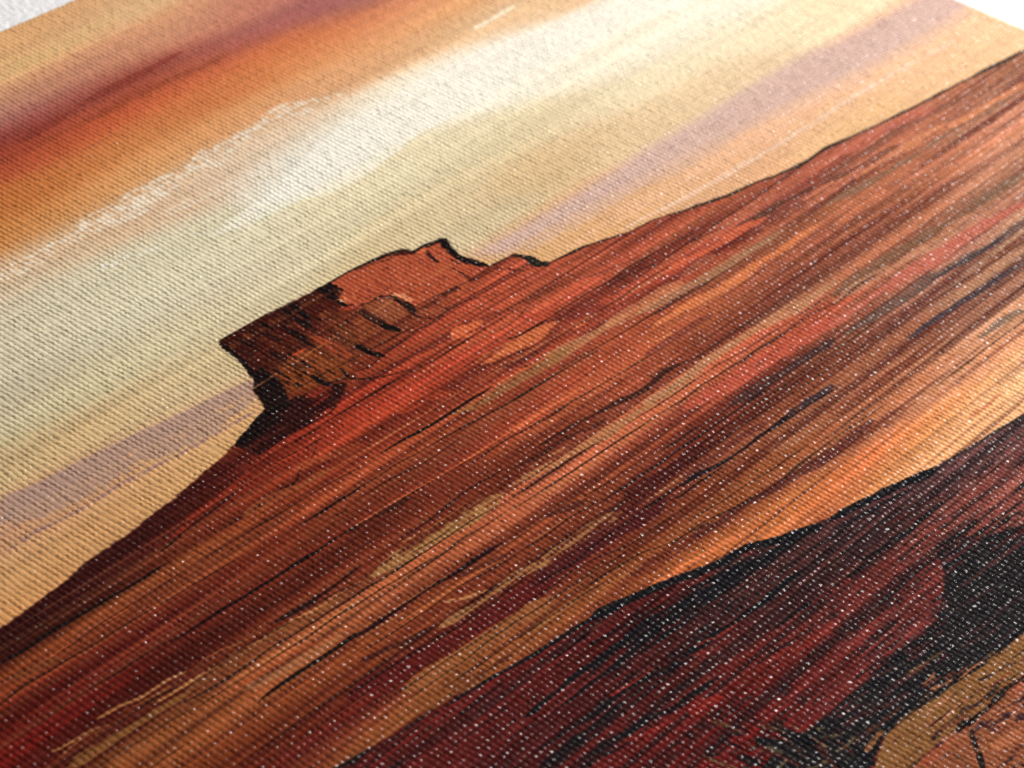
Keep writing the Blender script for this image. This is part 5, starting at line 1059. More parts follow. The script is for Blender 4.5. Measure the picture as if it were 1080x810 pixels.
([(6.14,34.74),(6.94,34.85),(7.75,34.96)],0.217,(26,25,28),0.7,0.158,0.072,'f',1),
([(-13.29,37.33),(-11.91,37.57),(-10.52,37.8)],0.134,(92,40,38),0.7,0.27,0.066,'f',1),
([(-7.43,36.87),(-6.66,37.01),(-5.89,37.15)],0.225,(26,25,28),0.7,0.158,0.069,'f',1),
([(11.93,36.27),(12.94,36.33),(13.95,36.4)],0.146,(26,25,28),0.7,0.158,0.07,'f',1),
([(-14.41,37.65),(-13.15,37.84),(-11.88,38.02)],0.232,(92,40,38),0.7,0.27,0.065,'f',1),
([(-5.15,37.28),(-3.8,37.51),(-2.44,37.74)],0.132,(26,25,28),0.7,0.158,0.069,'f',1),
([(-10.31,36.46),(-8.31,36.6),(-6.28,36.73)],0.201,(26,25,28),0.7,0.158,0.064,'f',1),
([(-3.43,37.0),(-2.75,37.14),(-2.07,37.28)],0.164,(92,40,38),0.7,0.27,0.071,'f',1),
([(4.65,33.89),(5.71,34.1),(6.79,34.31)],0.329,(92,40,38),0.7,0.27,0.074,'f',1),
([(-14.79,37.14),(-13.72,37.28),(-12.63,37.43)],0.273,(92,40,38),0.7,0.27,0.065,'f',1),
([(7.7,35.07),(9.1,35.36),(10.5,35.64)],0.301,(92,40,38),0.7,0.27,0.075,'f',1),
([(-6.58,36.99),(-5.27,37.1),(-3.96,37.2)],0.198,(26,25,28),0.7,0.158,0.066,'f',1),
([(-10.38,37.6),(-8.83,37.93),(-7.26,38.26)],0.253,(26,25,28),0.7,0.158,0.068,'f',1),
([(-8.92,36.91),(-7.97,37.06),(-7.01,37.22)],0.247,(26,25,28),0.7,0.158,0.068,'f',1),
([(-5.81,37.99),(-3.88,38.23),(-1.92,38.47)],0.149,(92,40,38),0.7,0.27,0.067,'f',1),
([(7.79,35.15),(8.92,35.34),(10.06,35.52)],0.317,(26,25,28),0.7,0.158,0.073,'f',1),
([(5.75,33.68),(6.95,33.78),(8.17,33.88)],0.305,(92,40,38),0.7,0.27,0.07,'f',1),
([(-2.52,36.94),(-0.8,37.26),(0.93,37.58)],0.274,(92,40,38),0.7,0.27,0.07,'f',1),
([(5.88,34.69),(7.1,34.8),(8.33,34.91)],0.175,(26,25,28),0.7,0.158,0.07,'f',1),
([(-0.94,36.16),(0.94,36.28),(2.85,36.4)],0.162,(92,40,38),0.7,0.27,0.067,'f',1),
([(5.91,33.43),(7.69,33.7),(9.5,33.97)],0.282,(26,25,28),0.7,0.158,0.073,'f',1),
([(9.59,34.72),(11.72,34.9),(13.88,35.08)],0.295,(26,25,28),0.7,0.158,0.071,'f',1),
([(12.75,34.85),(13.9,35.02),(15.06,35.2)],0.309,(26,25,28),0.7,0.158,0.074,'f',1),
([(-9.0,37.36),(-8.04,37.47),(-7.08,37.59)],0.184,(92,40,38),0.7,0.27,0.066,'f',1),
([(-0.15,36.46),(0.48,36.59),(1.11,36.72)],0.24,(26,25,28),0.7,0.158,0.072,'f',1),
([(12.31,36.82),(14.09,37.0),(15.9,37.17)],0.214,(26,25,28),0.7,0.158,0.071,'f',1),
([(5.69,35.17),(6.79,35.31),(7.9,35.44)],0.311,(26,25,28),0.7,0.158,0.071,'f',1),
([(-5.58,37.03),(-4.86,37.16),(-4.14,37.28)],0.204,(26,25,28),0.7,0.158,0.069,'f',1),
([(12.83,36.73),(14.27,36.86),(15.73,37.0)],0.204,(26,25,28),0.7,0.158,0.071,'f',1),
([(-8.2,37.23),(-6.86,37.37),(-5.5,37.51)],0.248,(26,25,28),0.7,0.158,0.066,'f',1),
([(-0.21,36.65),(0.73,36.84),(1.68,37.02)],0.212,(92,40,38),0.7,0.27,0.072,'f',1),
([(-6.11,36.25),(-5.09,36.33),(-4.06,36.41)],0.197,(92,40,38),0.7,0.27,0.066,'f',1),
([(-3.53,37.23),(-1.75,37.51),(0.05,37.79)],0.175,(92,40,38),0.7,0.27,0.069,'f',1),
([(8.45,34.78),(10.13,35.07),(11.83,35.36)],0.21,(26,25,28),0.7,0.158,0.074,'f',1),
([(-5.5,37.87),(-3.89,38.11),(-2.26,38.35)],0.142,(26,25,28),0.7,0.158,0.068,'f',1),
([(-1.46,36.6),(-0.43,36.74),(0.61,36.87)],0.167,(92,40,38),0.7,0.27,0.069,'f',1),
([(-0.83,36.84),(1.36,37.06),(3.59,37.28)],0.127,(26,25,28),0.7,0.158,0.068,'f',1),
([(3.7,33.95),(4.89,34.12),(6.09,34.29)],0.135,(92,40,38),0.7,0.27,0.072,'f',1),
([(8.2,34.0),(9.95,34.24),(11.72,34.48)],0.29,(26,25,28),0.7,0.158,0.073,'f',1),
([(-5.24,37.33),(-4.41,37.45),(-3.57,37.57)],0.153,(92,40,38),0.7,0.27,0.068,'f',1),
([(-4.29,37.61),(-2.94,37.84),(-1.58,38.07)],0.245,(26,25,28),0.7,0.158,0.069,'f',1),
([(-7.52,36.66),(-5.95,36.84),(-4.37,37.02)],0.154,(92,40,38),0.7,0.27,0.067,'f',1),
([(-8.67,36.03),(-6.59,36.21),(-4.48,36.39)],0.206,(92,40,38),0.7,0.27,0.066,'f',1),
([(-3.33,35.92),(-2.21,36.08),(-1.07,36.24)],0.203,(26,25,28),0.7,0.158,0.069,'f',1),
([(-16.3,36.3),(-14.63,36.42),(-12.95,36.54)],0.212,(92,40,38),0.7,0.27,0.063,'f',1),
([(9.6,33.69),(11.64,33.83),(13.7,33.97)],0.184,(92,40,38),0.7,0.27,0.071,'f',1),
([(4.01,36.06),(5.18,36.3),(6.35,36.54)],0.288,(26,25,28),0.7,0.158,0.073,'f',1),
([(11.72,36.39),(13.17,36.57),(14.63,36.75)],0.319,(92,40,38),0.7,0.27,0.072,'f',1),
([(-0.56,36.17),(0.57,36.37),(1.71,36.56)],0.267,(92,40,38),0.7,0.27,0.071,'f',1),
([(5.78,34.4),(7.85,34.61),(9.95,34.82)],0.27,(92,40,38),0.7,0.27,0.071,'f',1),
([(0.9,35.96),(1.73,36.07),(2.57,36.18)],0.241,(26,25,28),0.7,0.158,0.07,'f',1),
([(13.66,36.0),(15.37,36.29),(17.1,36.57)],0.278,(92,40,38),0.7,0.27,0.075,'f',1),
([(4.16,34.95),(5.6,35.11),(7.06,35.28)],0.212,(92,40,38),0.7,0.27,0.07,'f',1),
([(0.74,37.15),(1.76,37.24),(2.79,37.33)],0.125,(92,40,38),0.7,0.27,0.068,'f',1),
([(-8.31,42.63),(-7.23,42.98),(-5.87,43.17)],0.094,(58,44,48),0.5,0.3,0.067,'f',1),
([(0.94,31.55),(3.71,31.78),(6.54,32.0)],0.126,(58,44,48),0.5,0.3,0.07,'f',1),
([(-8.67,36.71),(-6.3,36.92),(-3.95,37.17)],0.124,(58,44,48),0.5,0.3,0.066,'f',1),
([(-1.95,41.12),(0.52,41.52),(3.29,41.78)],0.189,(58,44,48),0.5,0.3,0.067,'f',1),
([(-4.53,44.92),(-2.22,45.07),(-0.1,45.35)],0.156,(58,44,48),0.5,0.3,0.064,'f',1),
([(-7.56,35.78),(-6.75,35.93),(-5.69,35.92)],0.209,(58,44,48),0.5,0.3,0.065,'f',1),
([(4.81,34.27),(6.4,34.57),(8.23,34.74)],0.19,(80,44,44),0.5,0.3,0.072,'f',1),
([(3.26,41.11),(5.42,41.33),(7.56,41.59)],0.201,(58,44,48),0.5,0.3,0.067,'f',1),
([(-2.95,36.2),(-0.55,36.61),(2.22,36.83)],0.219,(80,44,44),0.5,0.3,0.068,'f',1),
([(0.17,43.7),(0.95,43.87),(1.85,43.97)],0.186,(80,44,44),0.5,0.3,0.067,'f',1),
([(-5.74,38.1),(-3.84,38.55),(-1.58,38.81)],0.161,(80,44,44),0.5,0.3,0.068,'f',1),
([(-4.63,33.64),(-2.81,33.82),(-1.15,34.12)],0.205,(22,22,24),0.5,0.175,0.07,'f',1),
([(-3.63,42.67),(-1.41,43.22),(0.92,43.74)],0.15,(80,44,44),0.5,0.3,0.069,'f',1),
([(-0.39,30.81),(0.56,30.99),(1.81,31.0)],0.112,(80,44,44),0.5,0.3,0.07,'f',1),
([(-4.19,43.5),(-2.76,43.86),(-1.24,44.18)],0.214,(22,22,24),0.5,0.175,0.068,'f',1),
([(3.54,39.77),(5.6,40.15),(7.79,40.49)],0.158,(80,44,44),0.5,0.3,0.07,'f',1),
([(0.26,40.05),(1.55,40.29),(2.74,40.58)],0.114,(22,22,24),0.5,0.175,0.071,'f',1),
([(-0.11,31.38),(1.99,31.76),(4.31,32.03)],0.171,(80,44,44),0.5,0.3,0.072,'f',1),
([(-0.96,44.89),(0.41,45.14),(2.04,45.26)],0.205,(80,44,44),0.5,0.3,0.065,'f',1),
([(-9.28,38.86),(-7.05,38.94),(-5.09,39.2)],0.205,(80,44,44),0.5,0.3,0.064,'f',1),
([(6.65,40.12),(8.05,40.17),(9.08,40.43)],0.151,(80,44,44),0.5,0.3,0.069,'f',1),
([(-6.17,38.84),(-3.61,39.02),(-1.03,39.23)],0.183,(22,22,24),0.5,0.175,0.065,'f',1),
([(1.37,31.82),(3.44,32.24),(5.55,32.67)],0.142,(80,44,44),0.5,0.3,0.075,'f',1),
([(-5.33,35.79),(-4.23,36.12),(-2.78,36.24)],0.229,(80,44,44),0.5,0.3,0.069,'f',1),
([(0.46,32.8),(3.09,33.12),(5.5,33.6)],0.1,(22,22,24),0.5,0.175,0.072,'f',1),
([(-6.98,36.24),(-4.81,36.69),(-2.64,37.17)],0.166,(58,44,48),0.5,0.3,0.07,'f',1),
([(8.0,34.91),(9.81,35.14),(11.94,35.21)],0.121,(58,44,48),0.5,0.3,0.07,'f',1),
([(1.43,37.29),(2.55,37.4),(3.7,37.5)],0.102,(80,44,44),0.5,0.3,0.068,'f',1),
([(-11.28,38.63),(-9.48,39.03),(-7.41,39.27)],0.1,(22,22,24),0.5,0.175,0.066,'f',1),
([(-5.32,34.83),(-3.62,35.04),(-1.97,35.3)],0.165,(22,22,24),0.5,0.175,0.069,'f',1),
([(-11.42,39.45),(-9.95,39.82),(-8.4,40.16)],0.131,(80,44,44),0.5,0.3,0.068,'f',1),
([(5.8,41.07),(8.15,41.64),(10.8,42.07)],0.221,(58,44,48),0.5,0.3,0.072,'f',1),
([(-2.36,39.72),(-1.28,39.96),(0.1,40.04)],0.111,(22,22,24),0.5,0.175,0.067,'f',1),
([(4.76,39.65),(5.81,39.83),(6.83,40.02)],0.099,(58,44,48),0.5,0.3,0.071,'f',1),
([(-3.98,40.46),(-2.28,40.55),(-0.72,40.73)],0.119,(22,22,24),0.5,0.175,0.065,'f',1),
([(5.28,30.72),(7.77,31.17),(10.6,31.46)],0.101,(58,44,48),0.5,0.3,0.074,'f',1),
([(-2.15,41.98),(-0.81,42.2),(0.5,42.44)],0.139,(58,44,48),0.5,0.3,0.068,'f',1),
([(-1.44,40.03),(0.18,40.49),(2.15,40.77)],0.188,(80,44,44),0.5,0.3,0.07,'f',1),
([(7.69,38.46),(9.28,38.79),(10.86,39.14)],0.205,(22,22,24),0.5,0.175,0.074,'f',1),
([(-1.94,38.77),(-0.38,39.09),(1.28,39.38)],0.16,(80,44,44),0.5,0.3,0.07,'f',1),
([(1.21,33.2),(3.8,33.53),(6.63,33.76)],0.194,(22,22,24),0.5,0.175,0.07,'f',1),
([(-7.01,41.98),(-6.2,42.17),(-5.07,42.17)],0.203,(22,22,24),0.5,0.175,0.064,'f',1),
([(7.26,34.58),(8.3,34.73),(9.25,34.94)],0.156,(58,44,48),0.5,0.3,0.074,'f',1),
([(0.59,33.66),(1.72,33.66),(2.53,33.86)],0.157,(58,44,48),0.5,0.3,0.07,'f',1),
([(11.21,37.14),(13.67,37.56),(16.28,37.93)],0.131,(80,44,44),0.5,0.3,0.073,'f',1),
([(6.13,36.26),(7.33,36.3),(8.32,36.47)],0.155,(58,44,48),0.5,0.3,0.069,'f',1),
([(4.34,39.51),(5.12,39.69),(6.2,39.7)],0.172,(22,22,24),0.5,0.175,0.068,'f',1),
([(-2.39,43.02),(-1.26,43.14),(-0.44,43.43)],0.135,(58,44,48),0.5,0.3,0.068,'f',1),
([(-3.78,44.32),(-2.43,44.39),(-1.25,44.55)],0.153,(58,44,48),0.5,0.3,0.064,'f',1),
([(0.7,41.34),(1.62,41.53),(2.88,41.53)],0.16,(80,44,44),0.5,0.3,0.066,'f',1),
([(5.78,41.27),(7.81,41.43),(9.83,41.6)],0.204,(80,44,44),0.5,0.3,0.067,'f',1),
([(-0.98,38.94),(-0.06,39.21),(1.05,39.38)],0.141,(22,22,24),0.5,0.175,0.071,'f',1),
([(-1.25,33.93),(-0.25,33.95),(0.48,34.12)],0.112,(22,22,24),0.5,0.175,0.069,'f',1),
([(-2.04,39.95),(0.12,40.38),(2.61,40.66)],0.197,(80,44,44),0.5,0.3,0.068,'f',1),
([(-0.19,40.07),(1.44,40.37),(3.04,40.71)],0.169,(58,44,48),0.5,0.3,0.07,'f',1),
([(-8.79,40.2),(-8.09,40.34),(-7.2,40.37)],0.154,(22,22,24),0.5,0.175,0.064,'f',1),
([(-8.28,41.29),(-6.17,41.37),(-4.32,41.62)],0.184,(22,22,24),0.5,0.175,0.064,'f',1),
([(-7.9,35.03),(-6.89,35.11),(-5.88,35.2)],0.135,(58,44,48),0.5,0.3,0.066,'f',1),
([(-6.5,45.09),(-4.53,45.3),(-2.7,45.6)],0.144,(58,44,48),0.5,0.3,0.064,'f',1),
([(-4.79,34.61),(-2.04,34.81),(0.61,35.09)],0.173,(58,44,48),0.5,0.3,0.068,'f',1),
([(6.34,33.01),(8.06,33.14),(9.63,33.37)],0.17,(22,22,24),0.5,0.175,0.072,'f',1),
([(-12.95,38.37),(-11.28,38.7),(-9.57,39.03)],0.165,(80,44,44),0.5,0.3,0.067,'f',1),
([(-3.25,40.06),(-0.74,40.33),(1.65,40.7)],0.121,(58,44,48),0.5,0.3,0.067,'f',1),
([(4.59,29.98),(5.49,30.24),(6.79,30.28)],0.211,(22,22,24),0.5,0.175,0.073,'f',1),
([(1.35,38.74),(3.23,39.17),(5.34,39.49)],0.23,(22,22,24),0.5,0.175,0.071,'f',1),
([(5.37,33.52),(6.2,33.74),(7.39,33.75)],0.147,(22,22,24),0.5,0.175,0.071,'f',1),
([(-0.35,43.0),(1.67,43.33),(3.44,43.81)],0.176,(22,22,24),0.5,0.175,0.069,'f',1),
([(7.03,33.93),(8.89,34.31),(10.9,34.63)],0.21,(80,44,44),0.5,0.3,0.074,'f',1),
([(-0.53,38.38),(0.41,38.55),(1.68,38.54)],0.194,(22,22,24),0.5,0.175,0.066,'f',1),
([(-0.78,39.51),(1.7,39.86),(4.44,40.09)],0.141,(80,44,44),0.5,0.3,0.067,'f',1),
([(8.08,35.17),(12.36,35.64),(16.45,36.28)],0.081,(26,25,28),0.5,0.158,0.073,'f',1),
([(-13.78,38.75),(-9.2,39.45),(-4.63,40.27)],0.178,(26,25,28),0.5,0.158,0.066,'f',1),
([(-10.72,22.18),(-8.32,22.48),(-5.75,22.69)],0.083,(26,25,28),0.5,0.158,0.072,'f',0),
([(-18.69,34.12),(-14.24,34.93),(-9.52,35.68)],0.109,(112,30,26),0.5,0.27,0.067,'f',1),
([(-29.94,20.38),(-26.06,20.78),(-22.17,21.26)],0.151,(112,30,26),0.5,0.27,0.068,'f',1),
([(-16.16,23.64),(-14.2,23.81),(-12.19,23.97)],0.146,(26,25,28),0.5,0.158,0.069,'f',1),
([(-10.83,17.84),(-7.06,18.2),(-3.17,18.55)],0.172,(112,30,26),0.5,0.27,0.074,'f',1),
([(-13.05,15.22),(-9.04,15.5),(-4.79,15.7)],0.126,(26,25,28),0.5,0.158,0.073,'f',1),
([(-4.87,10.76),(-0.37,10.98),(4.34,11.15)],0.142,(26,25,28),0.5,0.158,0.077,'f',1),
([(-15.78,22.12),(-11.88,22.66),(-7.79,23.15)],0.208,(112,30,26),0.5,0.27,0.072,'f',1),
([(-13.42,18.68),(-10.26,18.9),(-7.21,19.24)],0.189,(60,22,24),0.5,0.158,0.072,'f',1),
([(-23.28,12.55),(-20.46,12.97),(-17.29,13.17)],0.131,(112,30,26),0.5,0.27,0.073,'f',1),
([(3.36,32.04),(8.9,32.75),(14.48,33.56)],0.132,(26,25,28),0.5,0.158,0.073,'f',1),
([(-17.4,31.95),(-15.08,32.3),(-12.67,32.62)],0.139,(112,30,26),0.5,0.27,0.067,'f',1),
([(-9.7,5.4),(-4.61,5.49),(0.71,5.55)],0.269,(26,25,28),0.5,0.158,0.077,'f',1),
([(-6.06,33.63),(-2.91,33.96),(0.18,34.36)],0.224,(26,25,28),0.5,0.158,0.069,'f',1),
([(-32.43,13.9),(-27.91,14.26),(-23.12,14.54)],0.167,(112,30,26),0.5,0.27,0.069,'f',1),
([(2.11,30.06),(4.37,30.5),(6.98,30.76)],0.125,(26,25,28),0.5,0.158,0.073,'f',1),
([(-10.07,43.17),(-7.3,43.51),(-4.8,44.03)],0.118,(26,25,28),0.5,0.158,0.065,'f',1),
([(-17.48,35.47),(-14.56,35.8),(-11.83,36.29)],0.171,(112,30,26),0.5,0.27,0.066,'f',1),
([(-15.34,24.82),(-10.97,25.39),(-6.35,25.89)],0.145,(26,25,28),0.5,0.158,0.07,'f',1),
([(-25.25,24.64),(-22.51,24.97),(-19.43,25.11)],0.168,(112,30,26),0.5,0.27,0.066,'f',1),
([(1.12,15.76),(5.16,16.02),(9.4,16.22)],0.112,(26,25,28),0.5,0.158,0.076,'f',1),
([(-4.3,26.56),(-0.8,26.77),(2.53,27.14)],0.19,(26,25,28),0.5,0.158,0.071,'f',1),
([(-0.64,41.05),(2.9,41.72),(6.66,42.32)],0.113,(26,25,28),0.5,0.158,0.069,'f',1),
([(-20.42,4.18),(-16.5,4.25),(-12.43,4.28)],0.103,(26,25,28),0.5,0.158,0.074,'f',1),
([(-36.82,16.36),(-33.36,16.7),(-29.81,17.04)],0.123,(112,30,26),0.5,0.27,0.067,'f',1),
([(-16.12,18.0),(-12.47,18.17),(-9.02,18.54)],0.182,(26,25,28),0.5,0.158,0.072,'f',1),
([(9.0,31.46),(13.98,32.21),(19.39,32.84)],0.095,(26,25,28),0.5,0.158,0.075,'f',1),
([(-12.65,22.17),(-10.04,22.53),(-7.05,22.67)],0.089,(112,30,26),0.5,0.27,0.071,'f',1),
([(-24.83,27.84),(-20.92,28.38),(-16.74,28.82)],0.134,(26,25,28),0.5,0.158,0.066,'f',1),
([(-9.27,43.41),(-4.11,44.1),(0.95,44.95)],0.206,(60,22,24),0.5,0.158,0.065,'f',1),
([(-21.49,5.26),(-16.37,5.41),(-11.42,5.83)],0.24,(26,25,28),0.5,0.158,0.076,'f',1),
([(-17.59,39.27),(-15.63,39.5),(-13.86,39.87)],0.167,(26,25,28),0.5,0.158,0.064,'f',1),
([(-28.15,26.16),(-25.52,26.37),(-23.05,26.73)],0.102,(60,22,24),0.5,0.158,0.066,'f',1),
([(-2.8,30.95),(3.15,31.6),(9.26,32.31)],0.201,(112,30,26),0.5,0.27,0.071,'f',1),
([(-20.64,16.02),(-18.47,16.29),(-16.1,16.43)],0.097,(26,25,28),0.5,0.158,0.071,'f',1),
([(-23.86,13.92),(-21.84,14.09),(-19.77,14.24)],0.175,(112,30,26),0.5,0.27,0.071,'f',1),
([(13.98,25.06),(19.88,25.66),(25.74,26.44)],0.112,(26,25,28),0.5,0.158,0.079,'f',1),
([(-22.62,5.73),(-17.91,5.9),(-13.2,6.2)],0.092,(26,25,28),0.5,0.158,0.075,'f',1),
([(-31.39,14.38),(-27.12,14.71),(-22.93,15.21)],0.187,(26,25,28),0.5,0.158,0.07,'f',1),
([(8.71,23.49),(13.11,24.05),(17.8,24.54)],0.144,(112,30,26),0.5,0.27,0.078,'f',1),
([(-23.04,7.84),(-20.95,7.83),(-19.07,8.0)],0.256,(26,25,28),0.5,0.158,0.073,'f',1),
([(-16.99,13.38),(-12.44,13.73),(-7.92,14.21)],0.208,(112,30,26),0.5,0.27,0.074,'f',1),
([(-22.19,10.55),(-20.31,10.74),(-18.29,10.86)],0.151,(112,30,26),0.5,0.27,0.073,'f',1),
([(-5.93,13.17),(-1.32,13.47),(3.32,13.85)],0.108,(26,25,28),0.5,0.158,0.077,'f',1),
([(-14.66,18.78),(-10.15,19.25),(-5.64,19.83)],0.215,(26,25,28),0.5,0.158,0.073,'f',1),
([(4.39,17.74),(6.4,17.77),(8.2,17.96)],0.157,(60,22,24),0.5,0.158,0.076,'f',1),
([(-11.28,9.58),(-7.99,9.83),(-4.63,10.09)],0.265,(112,30,26),0.5,0.27,0.077,'f',1),
([(5.47,28.95),(11.04,29.82),(17.21,30.48)],0.14,(112,30,26),0.5,0.27,0.075,'f',1),
([(-31.82,26.26),(-30.61,26.55),(-29.1,26.63)],0.125,(60,22,24),0.5,0.158,0.065,'f',1),
([(-4.88,43.26),(0.33,44.11),(6.04,44.8)],0.216,(112,30,26),0.5,0.27,0.066,'f',1),
([(-22.71,32.99),(-20.65,33.28),(-18.64,33.63)],0.184,(112,30,26),0.5,0.27,0.065,'f',1),
([(-16.17,29.5),(-12.73,29.98),(-8.99,30.32)],0.118,(112,30,26),0.5,0.27,0.068,'f',1),
([(-9.15,32.44),(-4.8,33.26),(0.0,33.91)],0.157,(26,25,28),0.5,0.158,0.07,'f',1),
([(-19.14,37.9),(-16.24,38.31),(-13.59,38.92)],0.139,(60,22,24),0.5,0.158,0.065,'f',1),
([(9.99,25.36),(12.84,25.53),(15.52,25.84)],0.149,(26,25,28),0.5,0.158,0.076,'f',1),
([(-23.84,29.09),(-20.5,29.7),(-16.84,30.16)],0.213,(60,22,24),0.5,0.158,0.067,'f',1),
([(9.7,23.51),(11.65,23.55),(13.34,23.77)],0.265,(112,30,26),0.5,0.27,0.075,'f',1),
([(4.77,23.69),(7.99,24.06),(11.29,24.42)],0.097,(26,25,28),0.5,0.158,0.076,'f',1),
([(-24.24,15.42),(-19.65,15.83),(-14.63,16.05)],0.109,(26,25,28),0.5,0.158,0.07,'f',1),
([(-17.59,23.81),(-15.95,24.11),(-14.07,24.26)],0.16,(26,25,28),0.5,0.158,0.07,'f',1),
([(-15.38,27.39),(-10.2,27.97),(-4.59,28.42)],0.138,(60,22,24),0.5,0.158,0.069,'f',1),
([(8.4,35.91),(12.11,36.24),(15.72,36.7)],0.204,(112,30,26),0.5,0.27,0.071,'f',1),
([(-33.09,23.57),(-29.57,23.89),(-26.17,24.36)],0.128,(112,30,26),0.5,0.27,0.066,'f',1),
([(-21.07,33.77),(-16.22,34.32),(-11.33,34.96)],0.135,(26,25,28),0.5,0.158,0.065,'f',1),
([(15.76,30.98),(18.66,31.37),(21.9,31.6)],0.182,(112,30,26),0.5,0.27,0.075,'f',1),
([(-7.14,11.79),(-2.11,12.32),(3.36,12.68)],0.236,(26,25,28),0.5,0.158,0.077,'f',1),
([(-24.51,32.58),(-21.05,33.07),(-17.35,33.46)],0.155,(60,22,24),0.5,0.158,0.064,'f',1),
([(-18.78,6.64),(-16.53,6.86),(-14.18,7.03)],0.15,(26,25,28),0.5,0.158,0.076,'f',1),
([(-15.32,38.87),(-16.08,38.45),(-16.63,37.9)],0.206,(112,94,62),0.8,0.09,0.079,'f',1),
([(-17.95,36.13),(-18.28,35.27),(-18.63,34.42)],0.218,(112,94,62),0.8,0.09,0.085,'f',1),
([(-19.89,34.23),(-20.57,33.83),(-21.06,33.31)],0.228,(26,25,28),0.8,0.052,0.079,'f',1),
([(-20.34,36.83),(-20.55,35.89),(-20.82,34.98)],0.235,(96,44,32),0.8,0.09,0.083,'f',1),
([(-20.13,39.77),(-20.51,39.48),(-20.75,39.11)],0.199,(26,25,28),0.8,0.052,0.08,'f',1),
([(-22.84,36.66),(-22.84,36.26),(-22.81,35.85)],0.119,(112,94,62),0.8,0.09,0.078,'f',1),
([(-19.9,36.96),(-20.02,36.43),(-20.11,35.88)],0.201,(112,94,62),0.8,0.09,0.083,'f',1),
([(-22.7,37.53),(-23.36,37.51),(-23.74,37.32)],0.115,(112,94,62),0.8,0.09,0.064,'f',1),
([(-19.73,33.62),(-20.86,33.65),(-21.59,33.42)],0.15,(26,25,28),0.8,0.052,0.064,'f',1),
([(-17.14,36.98),(-17.78,36.43),(-18.27,35.79)],0.15,(26,25,28),0.8,0.052,0.082,'f',1),
([(-20.28,33.52),(-20.42,32.59),(-20.64,31.7)],0.111,(112,94,62),0.8,0.09,0.084,'f',1),
([(-15.94,37.9),(-16.21,37.45),(-16.39,36.96)],0.14,(26,25,28),0.8,0.052,0.086,'f',1),
([(-18.32,39.47),(-19.31,39.3),(-19.99,38.92)],0.139,(112,94,62),0.8,0.09,0.068,'f',1),
([(-20.96,37.3),(-21.26,36.83),(-21.48,36.31)],0.167,(26,25,28),0.8,0.052,0.083,'f',1),
([(-14.87,39.52),(-16.28,39.61),(-17.2,39.39)],0.162,(112,94,62),0.8,0.09,0.061,'f',1),
([(-19.59,35.53),(-20.71,35.43),(-21.45,35.1)],0.136,(26,25,28),0.8,0.052,0.067,'f',1),
([(-18.71,41.46),(-18.55,40.53),(-18.54,39.69)],0.172,(96,44,32),0.8,0.09,0.078,'f',1),
([(-17.72,35.94),(-18.56,35.39),(-19.21,34.72)],0.161,(26,25,28),0.8,0.052,0.08,'f',1),
([(-15.79,37.62),(-16.08,37.34),(-16.25,36.98)],0.1,(112,94,62),0.8,0.09,0.085,'f',1),
([(-23.19,35.75),(-23.52,34.84),(-23.87,33.94)],0.131,(112,94,62),0.8,0.09,0.082,'f',1),
([(-16.35,37.97),(-16.33,37.62),(-16.27,37.24)],0.113,(112,94,62),0.8,0.09,0.08,'f',1),
([(-17.07,37.53),(-17.6,37.03),(-18.0,36.45)],0.219,(26,25,28),0.8,0.052,0.083,'f',1),
([(-20.17,37.5),(-21.26,37.57),(-21.95,37.38)],0.138,(112,94,62),0.8,0.09,0.061,'f',1),
([(-18.56,36.02),(-19.04,35.6),(-19.38,35.09)],0.122,(26,25,28),0.8,0.052,0.083,'f',1),
([(-16.53,40.34),(-16.35,39.55),(-16.28,38.83)],0.121,(96,44,32),0.8,0.09,0.078,'f',1),
([(-19.74,34.32),(-19.78,33.82),(-19.82,33.3)],0.147,(26,25,28),0.8,0.052,0.082,'f',1),
([(-20.21,34.21),(-20.22,33.21),(-20.34,32.29)],0.102,(112,94,62),0.8,0.09,0.082,'f',1),
([(-21.57,34.07),(-22.96,34.02),(-23.9,33.67)],0.145,(26,25,28),0.8,0.052,0.065,'f',1),
([(-22.64,37.02),(-22.68,36.32),(-22.77,35.65)],0.115,(26,25,28),0.8,0.052,0.08,'f',1),
([(-21.35,35.21),(-21.81,34.81),(-22.13,34.33)],0.177,(96,44,32),0.8,0.09,0.081,'f',1),
([(-18.77,34.97),(-18.8,34.13),(-18.91,33.34)],0.139,(26,25,28),0.8,0.052,0.083,'f',1),
([(-16.16,38.74),(-16.34,38.1),(-16.5,37.45)],0.205,(26,25,28),0.8,0.052,0.085,'f',1),
([(-18.17,38.71),(-18.9,38.0),(-19.5,37.21)],0.204,(26,25,28),0.8,0.052,0.082,'f',1),
([(-15.69,39.55),(-15.87,39.22),(-15.96,38.84)],0.101,(26,25,28),0.8,0.052,0.086,'f',1),
([(-20.38,34.85),(-20.99,34.65),(-21.38,34.3)],0.099,(26,25,28),0.8,0.052,0.075,'f',1),
([(-18.03,35.37),(-18.23,34.46),(-18.48,33.58)],0.121,(26,25,28),0.8,0.052,0.085,'f',1),
([(-19.77,35.8),(-19.92,35.33),(-20.03,34.83)],0.192,(26,25,28),0.8,0.052,0.084,'f',1),
([(-17.8,41.13),(-18.59,40.84),(-19.14,40.39)],0.082,(112,94,62),0.8,0.09,0.073,'f',1),
([(-18.79,36.87),(-19.24,36.05),(-19.66,35.21)],0.228,(26,25,28),0.8,0.052,0.085,'f',1),
([(-19.74,40.52),(-20.24,40.45),(-20.51,40.24)],0.095,(96,44,32),0.8,0.09,0.068,'f',1),
([(-21.42,34.84),(-21.52,34.14),(-21.64,33.46)],0.185,(26,25,28),0.8,0.052,0.082,'f',1),
([(-15.5,39.53),(-15.63,38.65),(-15.81,37.8)],0.111,(26,25,28),0.8,0.052,0.085,'f',1),
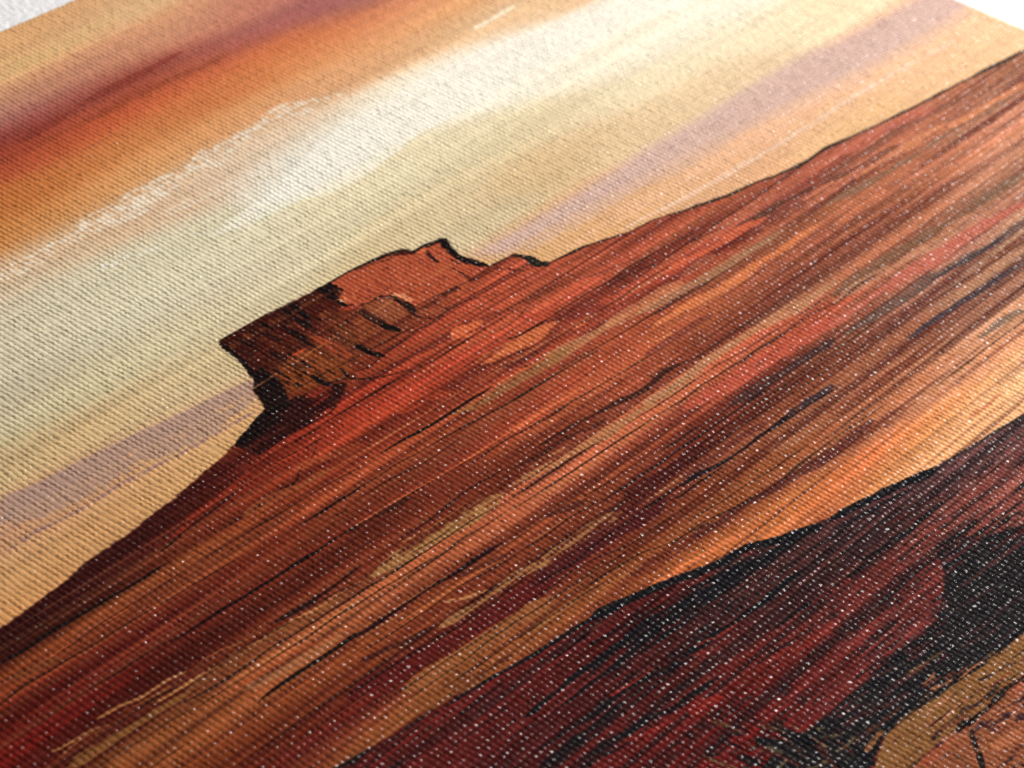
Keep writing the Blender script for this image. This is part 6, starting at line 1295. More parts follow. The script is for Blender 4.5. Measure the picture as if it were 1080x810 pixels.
([(-17.9,37.35),(-18.36,37.17),(-18.63,36.87)],0.196,(26,25,28),0.8,0.052,0.077,'f',1),
([(-19.94,33.75),(-20.74,33.43),(-21.3,32.97)],0.089,(96,44,32),0.8,0.09,0.076,'f',1),
([(-21.53,34.66),(-22.1,34.72),(-22.4,34.61)],0.095,(26,25,28),0.8,0.052,0.062,'f',1),
([(-17.39,38.25),(-17.54,37.32),(-17.76,36.43)],0.171,(26,25,28),0.8,0.052,0.084,'f',1),
([(-5.9,43.0),(-4.0,43.29)],0.29,(160,108,58),0.45,0.3,0.066,'f',1),
([(-3.74,43.1),(-2.42,43.38)],0.236,(160,108,58),0.45,0.3,0.068,'f',1),
([(-4.77,44.73),(-2.96,44.97)],0.283,(120,74,38),0.45,0.3,0.064,'f',1),
([(-13.04,44.05),(-11.8,44.2)],0.16,(120,74,38),0.45,0.3,0.062,'f',1),
([(-3.38,45.52),(-1.8,45.67)],0.23,(90,50,36),0.45,0.3,0.063,'f',1),
([(-7.66,40.61),(-6.32,40.72)],0.203,(90,50,36),0.45,0.3,0.064,'f',1),
([(-12.43,45.95),(-9.09,46.36)],0.258,(160,108,58),0.45,0.3,0.062,'f',1),
([(-7.48,43.62),(-6.04,43.85)],0.171,(120,74,38),0.45,0.3,0.065,'f',1),
([(-0.81,43.9),(0.48,44.09)],0.209,(160,108,58),0.45,0.3,0.066,'f',1),
([(-13.81,41.67),(-11.26,41.89)],0.257,(90,50,36),0.45,0.3,0.062,'f',1),
([(-15.54,42.95),(-12.49,43.27)],0.172,(90,50,36),0.45,0.3,0.062,'f',1),
([(-12.53,43.29),(-10.89,43.63)],0.275,(160,108,58),0.45,0.3,0.065,'f',1),
([(-13.02,43.4),(-10.04,43.68)],0.127,(120,74,38),0.45,0.3,0.062,'f',1),
([(1.3,43.1),(4.35,43.62)],0.15,(160,108,58),0.45,0.3,0.068,'f',1),
([(-6.25,44.49),(-4.29,44.66)],0.139,(120,74,38),0.45,0.3,0.063,'f',1),
([(-12.04,43.43),(-8.08,43.74)],0.187,(120,74,38),0.45,0.3,0.062,'f',1),
([(-7.54,45.32),(-5.36,45.53)],0.162,(160,108,58),0.45,0.3,0.062,'f',1),
([(-11.68,42.93),(-9.64,43.08)],0.217,(90,50,36),0.45,0.3,0.062,'f',1),
([(-4.48,41.25),(-2.37,41.64)],0.285,(90,50,36),0.45,0.3,0.068,'f',1),
([(-8.33,38.61),(-4.53,38.93)],0.121,(160,108,58),0.45,0.3,0.065,'f',1),
([(-9.04,40.78),(-6.28,41.07)],0.26,(120,74,38),0.45,0.3,0.064,'f',1),
([(-4.8,41.74),(-1.1,42.27)],0.28,(160,108,58),0.45,0.3,0.067,'f',1),
([(-15.35,42.46),(-13.21,42.69)],0.165,(160,108,58),0.45,0.3,0.062,'f',1),
([(-8.7,38.56),(-5.45,38.71)],0.23,(120,74,38),0.45,0.3,0.064,'f',1),
([(-9.35,48.9),(-7.79,49.03)],0.116,(120,74,38),0.45,0.3,0.06,'f',1),
([(-8.86,45.38),(-6.43,45.76)],0.256,(120,74,38),0.45,0.3,0.064,'f',1),
([(-10.7,45.97),(-7.82,46.27)],0.269,(120,74,38),0.45,0.3,0.062,'f',1),
([(-9.5,42.07),(-7.93,42.33)],0.126,(90,50,36),0.45,0.3,0.065,'f',1),
([(-6.59,38.74),(-3.15,39.26)],0.206,(160,108,58),0.45,0.3,0.067,'f',1),
([(-10.14,44.68),(-7.59,45.16)],0.232,(160,108,58),0.45,0.3,0.065,'f',1),
([(-12.77,43.72),(-8.72,44.11)],0.14,(120,74,38),0.45,0.3,0.062,'f',1),
([(-12.26,45.16),(-9.89,45.59)],0.155,(90,50,36),0.45,0.3,0.064,'f',1),
([(-7.97,38.74),(-5.04,39.03)],0.282,(120,74,38),0.45,0.3,0.065,'f',1),
([(-8.32,41.89),(-5.04,42.35)],0.23,(160,108,58),0.45,0.3,0.065,'f',1),
([(-7.6,42.65),(-5.9,42.94)],0.27,(160,108,58),0.45,0.3,0.066,'f',1),
([(-13.39,42.36),(-10.81,42.68)],0.164,(90,50,36),0.45,0.3,0.063,'f',1),
([(-4.55,41.53),(-0.29,41.82)],0.183,(160,108,58),0.45,0.3,0.064,'f',1),
([(-9.83,48.57),(-7.53,48.79)],0.23,(160,108,58),0.45,0.3,0.061,'f',1),
([(-7.28,42.61),(-4.31,43.24)],0.251,(90,50,36),0.45,0.3,0.068,'f',1),
([(-2.86,42.28),(1.21,42.74)],0.183,(160,108,58),0.45,0.3,0.066,'f',1),
([(-11.44,43.3),(-10.69,43.26),(-10.23,43.39)],0.255,(60,34,38),0.8,0.21,0.061,'f',1),
([(-5.52,45.3),(-4.04,45.47),(-2.48,45.61)],0.228,(110,56,36),0.8,0.21,0.063,'f',1),
([(-12.29,43.9),(-11.07,43.95),(-9.99,44.08)],0.162,(60,34,38),0.8,0.21,0.061,'f',1),
([(-7.79,47.95),(-7.46,48.08),(-7.08,48.18)],0.153,(36,26,30),0.8,0.122,0.068,'f',1),
([(-4.86,44.47),(-3.85,44.6),(-3.12,44.89)],0.107,(186,112,70),0.8,0.21,0.068,'f',1),
([(-7.06,41.91),(-6.09,41.87),(-5.3,41.94)],0.12,(110,56,36),0.8,0.21,0.061,'f',1),
([(-7.84,44.38),(-6.66,44.61),(-5.77,45.01)],0.129,(186,112,70),0.8,0.21,0.069,'f',1),
([(-7.81,42.92),(-6.62,42.98),(-5.58,43.13)],0.172,(36,26,30),0.8,0.122,0.063,'f',1),
([(-7.63,45.44),(-6.4,45.64),(-5.41,45.98)],0.215,(60,34,38),0.8,0.21,0.067,'f',1),
([(-10.77,42.27),(-9.78,42.67),(-8.54,42.92)],0.255,(186,112,70),0.8,0.21,0.069,'f',1),
([(-9.76,43.45),(-8.38,43.51),(-7.12,43.65)],0.133,(110,56,36),0.8,0.21,0.062,'f',1),
([(-2.87,44.31),(-2.41,44.52),(-1.6,44.53)],0.256,(36,26,30),0.8,0.122,0.066,'f',1),
([(-6.45,43.75),(-5.82,43.74),(-5.51,43.91)],0.274,(186,112,70),0.8,0.21,0.065,'f',1),
([(-8.51,42.84),(-7.22,42.87),(-6.12,43.01)],0.268,(186,112,70),0.8,0.21,0.062,'f',1),
([(-7.41,40.18),(-6.82,40.25),(-6.11,40.25)],0.158,(60,34,38),0.8,0.21,0.063,'f',1),
([(-7.57,40.21),(-6.53,40.35),(-5.56,40.53)],0.131,(110,56,36),0.8,0.21,0.066,'f',1),
([(-9.06,47.64),(-8.75,47.87),(-8.14,47.93)],0.188,(110,56,36),0.8,0.21,0.067,'f',1),
([(-3.83,42.93),(-2.35,42.99),(-0.79,43.0)],0.112,(36,26,30),0.8,0.122,0.062,'f',1),
([(-7.08,45.8),(-6.46,46.1),(-5.57,46.25)],0.212,(186,112,70),0.8,0.21,0.068,'f',1),
([(-2.25,45.05),(-0.87,45.33),(0.41,45.66)],0.099,(110,56,36),0.8,0.21,0.068,'f',1),
([(-2.92,44.85),(-2.48,44.97),(-1.94,45.03)],0.169,(186,112,70),0.8,0.21,0.066,'f',1),
([(-5.07,45.07),(-4.17,45.3),(-3.14,45.47)],0.098,(186,112,70),0.8,0.21,0.066,'f',1),
([(-3.98,42.57),(-3.38,42.74),(-2.82,42.93)],0.21,(36,26,30),0.8,0.122,0.071,'f',1),
([(-4.18,45.5),(-3.79,45.61),(-3.09,45.54)],0.254,(60,34,38),0.8,0.21,0.061,'f',1),
([(-10.9,42.44),(-9.9,42.59),(-8.87,42.73)],0.154,(110,56,36),0.8,0.21,0.064,'f',1),
([(-11.3,44.25),(-10.34,44.49),(-9.43,44.77)],0.318,(186,112,70),0.8,0.21,0.067,'f',1),
([(-6.39,45.16),(-5.84,45.34),(-5.21,45.48)],0.323,(110,56,36),0.8,0.21,0.068,'f',1),
([(-10.24,48.59),(-9.61,48.67),(-8.96,48.73)],0.127,(60,34,38),0.8,0.21,0.061,'f',1),
([(-10.81,47.84),(-9.86,48.01),(-8.73,48.08)],0.245,(60,34,38),0.8,0.21,0.061,'f',1),
([(-9.12,43.67),(-8.37,43.74),(-7.87,43.96)],0.251,(186,112,70),0.8,0.21,0.067,'f',1),
([(-6.54,43.7),(-5.04,43.82),(-3.43,43.9)],0.264,(36,26,30),0.8,0.122,0.062,'f',1),
([(-8.87,47.81),(-8.34,47.96),(-7.6,47.99)],0.231,(110,56,36),0.8,0.21,0.062,'f',1),
([(-7.6,47.86),(-6.21,48.16),(-4.96,48.55)],0.291,(186,112,70),0.8,0.21,0.066,'f',1),
([(-11.73,43.34),(-11.19,43.42),(-10.79,43.57)],0.189,(36,26,30),0.8,0.122,0.066,'f',1),
([(-10.37,43.23),(-9.1,43.56),(-7.73,43.84)],0.326,(110,56,36),0.8,0.21,0.067,'f',1),
([(-10.63,42.58),(-9.29,42.68),(-7.83,42.72)],0.126,(36,26,30),0.8,0.122,0.061,'f',1),
([(-10.28,45.39),(-9.69,45.49),(-8.94,45.49)],0.162,(36,26,30),0.8,0.122,0.061,'f',1),
([(-6.71,45.18),(-5.58,45.31),(-4.69,45.58)],0.153,(186,112,70),0.8,0.21,0.066,'f',1),
([(-4.28,46.06),(-3.58,46.07),(-3.2,46.25)],0.203,(36,26,30),0.8,0.122,0.065,'f',1),
([(-7.77,43.34),(-7.02,43.47),(-6.43,43.7)],0.312,(60,34,38),0.8,0.21,0.068,'f',1),
([(-9.73,42.0),(-9.45,42.23),(-8.86,42.27)],0.128,(186,112,70),0.8,0.21,0.07,'f',1),
([(-3.95,45.64),(-3.56,45.75),(-3.16,45.85)],0.189,(60,34,38),0.8,0.21,0.068,'f',1),
([(-2.16,44.71),(-0.43,44.72),(1.19,44.82)],0.101,(186,112,70),0.8,0.21,0.062,'f',1),
([(-13.57,44.65),(-12.7,44.78),(-11.63,44.8)],0.159,(60,34,38),0.8,0.21,0.06,'f',1),
([(-6.06,41.05),(-4.71,41.17),(-3.27,41.26)],0.196,(110,56,36),0.8,0.21,0.064,'f',1),
([(-12.21,45.38),(-11.87,45.48),(-11.38,45.5)],0.112,(36,26,30),0.8,0.122,0.062,'f',1),
([(-4.32,44.08),(-3.98,44.28),(-3.35,44.32)],0.166,(36,26,30),0.8,0.122,0.068,'f',1),
([(-2.03,44.82),(-1.1,44.93),(-0.37,45.16)],0.312,(36,26,30),0.8,0.122,0.067,'f',1),
([(-2.57,43.71),(-1.45,43.84),(-0.26,43.93)],0.193,(186,112,70),0.8,0.21,0.064,'f',1),
([(-7.21,39.99),(-6.49,40.07),(-5.5,40.0)],0.209,(186,112,70),0.8,0.21,0.062,'f',1),
([(-9.47,41.66),(-7.98,41.87),(-6.16,41.9)],0.268,(186,112,70),0.8,0.21,0.063,'f',1),
([(-5.67,40.71),(-5.03,40.87),(-4.4,41.04)],0.26,(110,56,36),0.8,0.21,0.07,'f',1),
([(-6.24,41.69),(-5.27,41.78),(-4.62,42.05)],0.11,(60,34,38),0.8,0.21,0.068,'f',1),
([(-7.71,45.87),(-6.35,46.12),(-4.75,46.24)],0.103,(60,34,38),0.8,0.21,0.063,'f',1),
([(-4.99,41.53),(-3.35,41.59),(-1.96,41.8)],0.115,(186,112,70),0.8,0.21,0.064,'f',1),
([(-7.29,40.63),(-6.4,41.0),(-5.19,41.2)],0.185,(186,112,70),0.8,0.21,0.07,'f',1),
([(-8.6,44.78),(-7.88,44.77),(-7.35,44.87)],0.182,(60,34,38),0.8,0.21,0.061,'f',1),
([(-9.54,48.89),(-9.14,49.04),(-8.72,49.17)],0.153,(36,26,30),0.8,0.122,0.067,'f',1),
([(-9.19,44.9),(-7.87,45.0),(-6.77,45.23)],0.302,(60,34,38),0.8,0.21,0.063,'f',1),
([(-11.68,43.58),(-10.78,43.93),(-9.66,44.16)],0.206,(186,112,70),0.8,0.21,0.068,'f',1),
([(-12.25,-11.64),(-12.19,-11.15),(-12.26,-10.61)],0.207,(24,17,17),0.6907098257869009,0.07,0.094,'b',1),
([(-10.85,-17.22),(-10.88,-16.6),(-10.87,-15.92)],0.121,(24,17,17),0.5521280584007092,0.07,0.095,'b',1),
([(-11.25,-14.49),(-11.32,-14.3),(-11.26,-14.15)],0.139,(24,17,17),0.4924299036474487,0.07,0.095,'b',1),
([(-9.34,-17.7),(-9.35,-17.1),(-9.36,-16.65)],0.168,(24,17,17),0.6441872600841819,0.07,0.096,'b',1),
([(-10.17,-15.08),(-10.16,-14.45),(-10.2,-13.64)],0.191,(24,17,17),0.48562698718412145,0.07,0.095,'b',1),
([(-11.53,-17.15),(-11.49,-16.55),(-11.54,-15.91)],0.132,(24,17,17),0.6942119475185557,0.07,0.095,'b',1),
([(-11.77,-13.15),(-11.79,-12.3),(-11.79,-11.54)],0.364,(24,17,17),0.7407906958005988,0.07,0.094,'b',1),
([(-7.32,-14.47),(-7.38,-13.81),(-7.35,-13.27)],0.219,(24,17,17),0.6672357096089261,0.07,0.097,'b',1),
([(-3.9,-17.78),(-3.86,-17.54),(-3.91,-17.33)],0.219,(24,17,17),0.5276493206005557,0.07,0.1,'b',1),
([(-10.46,-11.53),(-10.47,-10.85),(-10.49,-10.11)],0.212,(24,17,17),0.5288597422590462,0.07,0.095,'b',1),
([(-9.56,-13.8),(-9.51,-13.5),(-9.57,-13.19)],0.163,(24,17,17),0.5996457683333251,0.07,0.096,'b',1),
([(-12.53,-13.7),(-12.59,-13.29),(-12.54,-12.98)],0.161,(24,17,17),0.5654690068940681,0.07,0.094,'b',1),
([(-6.41,-17.02),(-6.45,-16.59),(-6.43,-16.27)],0.145,(24,17,17),0.5801204275153727,0.07,0.098,'b',1),
([(-5.61,-16.09),(-5.64,-15.84),(-5.62,-15.56)],0.185,(24,17,17),0.7371919159718696,0.07,0.098,'b',1),
([(-9.54,-12.42),(-9.62,-11.9),(-9.56,-11.49)],0.379,(24,17,17),0.8589303660093486,0.07,0.095,'b',1),
([(-10.86,-17.27),(-10.83,-16.97),(-10.87,-16.57)],0.178,(24,17,17),0.6370849751580852,0.07,0.095,'b',1),
([(-11.35,-17.6),(-11.44,-17.03),(-11.37,-16.5)],0.101,(24,17,17),0.7533161821808694,0.07,0.095,'b',1),
([(-10.68,-16.98),(-10.66,-16.32),(-10.7,-15.68)],0.213,(24,17,17),0.6476595487025153,0.07,0.095,'b',1),
([(-11.09,-17.52),(-11.09,-17.02),(-11.1,-16.67)],0.146,(24,17,17),0.48308565976407936,0.07,0.095,'b',1),
([(-10.28,-14.76),(-10.31,-13.94),(-10.3,-13.23)],0.356,(24,17,17),0.6678581262828667,0.07,0.095,'b',1),
([(-11.86,-10.77),(-11.82,-10.55),(-11.86,-10.32)],0.193,(24,17,17),0.5498950465762515,0.07,0.094,'b',1),
([(-9.34,-17.71),(-9.37,-17.05),(-9.37,-16.27)],0.11,(24,17,17),0.5782081472625414,0.07,0.096,'b',1),
([(-10.12,-12.75),(-10.14,-12.1),(-10.14,-11.48)],0.37,(24,17,17),0.6965192043763901,0.07,0.095,'b',1),
([(-10.84,-11.97),(-10.86,-11.5),(-10.85,-11.18)],0.205,(24,17,17),0.6419634312611919,0.07,0.094,'b',1),
([(-6.93,-15.58),(-6.88,-14.75),(-6.97,-13.93)],0.353,(24,17,17),0.9051288327169336,0.07,0.097,'b',1),
([(-12.47,-14.76),(-12.37,-14.1),(-12.48,-13.4)],0.101,(24,17,17),0.5251042943488282,0.07,0.094,'b',1),
([(-11.52,-16.58),(-11.52,-15.99),(-11.54,-15.25)],0.165,(24,17,17),0.7142640085044979,0.07,0.095,'b',1),
([(-12.47,-12.35),(-12.45,-11.71),(-12.49,-11.06)],0.145,(24,17,17),0.6731403421172178,0.07,0.094,'b',1),
([(-10.51,-13.28),(-10.53,-12.92),(-10.52,-12.65)],0.203,(24,17,17),0.5083201043125309,0.07,0.095,'b',1),
([(-6.09,-17.15),(-6.09,-16.96),(-6.1,-16.83)],0.168,(24,17,17),0.740495980849836,0.07,0.098,'b',1),
([(-9.56,-13.68),(-9.48,-13.23),(-9.58,-12.78)],0.212,(24,17,17),0.665696283014862,0.07,0.096,'b',1),
([(-7.84,-17.67),(-7.84,-17.09),(-7.86,-16.65)],0.329,(24,17,17),0.7981944383240025,0.07,0.097,'b',1),
([(-5.88,-15.74),(-5.86,-15.04),(-5.92,-14.16)],0.119,(24,17,17),0.515623651166098,0.07,0.098,'b',1),
([(-4.7,-17.74),(-4.72,-17.04),(-4.74,-16.5)],0.117,(24,17,17),0.5986393539733574,0.07,0.099,'b',1),
([(-5.35,-16.15),(-5.35,-15.57),(-5.38,-14.84)],0.208,(24,17,17),0.6908449355527156,0.07,0.099,'b',1),
([(-6.65,-15.49),(-6.67,-14.92),(-6.68,-14.34)],0.137,(24,17,17),0.6756907354764561,0.07,0.098,'b',1),
([(-11.19,-11.37),(-11.19,-11.07),(-11.2,-10.72)],0.187,(24,17,17),0.605735097049602,0.07,0.094,'b',1),
([(-12.2,-16.81),(-12.16,-16.72),(-12.21,-16.47)],0.197,(24,17,17),0.7231231541349342,0.07,0.095,'b',0),
([(-10.9,-13.17),(-10.92,-12.39),(-10.93,-11.55)],0.125,(24,17,17),0.5380203840659626,0.07,0.095,'b',1),
([(-13.06,-12.29),(-13.08,-11.48),(-13.08,-10.78)],0.142,(24,17,17),0.6718376863136897,0.07,0.093,'b',1),
([(-13.1,-13.4),(-13.11,-12.95),(-13.11,-12.44)],0.217,(24,17,17),0.7358381562009852,0.07,0.093,'b',1),
([(-6.15,-16.83),(-6.1,-16.58),(-6.16,-16.31)],0.125,(24,17,17),0.583988174756031,0.07,0.098,'b',1),
([(-13.23,-12.48),(-13.19,-12.09),(-13.24,-11.56)],0.349,(24,17,17),0.8610586789516421,0.07,0.093,'b',1),
([(-8.69,-16.83),(-8.62,-16.02),(-8.72,-15.21)],0.344,(24,17,17),0.9344616278318137,0.07,0.097,'b',1),
([(-12.16,-11.0),(-12.17,-10.75),(-12.17,-10.54)],0.176,(24,17,17),0.48345121695412757,0.07,0.094,'b',1),
([(-6.21,-17.14),(-6.2,-16.47),(-6.24,-15.75)],0.155,(24,17,17),0.7330706559780732,0.07,0.098,'b',1),
([(-11.93,-11.1),(-11.88,-10.81),(-11.94,-10.58)],0.221,(24,17,17),0.6880505065089735,0.07,0.094,'b',1),
([(-7.96,-17.59),(-7.96,-17.32),(-7.97,-17.1)],0.157,(24,17,17),0.661944877114498,0.07,0.097,'b',1),
([(-3.88,-17.84),(-3.89,-17.63),(-3.89,-17.33)],0.15,(24,17,17),0.6681793258101894,0.07,0.1,'b',1),
([(4.31,-15.08),(4.28,-14.69),(4.26,-14.3)],0.366,(140,54,28),0.55,0.27,0.103,'b',1),
([(0.14,-16.45),(0.1,-15.99),(0.08,-15.55)],0.347,(140,54,28),0.55,0.27,0.101,'b',1),
([(4.73,-15.18),(4.69,-14.79),(4.68,-14.43)],0.38,(196,92,48),0.55,0.27,0.104,'b',1),
([(7.48,-12.49),(7.5,-12.39),(7.46,-12.25)],0.307,(120,46,28),0.55,0.27,0.105,'b',1),
([(3.46,-15.36),(3.61,-15.33),(3.83,-15.36)],0.339,(140,54,28),0.55,0.27,0.088,'b',1),
([(-0.62,-16.49),(-0.66,-16.12),(-0.67,-15.78)],0.314,(160,60,30),0.55,0.27,0.1,'b',1),
([(0.24,-15.45),(0.24,-15.36),(0.23,-15.25)],0.346,(206,108,64),0.55,0.27,0.101,'b',1),
([(0.37,-15.82),(0.83,-15.81),(1.33,-15.83)],0.206,(196,92,48),0.55,0.27,0.088,'b',1),
([(6.74,-14.43),(6.67,-13.98),(6.68,-13.6)],0.148,(160,60,30),0.55,0.27,0.105,'b',1),
([(8.6,-15.07),(8.61,-14.99),(8.58,-14.86)],0.313,(160,60,30),0.55,0.27,0.106,'b',1),
([(-0.73,-16.35),(-0.77,-16.01),(-0.77,-15.69)],0.253,(196,92,48),0.55,0.27,0.1,'b',1),
([(3.92,-16.15),(3.93,-15.87),(3.87,-15.53)],0.357,(140,54,28),0.55,0.27,0.103,'b',1),
([(0.28,-15.11),(0.52,-15.14),(0.68,-15.11)],0.32,(140,54,28),0.55,0.27,0.087,'b',1),
([(8.59,-12.36),(8.9,-12.35),(9.23,-12.36)],0.344,(206,108,64),0.55,0.27,0.089,'b',1),
([(9.51,-14.7),(9.49,-14.52),(9.48,-14.35)],0.25,(206,108,64),0.55,0.27,0.106,'b',1),
([(1.66,-17.09),(1.86,-17.06),(2.14,-17.09)],0.213,(160,60,30),0.55,0.27,0.088,'b',1),
([(5.88,-12.38),(5.9,-12.26),(5.86,-12.09)],0.136,(140,54,28),0.55,0.27,0.104,'b',1),
([(7.68,-11.21),(7.98,-11.19),(8.31,-11.2)],0.106,(140,54,28),0.55,0.27,0.088,'b',1),
([(2.59,-14.64),(2.59,-14.22),(2.53,-13.75)],0.161,(206,108,64),0.55,0.27,0.102,'b',1),
([(0.33,-15.69),(0.82,-15.72),(1.23,-15.69)],0.167,(196,92,48),0.55,0.27,0.088,'b',1),
([(2.87,-13.85),(3.21,-13.87),(3.48,-13.84)],0.107,(140,54,28),0.55,0.27,0.088,'b',1),
([(5.68,-12.46),(5.87,-12.45),(6.08,-12.46)],0.293,(120,46,28),0.55,0.27,0.088,'b',1),
([(4.34,-14.49),(4.32,-14.2),(4.3,-13.89)],0.186,(206,108,64),0.55,0.27,0.103,'b',1),
([(4.97,-16.21),(5.14,-16.24),(5.25,-16.21)],0.241,(120,46,28),0.55,0.27,0.089,'b',1),
([(4.78,-13.33),(4.9,-13.32),(5.04,-13.33)],0.199,(120,46,28),0.55,0.27,0.088,'b',1),
([(2.39,-16.48),(2.37,-16.35),(2.37,-16.24)],0.227,(206,108,64),0.55,0.27,0.102,'b',1),
([(1.54,-15.18),(1.71,-15.18),(1.89,-15.18)],0.335,(120,46,28),0.55,0.27,0.088,'b',1),
([(6.71,-14.66),(6.92,-14.66),(7.14,-14.66)],0.216,(206,108,64),0.55,0.27,0.089,'b',1),
([(3.61,-14.98),(3.56,-14.6),(3.56,-14.25)],0.208,(196,92,48),0.55,0.27,0.103,'b',1),
([(8.82,-13.01),(8.86,-12.94),(8.81,-12.79)],0.251,(206,108,64),0.55,0.27,0.106,'b',1),
([(2.22,-13.66),(2.19,-13.39),(2.18,-13.13)],0.141,(206,108,64),0.55,0.27,0.102,'b',1),
([(2.74,-13.8),(3.04,-13.8),(3.32,-13.79)],0.142,(120,46,28),0.55,0.27,0.088,'b',1),
([(2.18,-14.71),(2.2,-14.61),(2.16,-14.47)],0.349,(196,92,48),0.55,0.27,0.102,'b',1),
([(4.4,-12.12),(4.91,-12.14),(5.33,-12.11)],0.174,(120,46,28),0.55,0.27,0.088,'b',1),
([(3.36,-14.49),(3.37,-14.32),(3.34,-14.11)],0.386,(140,54,28),0.55,0.27,0.103,'b',1),
([(7.54,-11.11),(7.53,-10.73),(7.47,-10.3)],0.195,(196,92,48),0.55,0.27,0.105,'b',1),
([(4.17,-13.18),(4.11,-12.76),(4.12,-12.4)],0.376,(120,46,28),0.55,0.27,0.103,'b',1),
([(2.58,-12.57),(3.1,-12.57),(3.6,-12.57)],0.25,(120,46,28),0.55,0.27,0.087,'b',1),
([(6.2,-11.28),(6.17,-11.05),(6.17,-10.85)],0.13,(120,46,28),0.55,0.27,0.104,'b',1),
([(6.45,-10.24),(6.64,-10.21),(6.92,-10.24)],0.317,(196,92,48),0.55,0.27,0.087,'b',1),
([(2.09,-14.93),(2.05,-14.52),(2.03,-14.12)],0.366,(196,92,48),0.55,0.27,0.102,'b',1),
([(3.67,-13.72),(3.83,-13.73),(3.96,-13.72)],0.108,(160,60,30),0.55,0.27,0.088,'b',1),
([(8.55,-15.58),(8.57,-15.44),(8.53,-15.25)],0.211,(196,92,48),0.55,0.27,0.106,'b',1),
([(10.05,-13.58),(10.54,-13.57),(11.05,-13.57)],0.16,(160,60,30),0.55,0.27,0.09,'b',1),
([(6.03,-14.1),(6.31,-14.07),(6.66,-14.1)],0.109,(206,108,64),0.55,0.27,0.089,'b',1),
([(5.05,-14.24),(5.06,-13.98),(5.01,-13.68)],0.287,(196,92,48),0.55,0.27,0.104,'b',1),
([(10.61,-13.87),(10.58,-13.76),(10.6,-13.68)],0.39,(196,92,48),0.55,0.27,0.107,'b',1),
([(2.33,-14.38),(2.87,-14.4),(3.36,-14.38)],0.112,(120,46,28),0.55,0.27,0.088,'b',1),
([(5.97,-12.7),(5.97,-12.35),(5.92,-11.97)],0.131,(206,108,64),0.55,0.27,0.104,'b',1),
([(2.73,-13.02),(2.69,-12.72),(2.69,-12.45)],0.309,(196,92,48),0.55,0.27,0.102,'b',1),
([(-0.19,-17.07),(-0.18,-16.73),(-0.24,-16.33)],0.298,(196,92,48),0.55,0.27,0.101,'b',1),
([(8.0,-15.44),(7.92,-14.92),(7.92,-14.47)],0.188,(120,46,28),0.55,0.27,0.106,'b',1),
([(5.53,-10.5),(5.98,-10.51),(6.39,-10.49)],0.122,(196,92,48),0.55,0.27,0.087,'b',1),
([(8.97,-15.25),(8.94,-15.05),(8.94,-14.88)],0.247,(120,46,28),0.55,0.27,0.106,'b',1),
([(2.94,-15.53),(2.94,-15.12),(2.88,-14.65)],0.37,(120,46,28),0.55,0.27,0.102,'b',1),
([(3.73,-16.77),(3.68,-16.55),(3.7,-16.38)],0.192,(120,46,28),0.55,0.27,0.103,'b',1),
([(2.01,-14.35),(1.96,-14.16),(1.99,-14.04)],0.352,(120,46,28),0.55,0.27,0.102,'b',1),
([(7.82,-15.06),(7.8,-14.64),(7.75,-14.21)],0.209,(160,60,30),0.55,0.27,0.105,'b',1),
([(3.53,-15.67),(3.49,-15.29),(3.48,-14.92)],0.336,(206,108,64),0.55,0.27,0.103,'b',1),
([(4.28,-13.26),(4.21,-12.81),(4.22,-12.42)],0.275,(160,60,30),0.55,0.27,0.103,'b',1),
([(5.31,-13.27),(5.24,-12.76),(5.24,-12.32)],0.233,(160,60,30),0.55,0.27,0.103,'b',1),
([(3.58,-11.76),(3.57,-11.62),(3.56,-11.47)],0.275,(196,92,48),0.55,0.27,0.102,'b',1),
([(11.51,-14.51),(11.44,-14.17),(11.45,-13.88)],0.25,(140,54,28),0.55,0.27,0.108,'b',1),
([(8.59,-15.67),(8.57,-15.43),(8.55,-15.18)],0.221,(206,108,64),0.55,0.27,0.106,'b',1),
([(0.54,-15.62),(0.83,-15.59),(1.19,-15.62)],0.185,(120,46,28),0.55,0.27,0.088,'b',1),
([(8.42,-12.32),(8.67,-12.32),(8.91,-12.32)],0.111,(160,60,30),0.55,0.27,0.089,'b',1),
([(0.67,-14.61),(1.12,-14.58),(1.64,-14.61)],0.319,(120,46,28),0.55,0.27,0.087,'b',1),
([(8.85,-13.13),(8.85,-12.9),(8.81,-12.64)],0.265,(120,46,28),0.55,0.27,0.106,'b',1),
([(7.78,-14.27),(7.76,-14.08),(7.75,-13.91)],0.277,(140,54,28),0.55,0.27,0.105,'b',1),
([(7.52,-11.55),(7.53,-11.23),(7.47,-10.87)],0.118,(120,46,28),0.55,0.27,0.105,'b',1),
([(1.28,-15.65),(1.46,-15.63),(1.67,-15.65)],0.214,(140,54,28),0.55,0.27,0.088,'b',1),
([(7.43,-14.9),(7.81,-14.9),(8.2,-14.9)],0.176,(120,46,28),0.55,0.27,0.089,'b',1),
([(10.78,-15.24),(10.71,-14.85),(10.72,-14.54)],0.326,(120,46,28),0.55,0.27,0.107,'b',1),
([(0.66,-15.79),(1.0,-15.8),(1.32,-15.79)],0.192,(196,92,48),0.55,0.27,0.088,'b',1),
([(5.11,-13.68),(5.08,-13.26),(5.05,-12.84)],0.138,(120,46,28),0.55,0.27,0.103,'b',1),
([(11.56,-14.93),(11.5,-14.43),(11.48,-13.96)],0.27,(120,46,28),0.55,0.27,0.108,'b',1),
([(0.38,-15.47),(0.32,-14.97),(0.32,-14.54)],0.263,(140,54,28),0.55,0.27,0.101,'b',1),
([(6.96,-15.44),(7.2,-15.46),(7.38,-15.44)],0.143,(120,46,28),0.55,0.27,0.089,'b',1),
([(2.24,-13.86),(2.69,-13.85),(3.16,-13.86)],0.324,(140,54,28),0.55,0.27,0.088,'b',1),
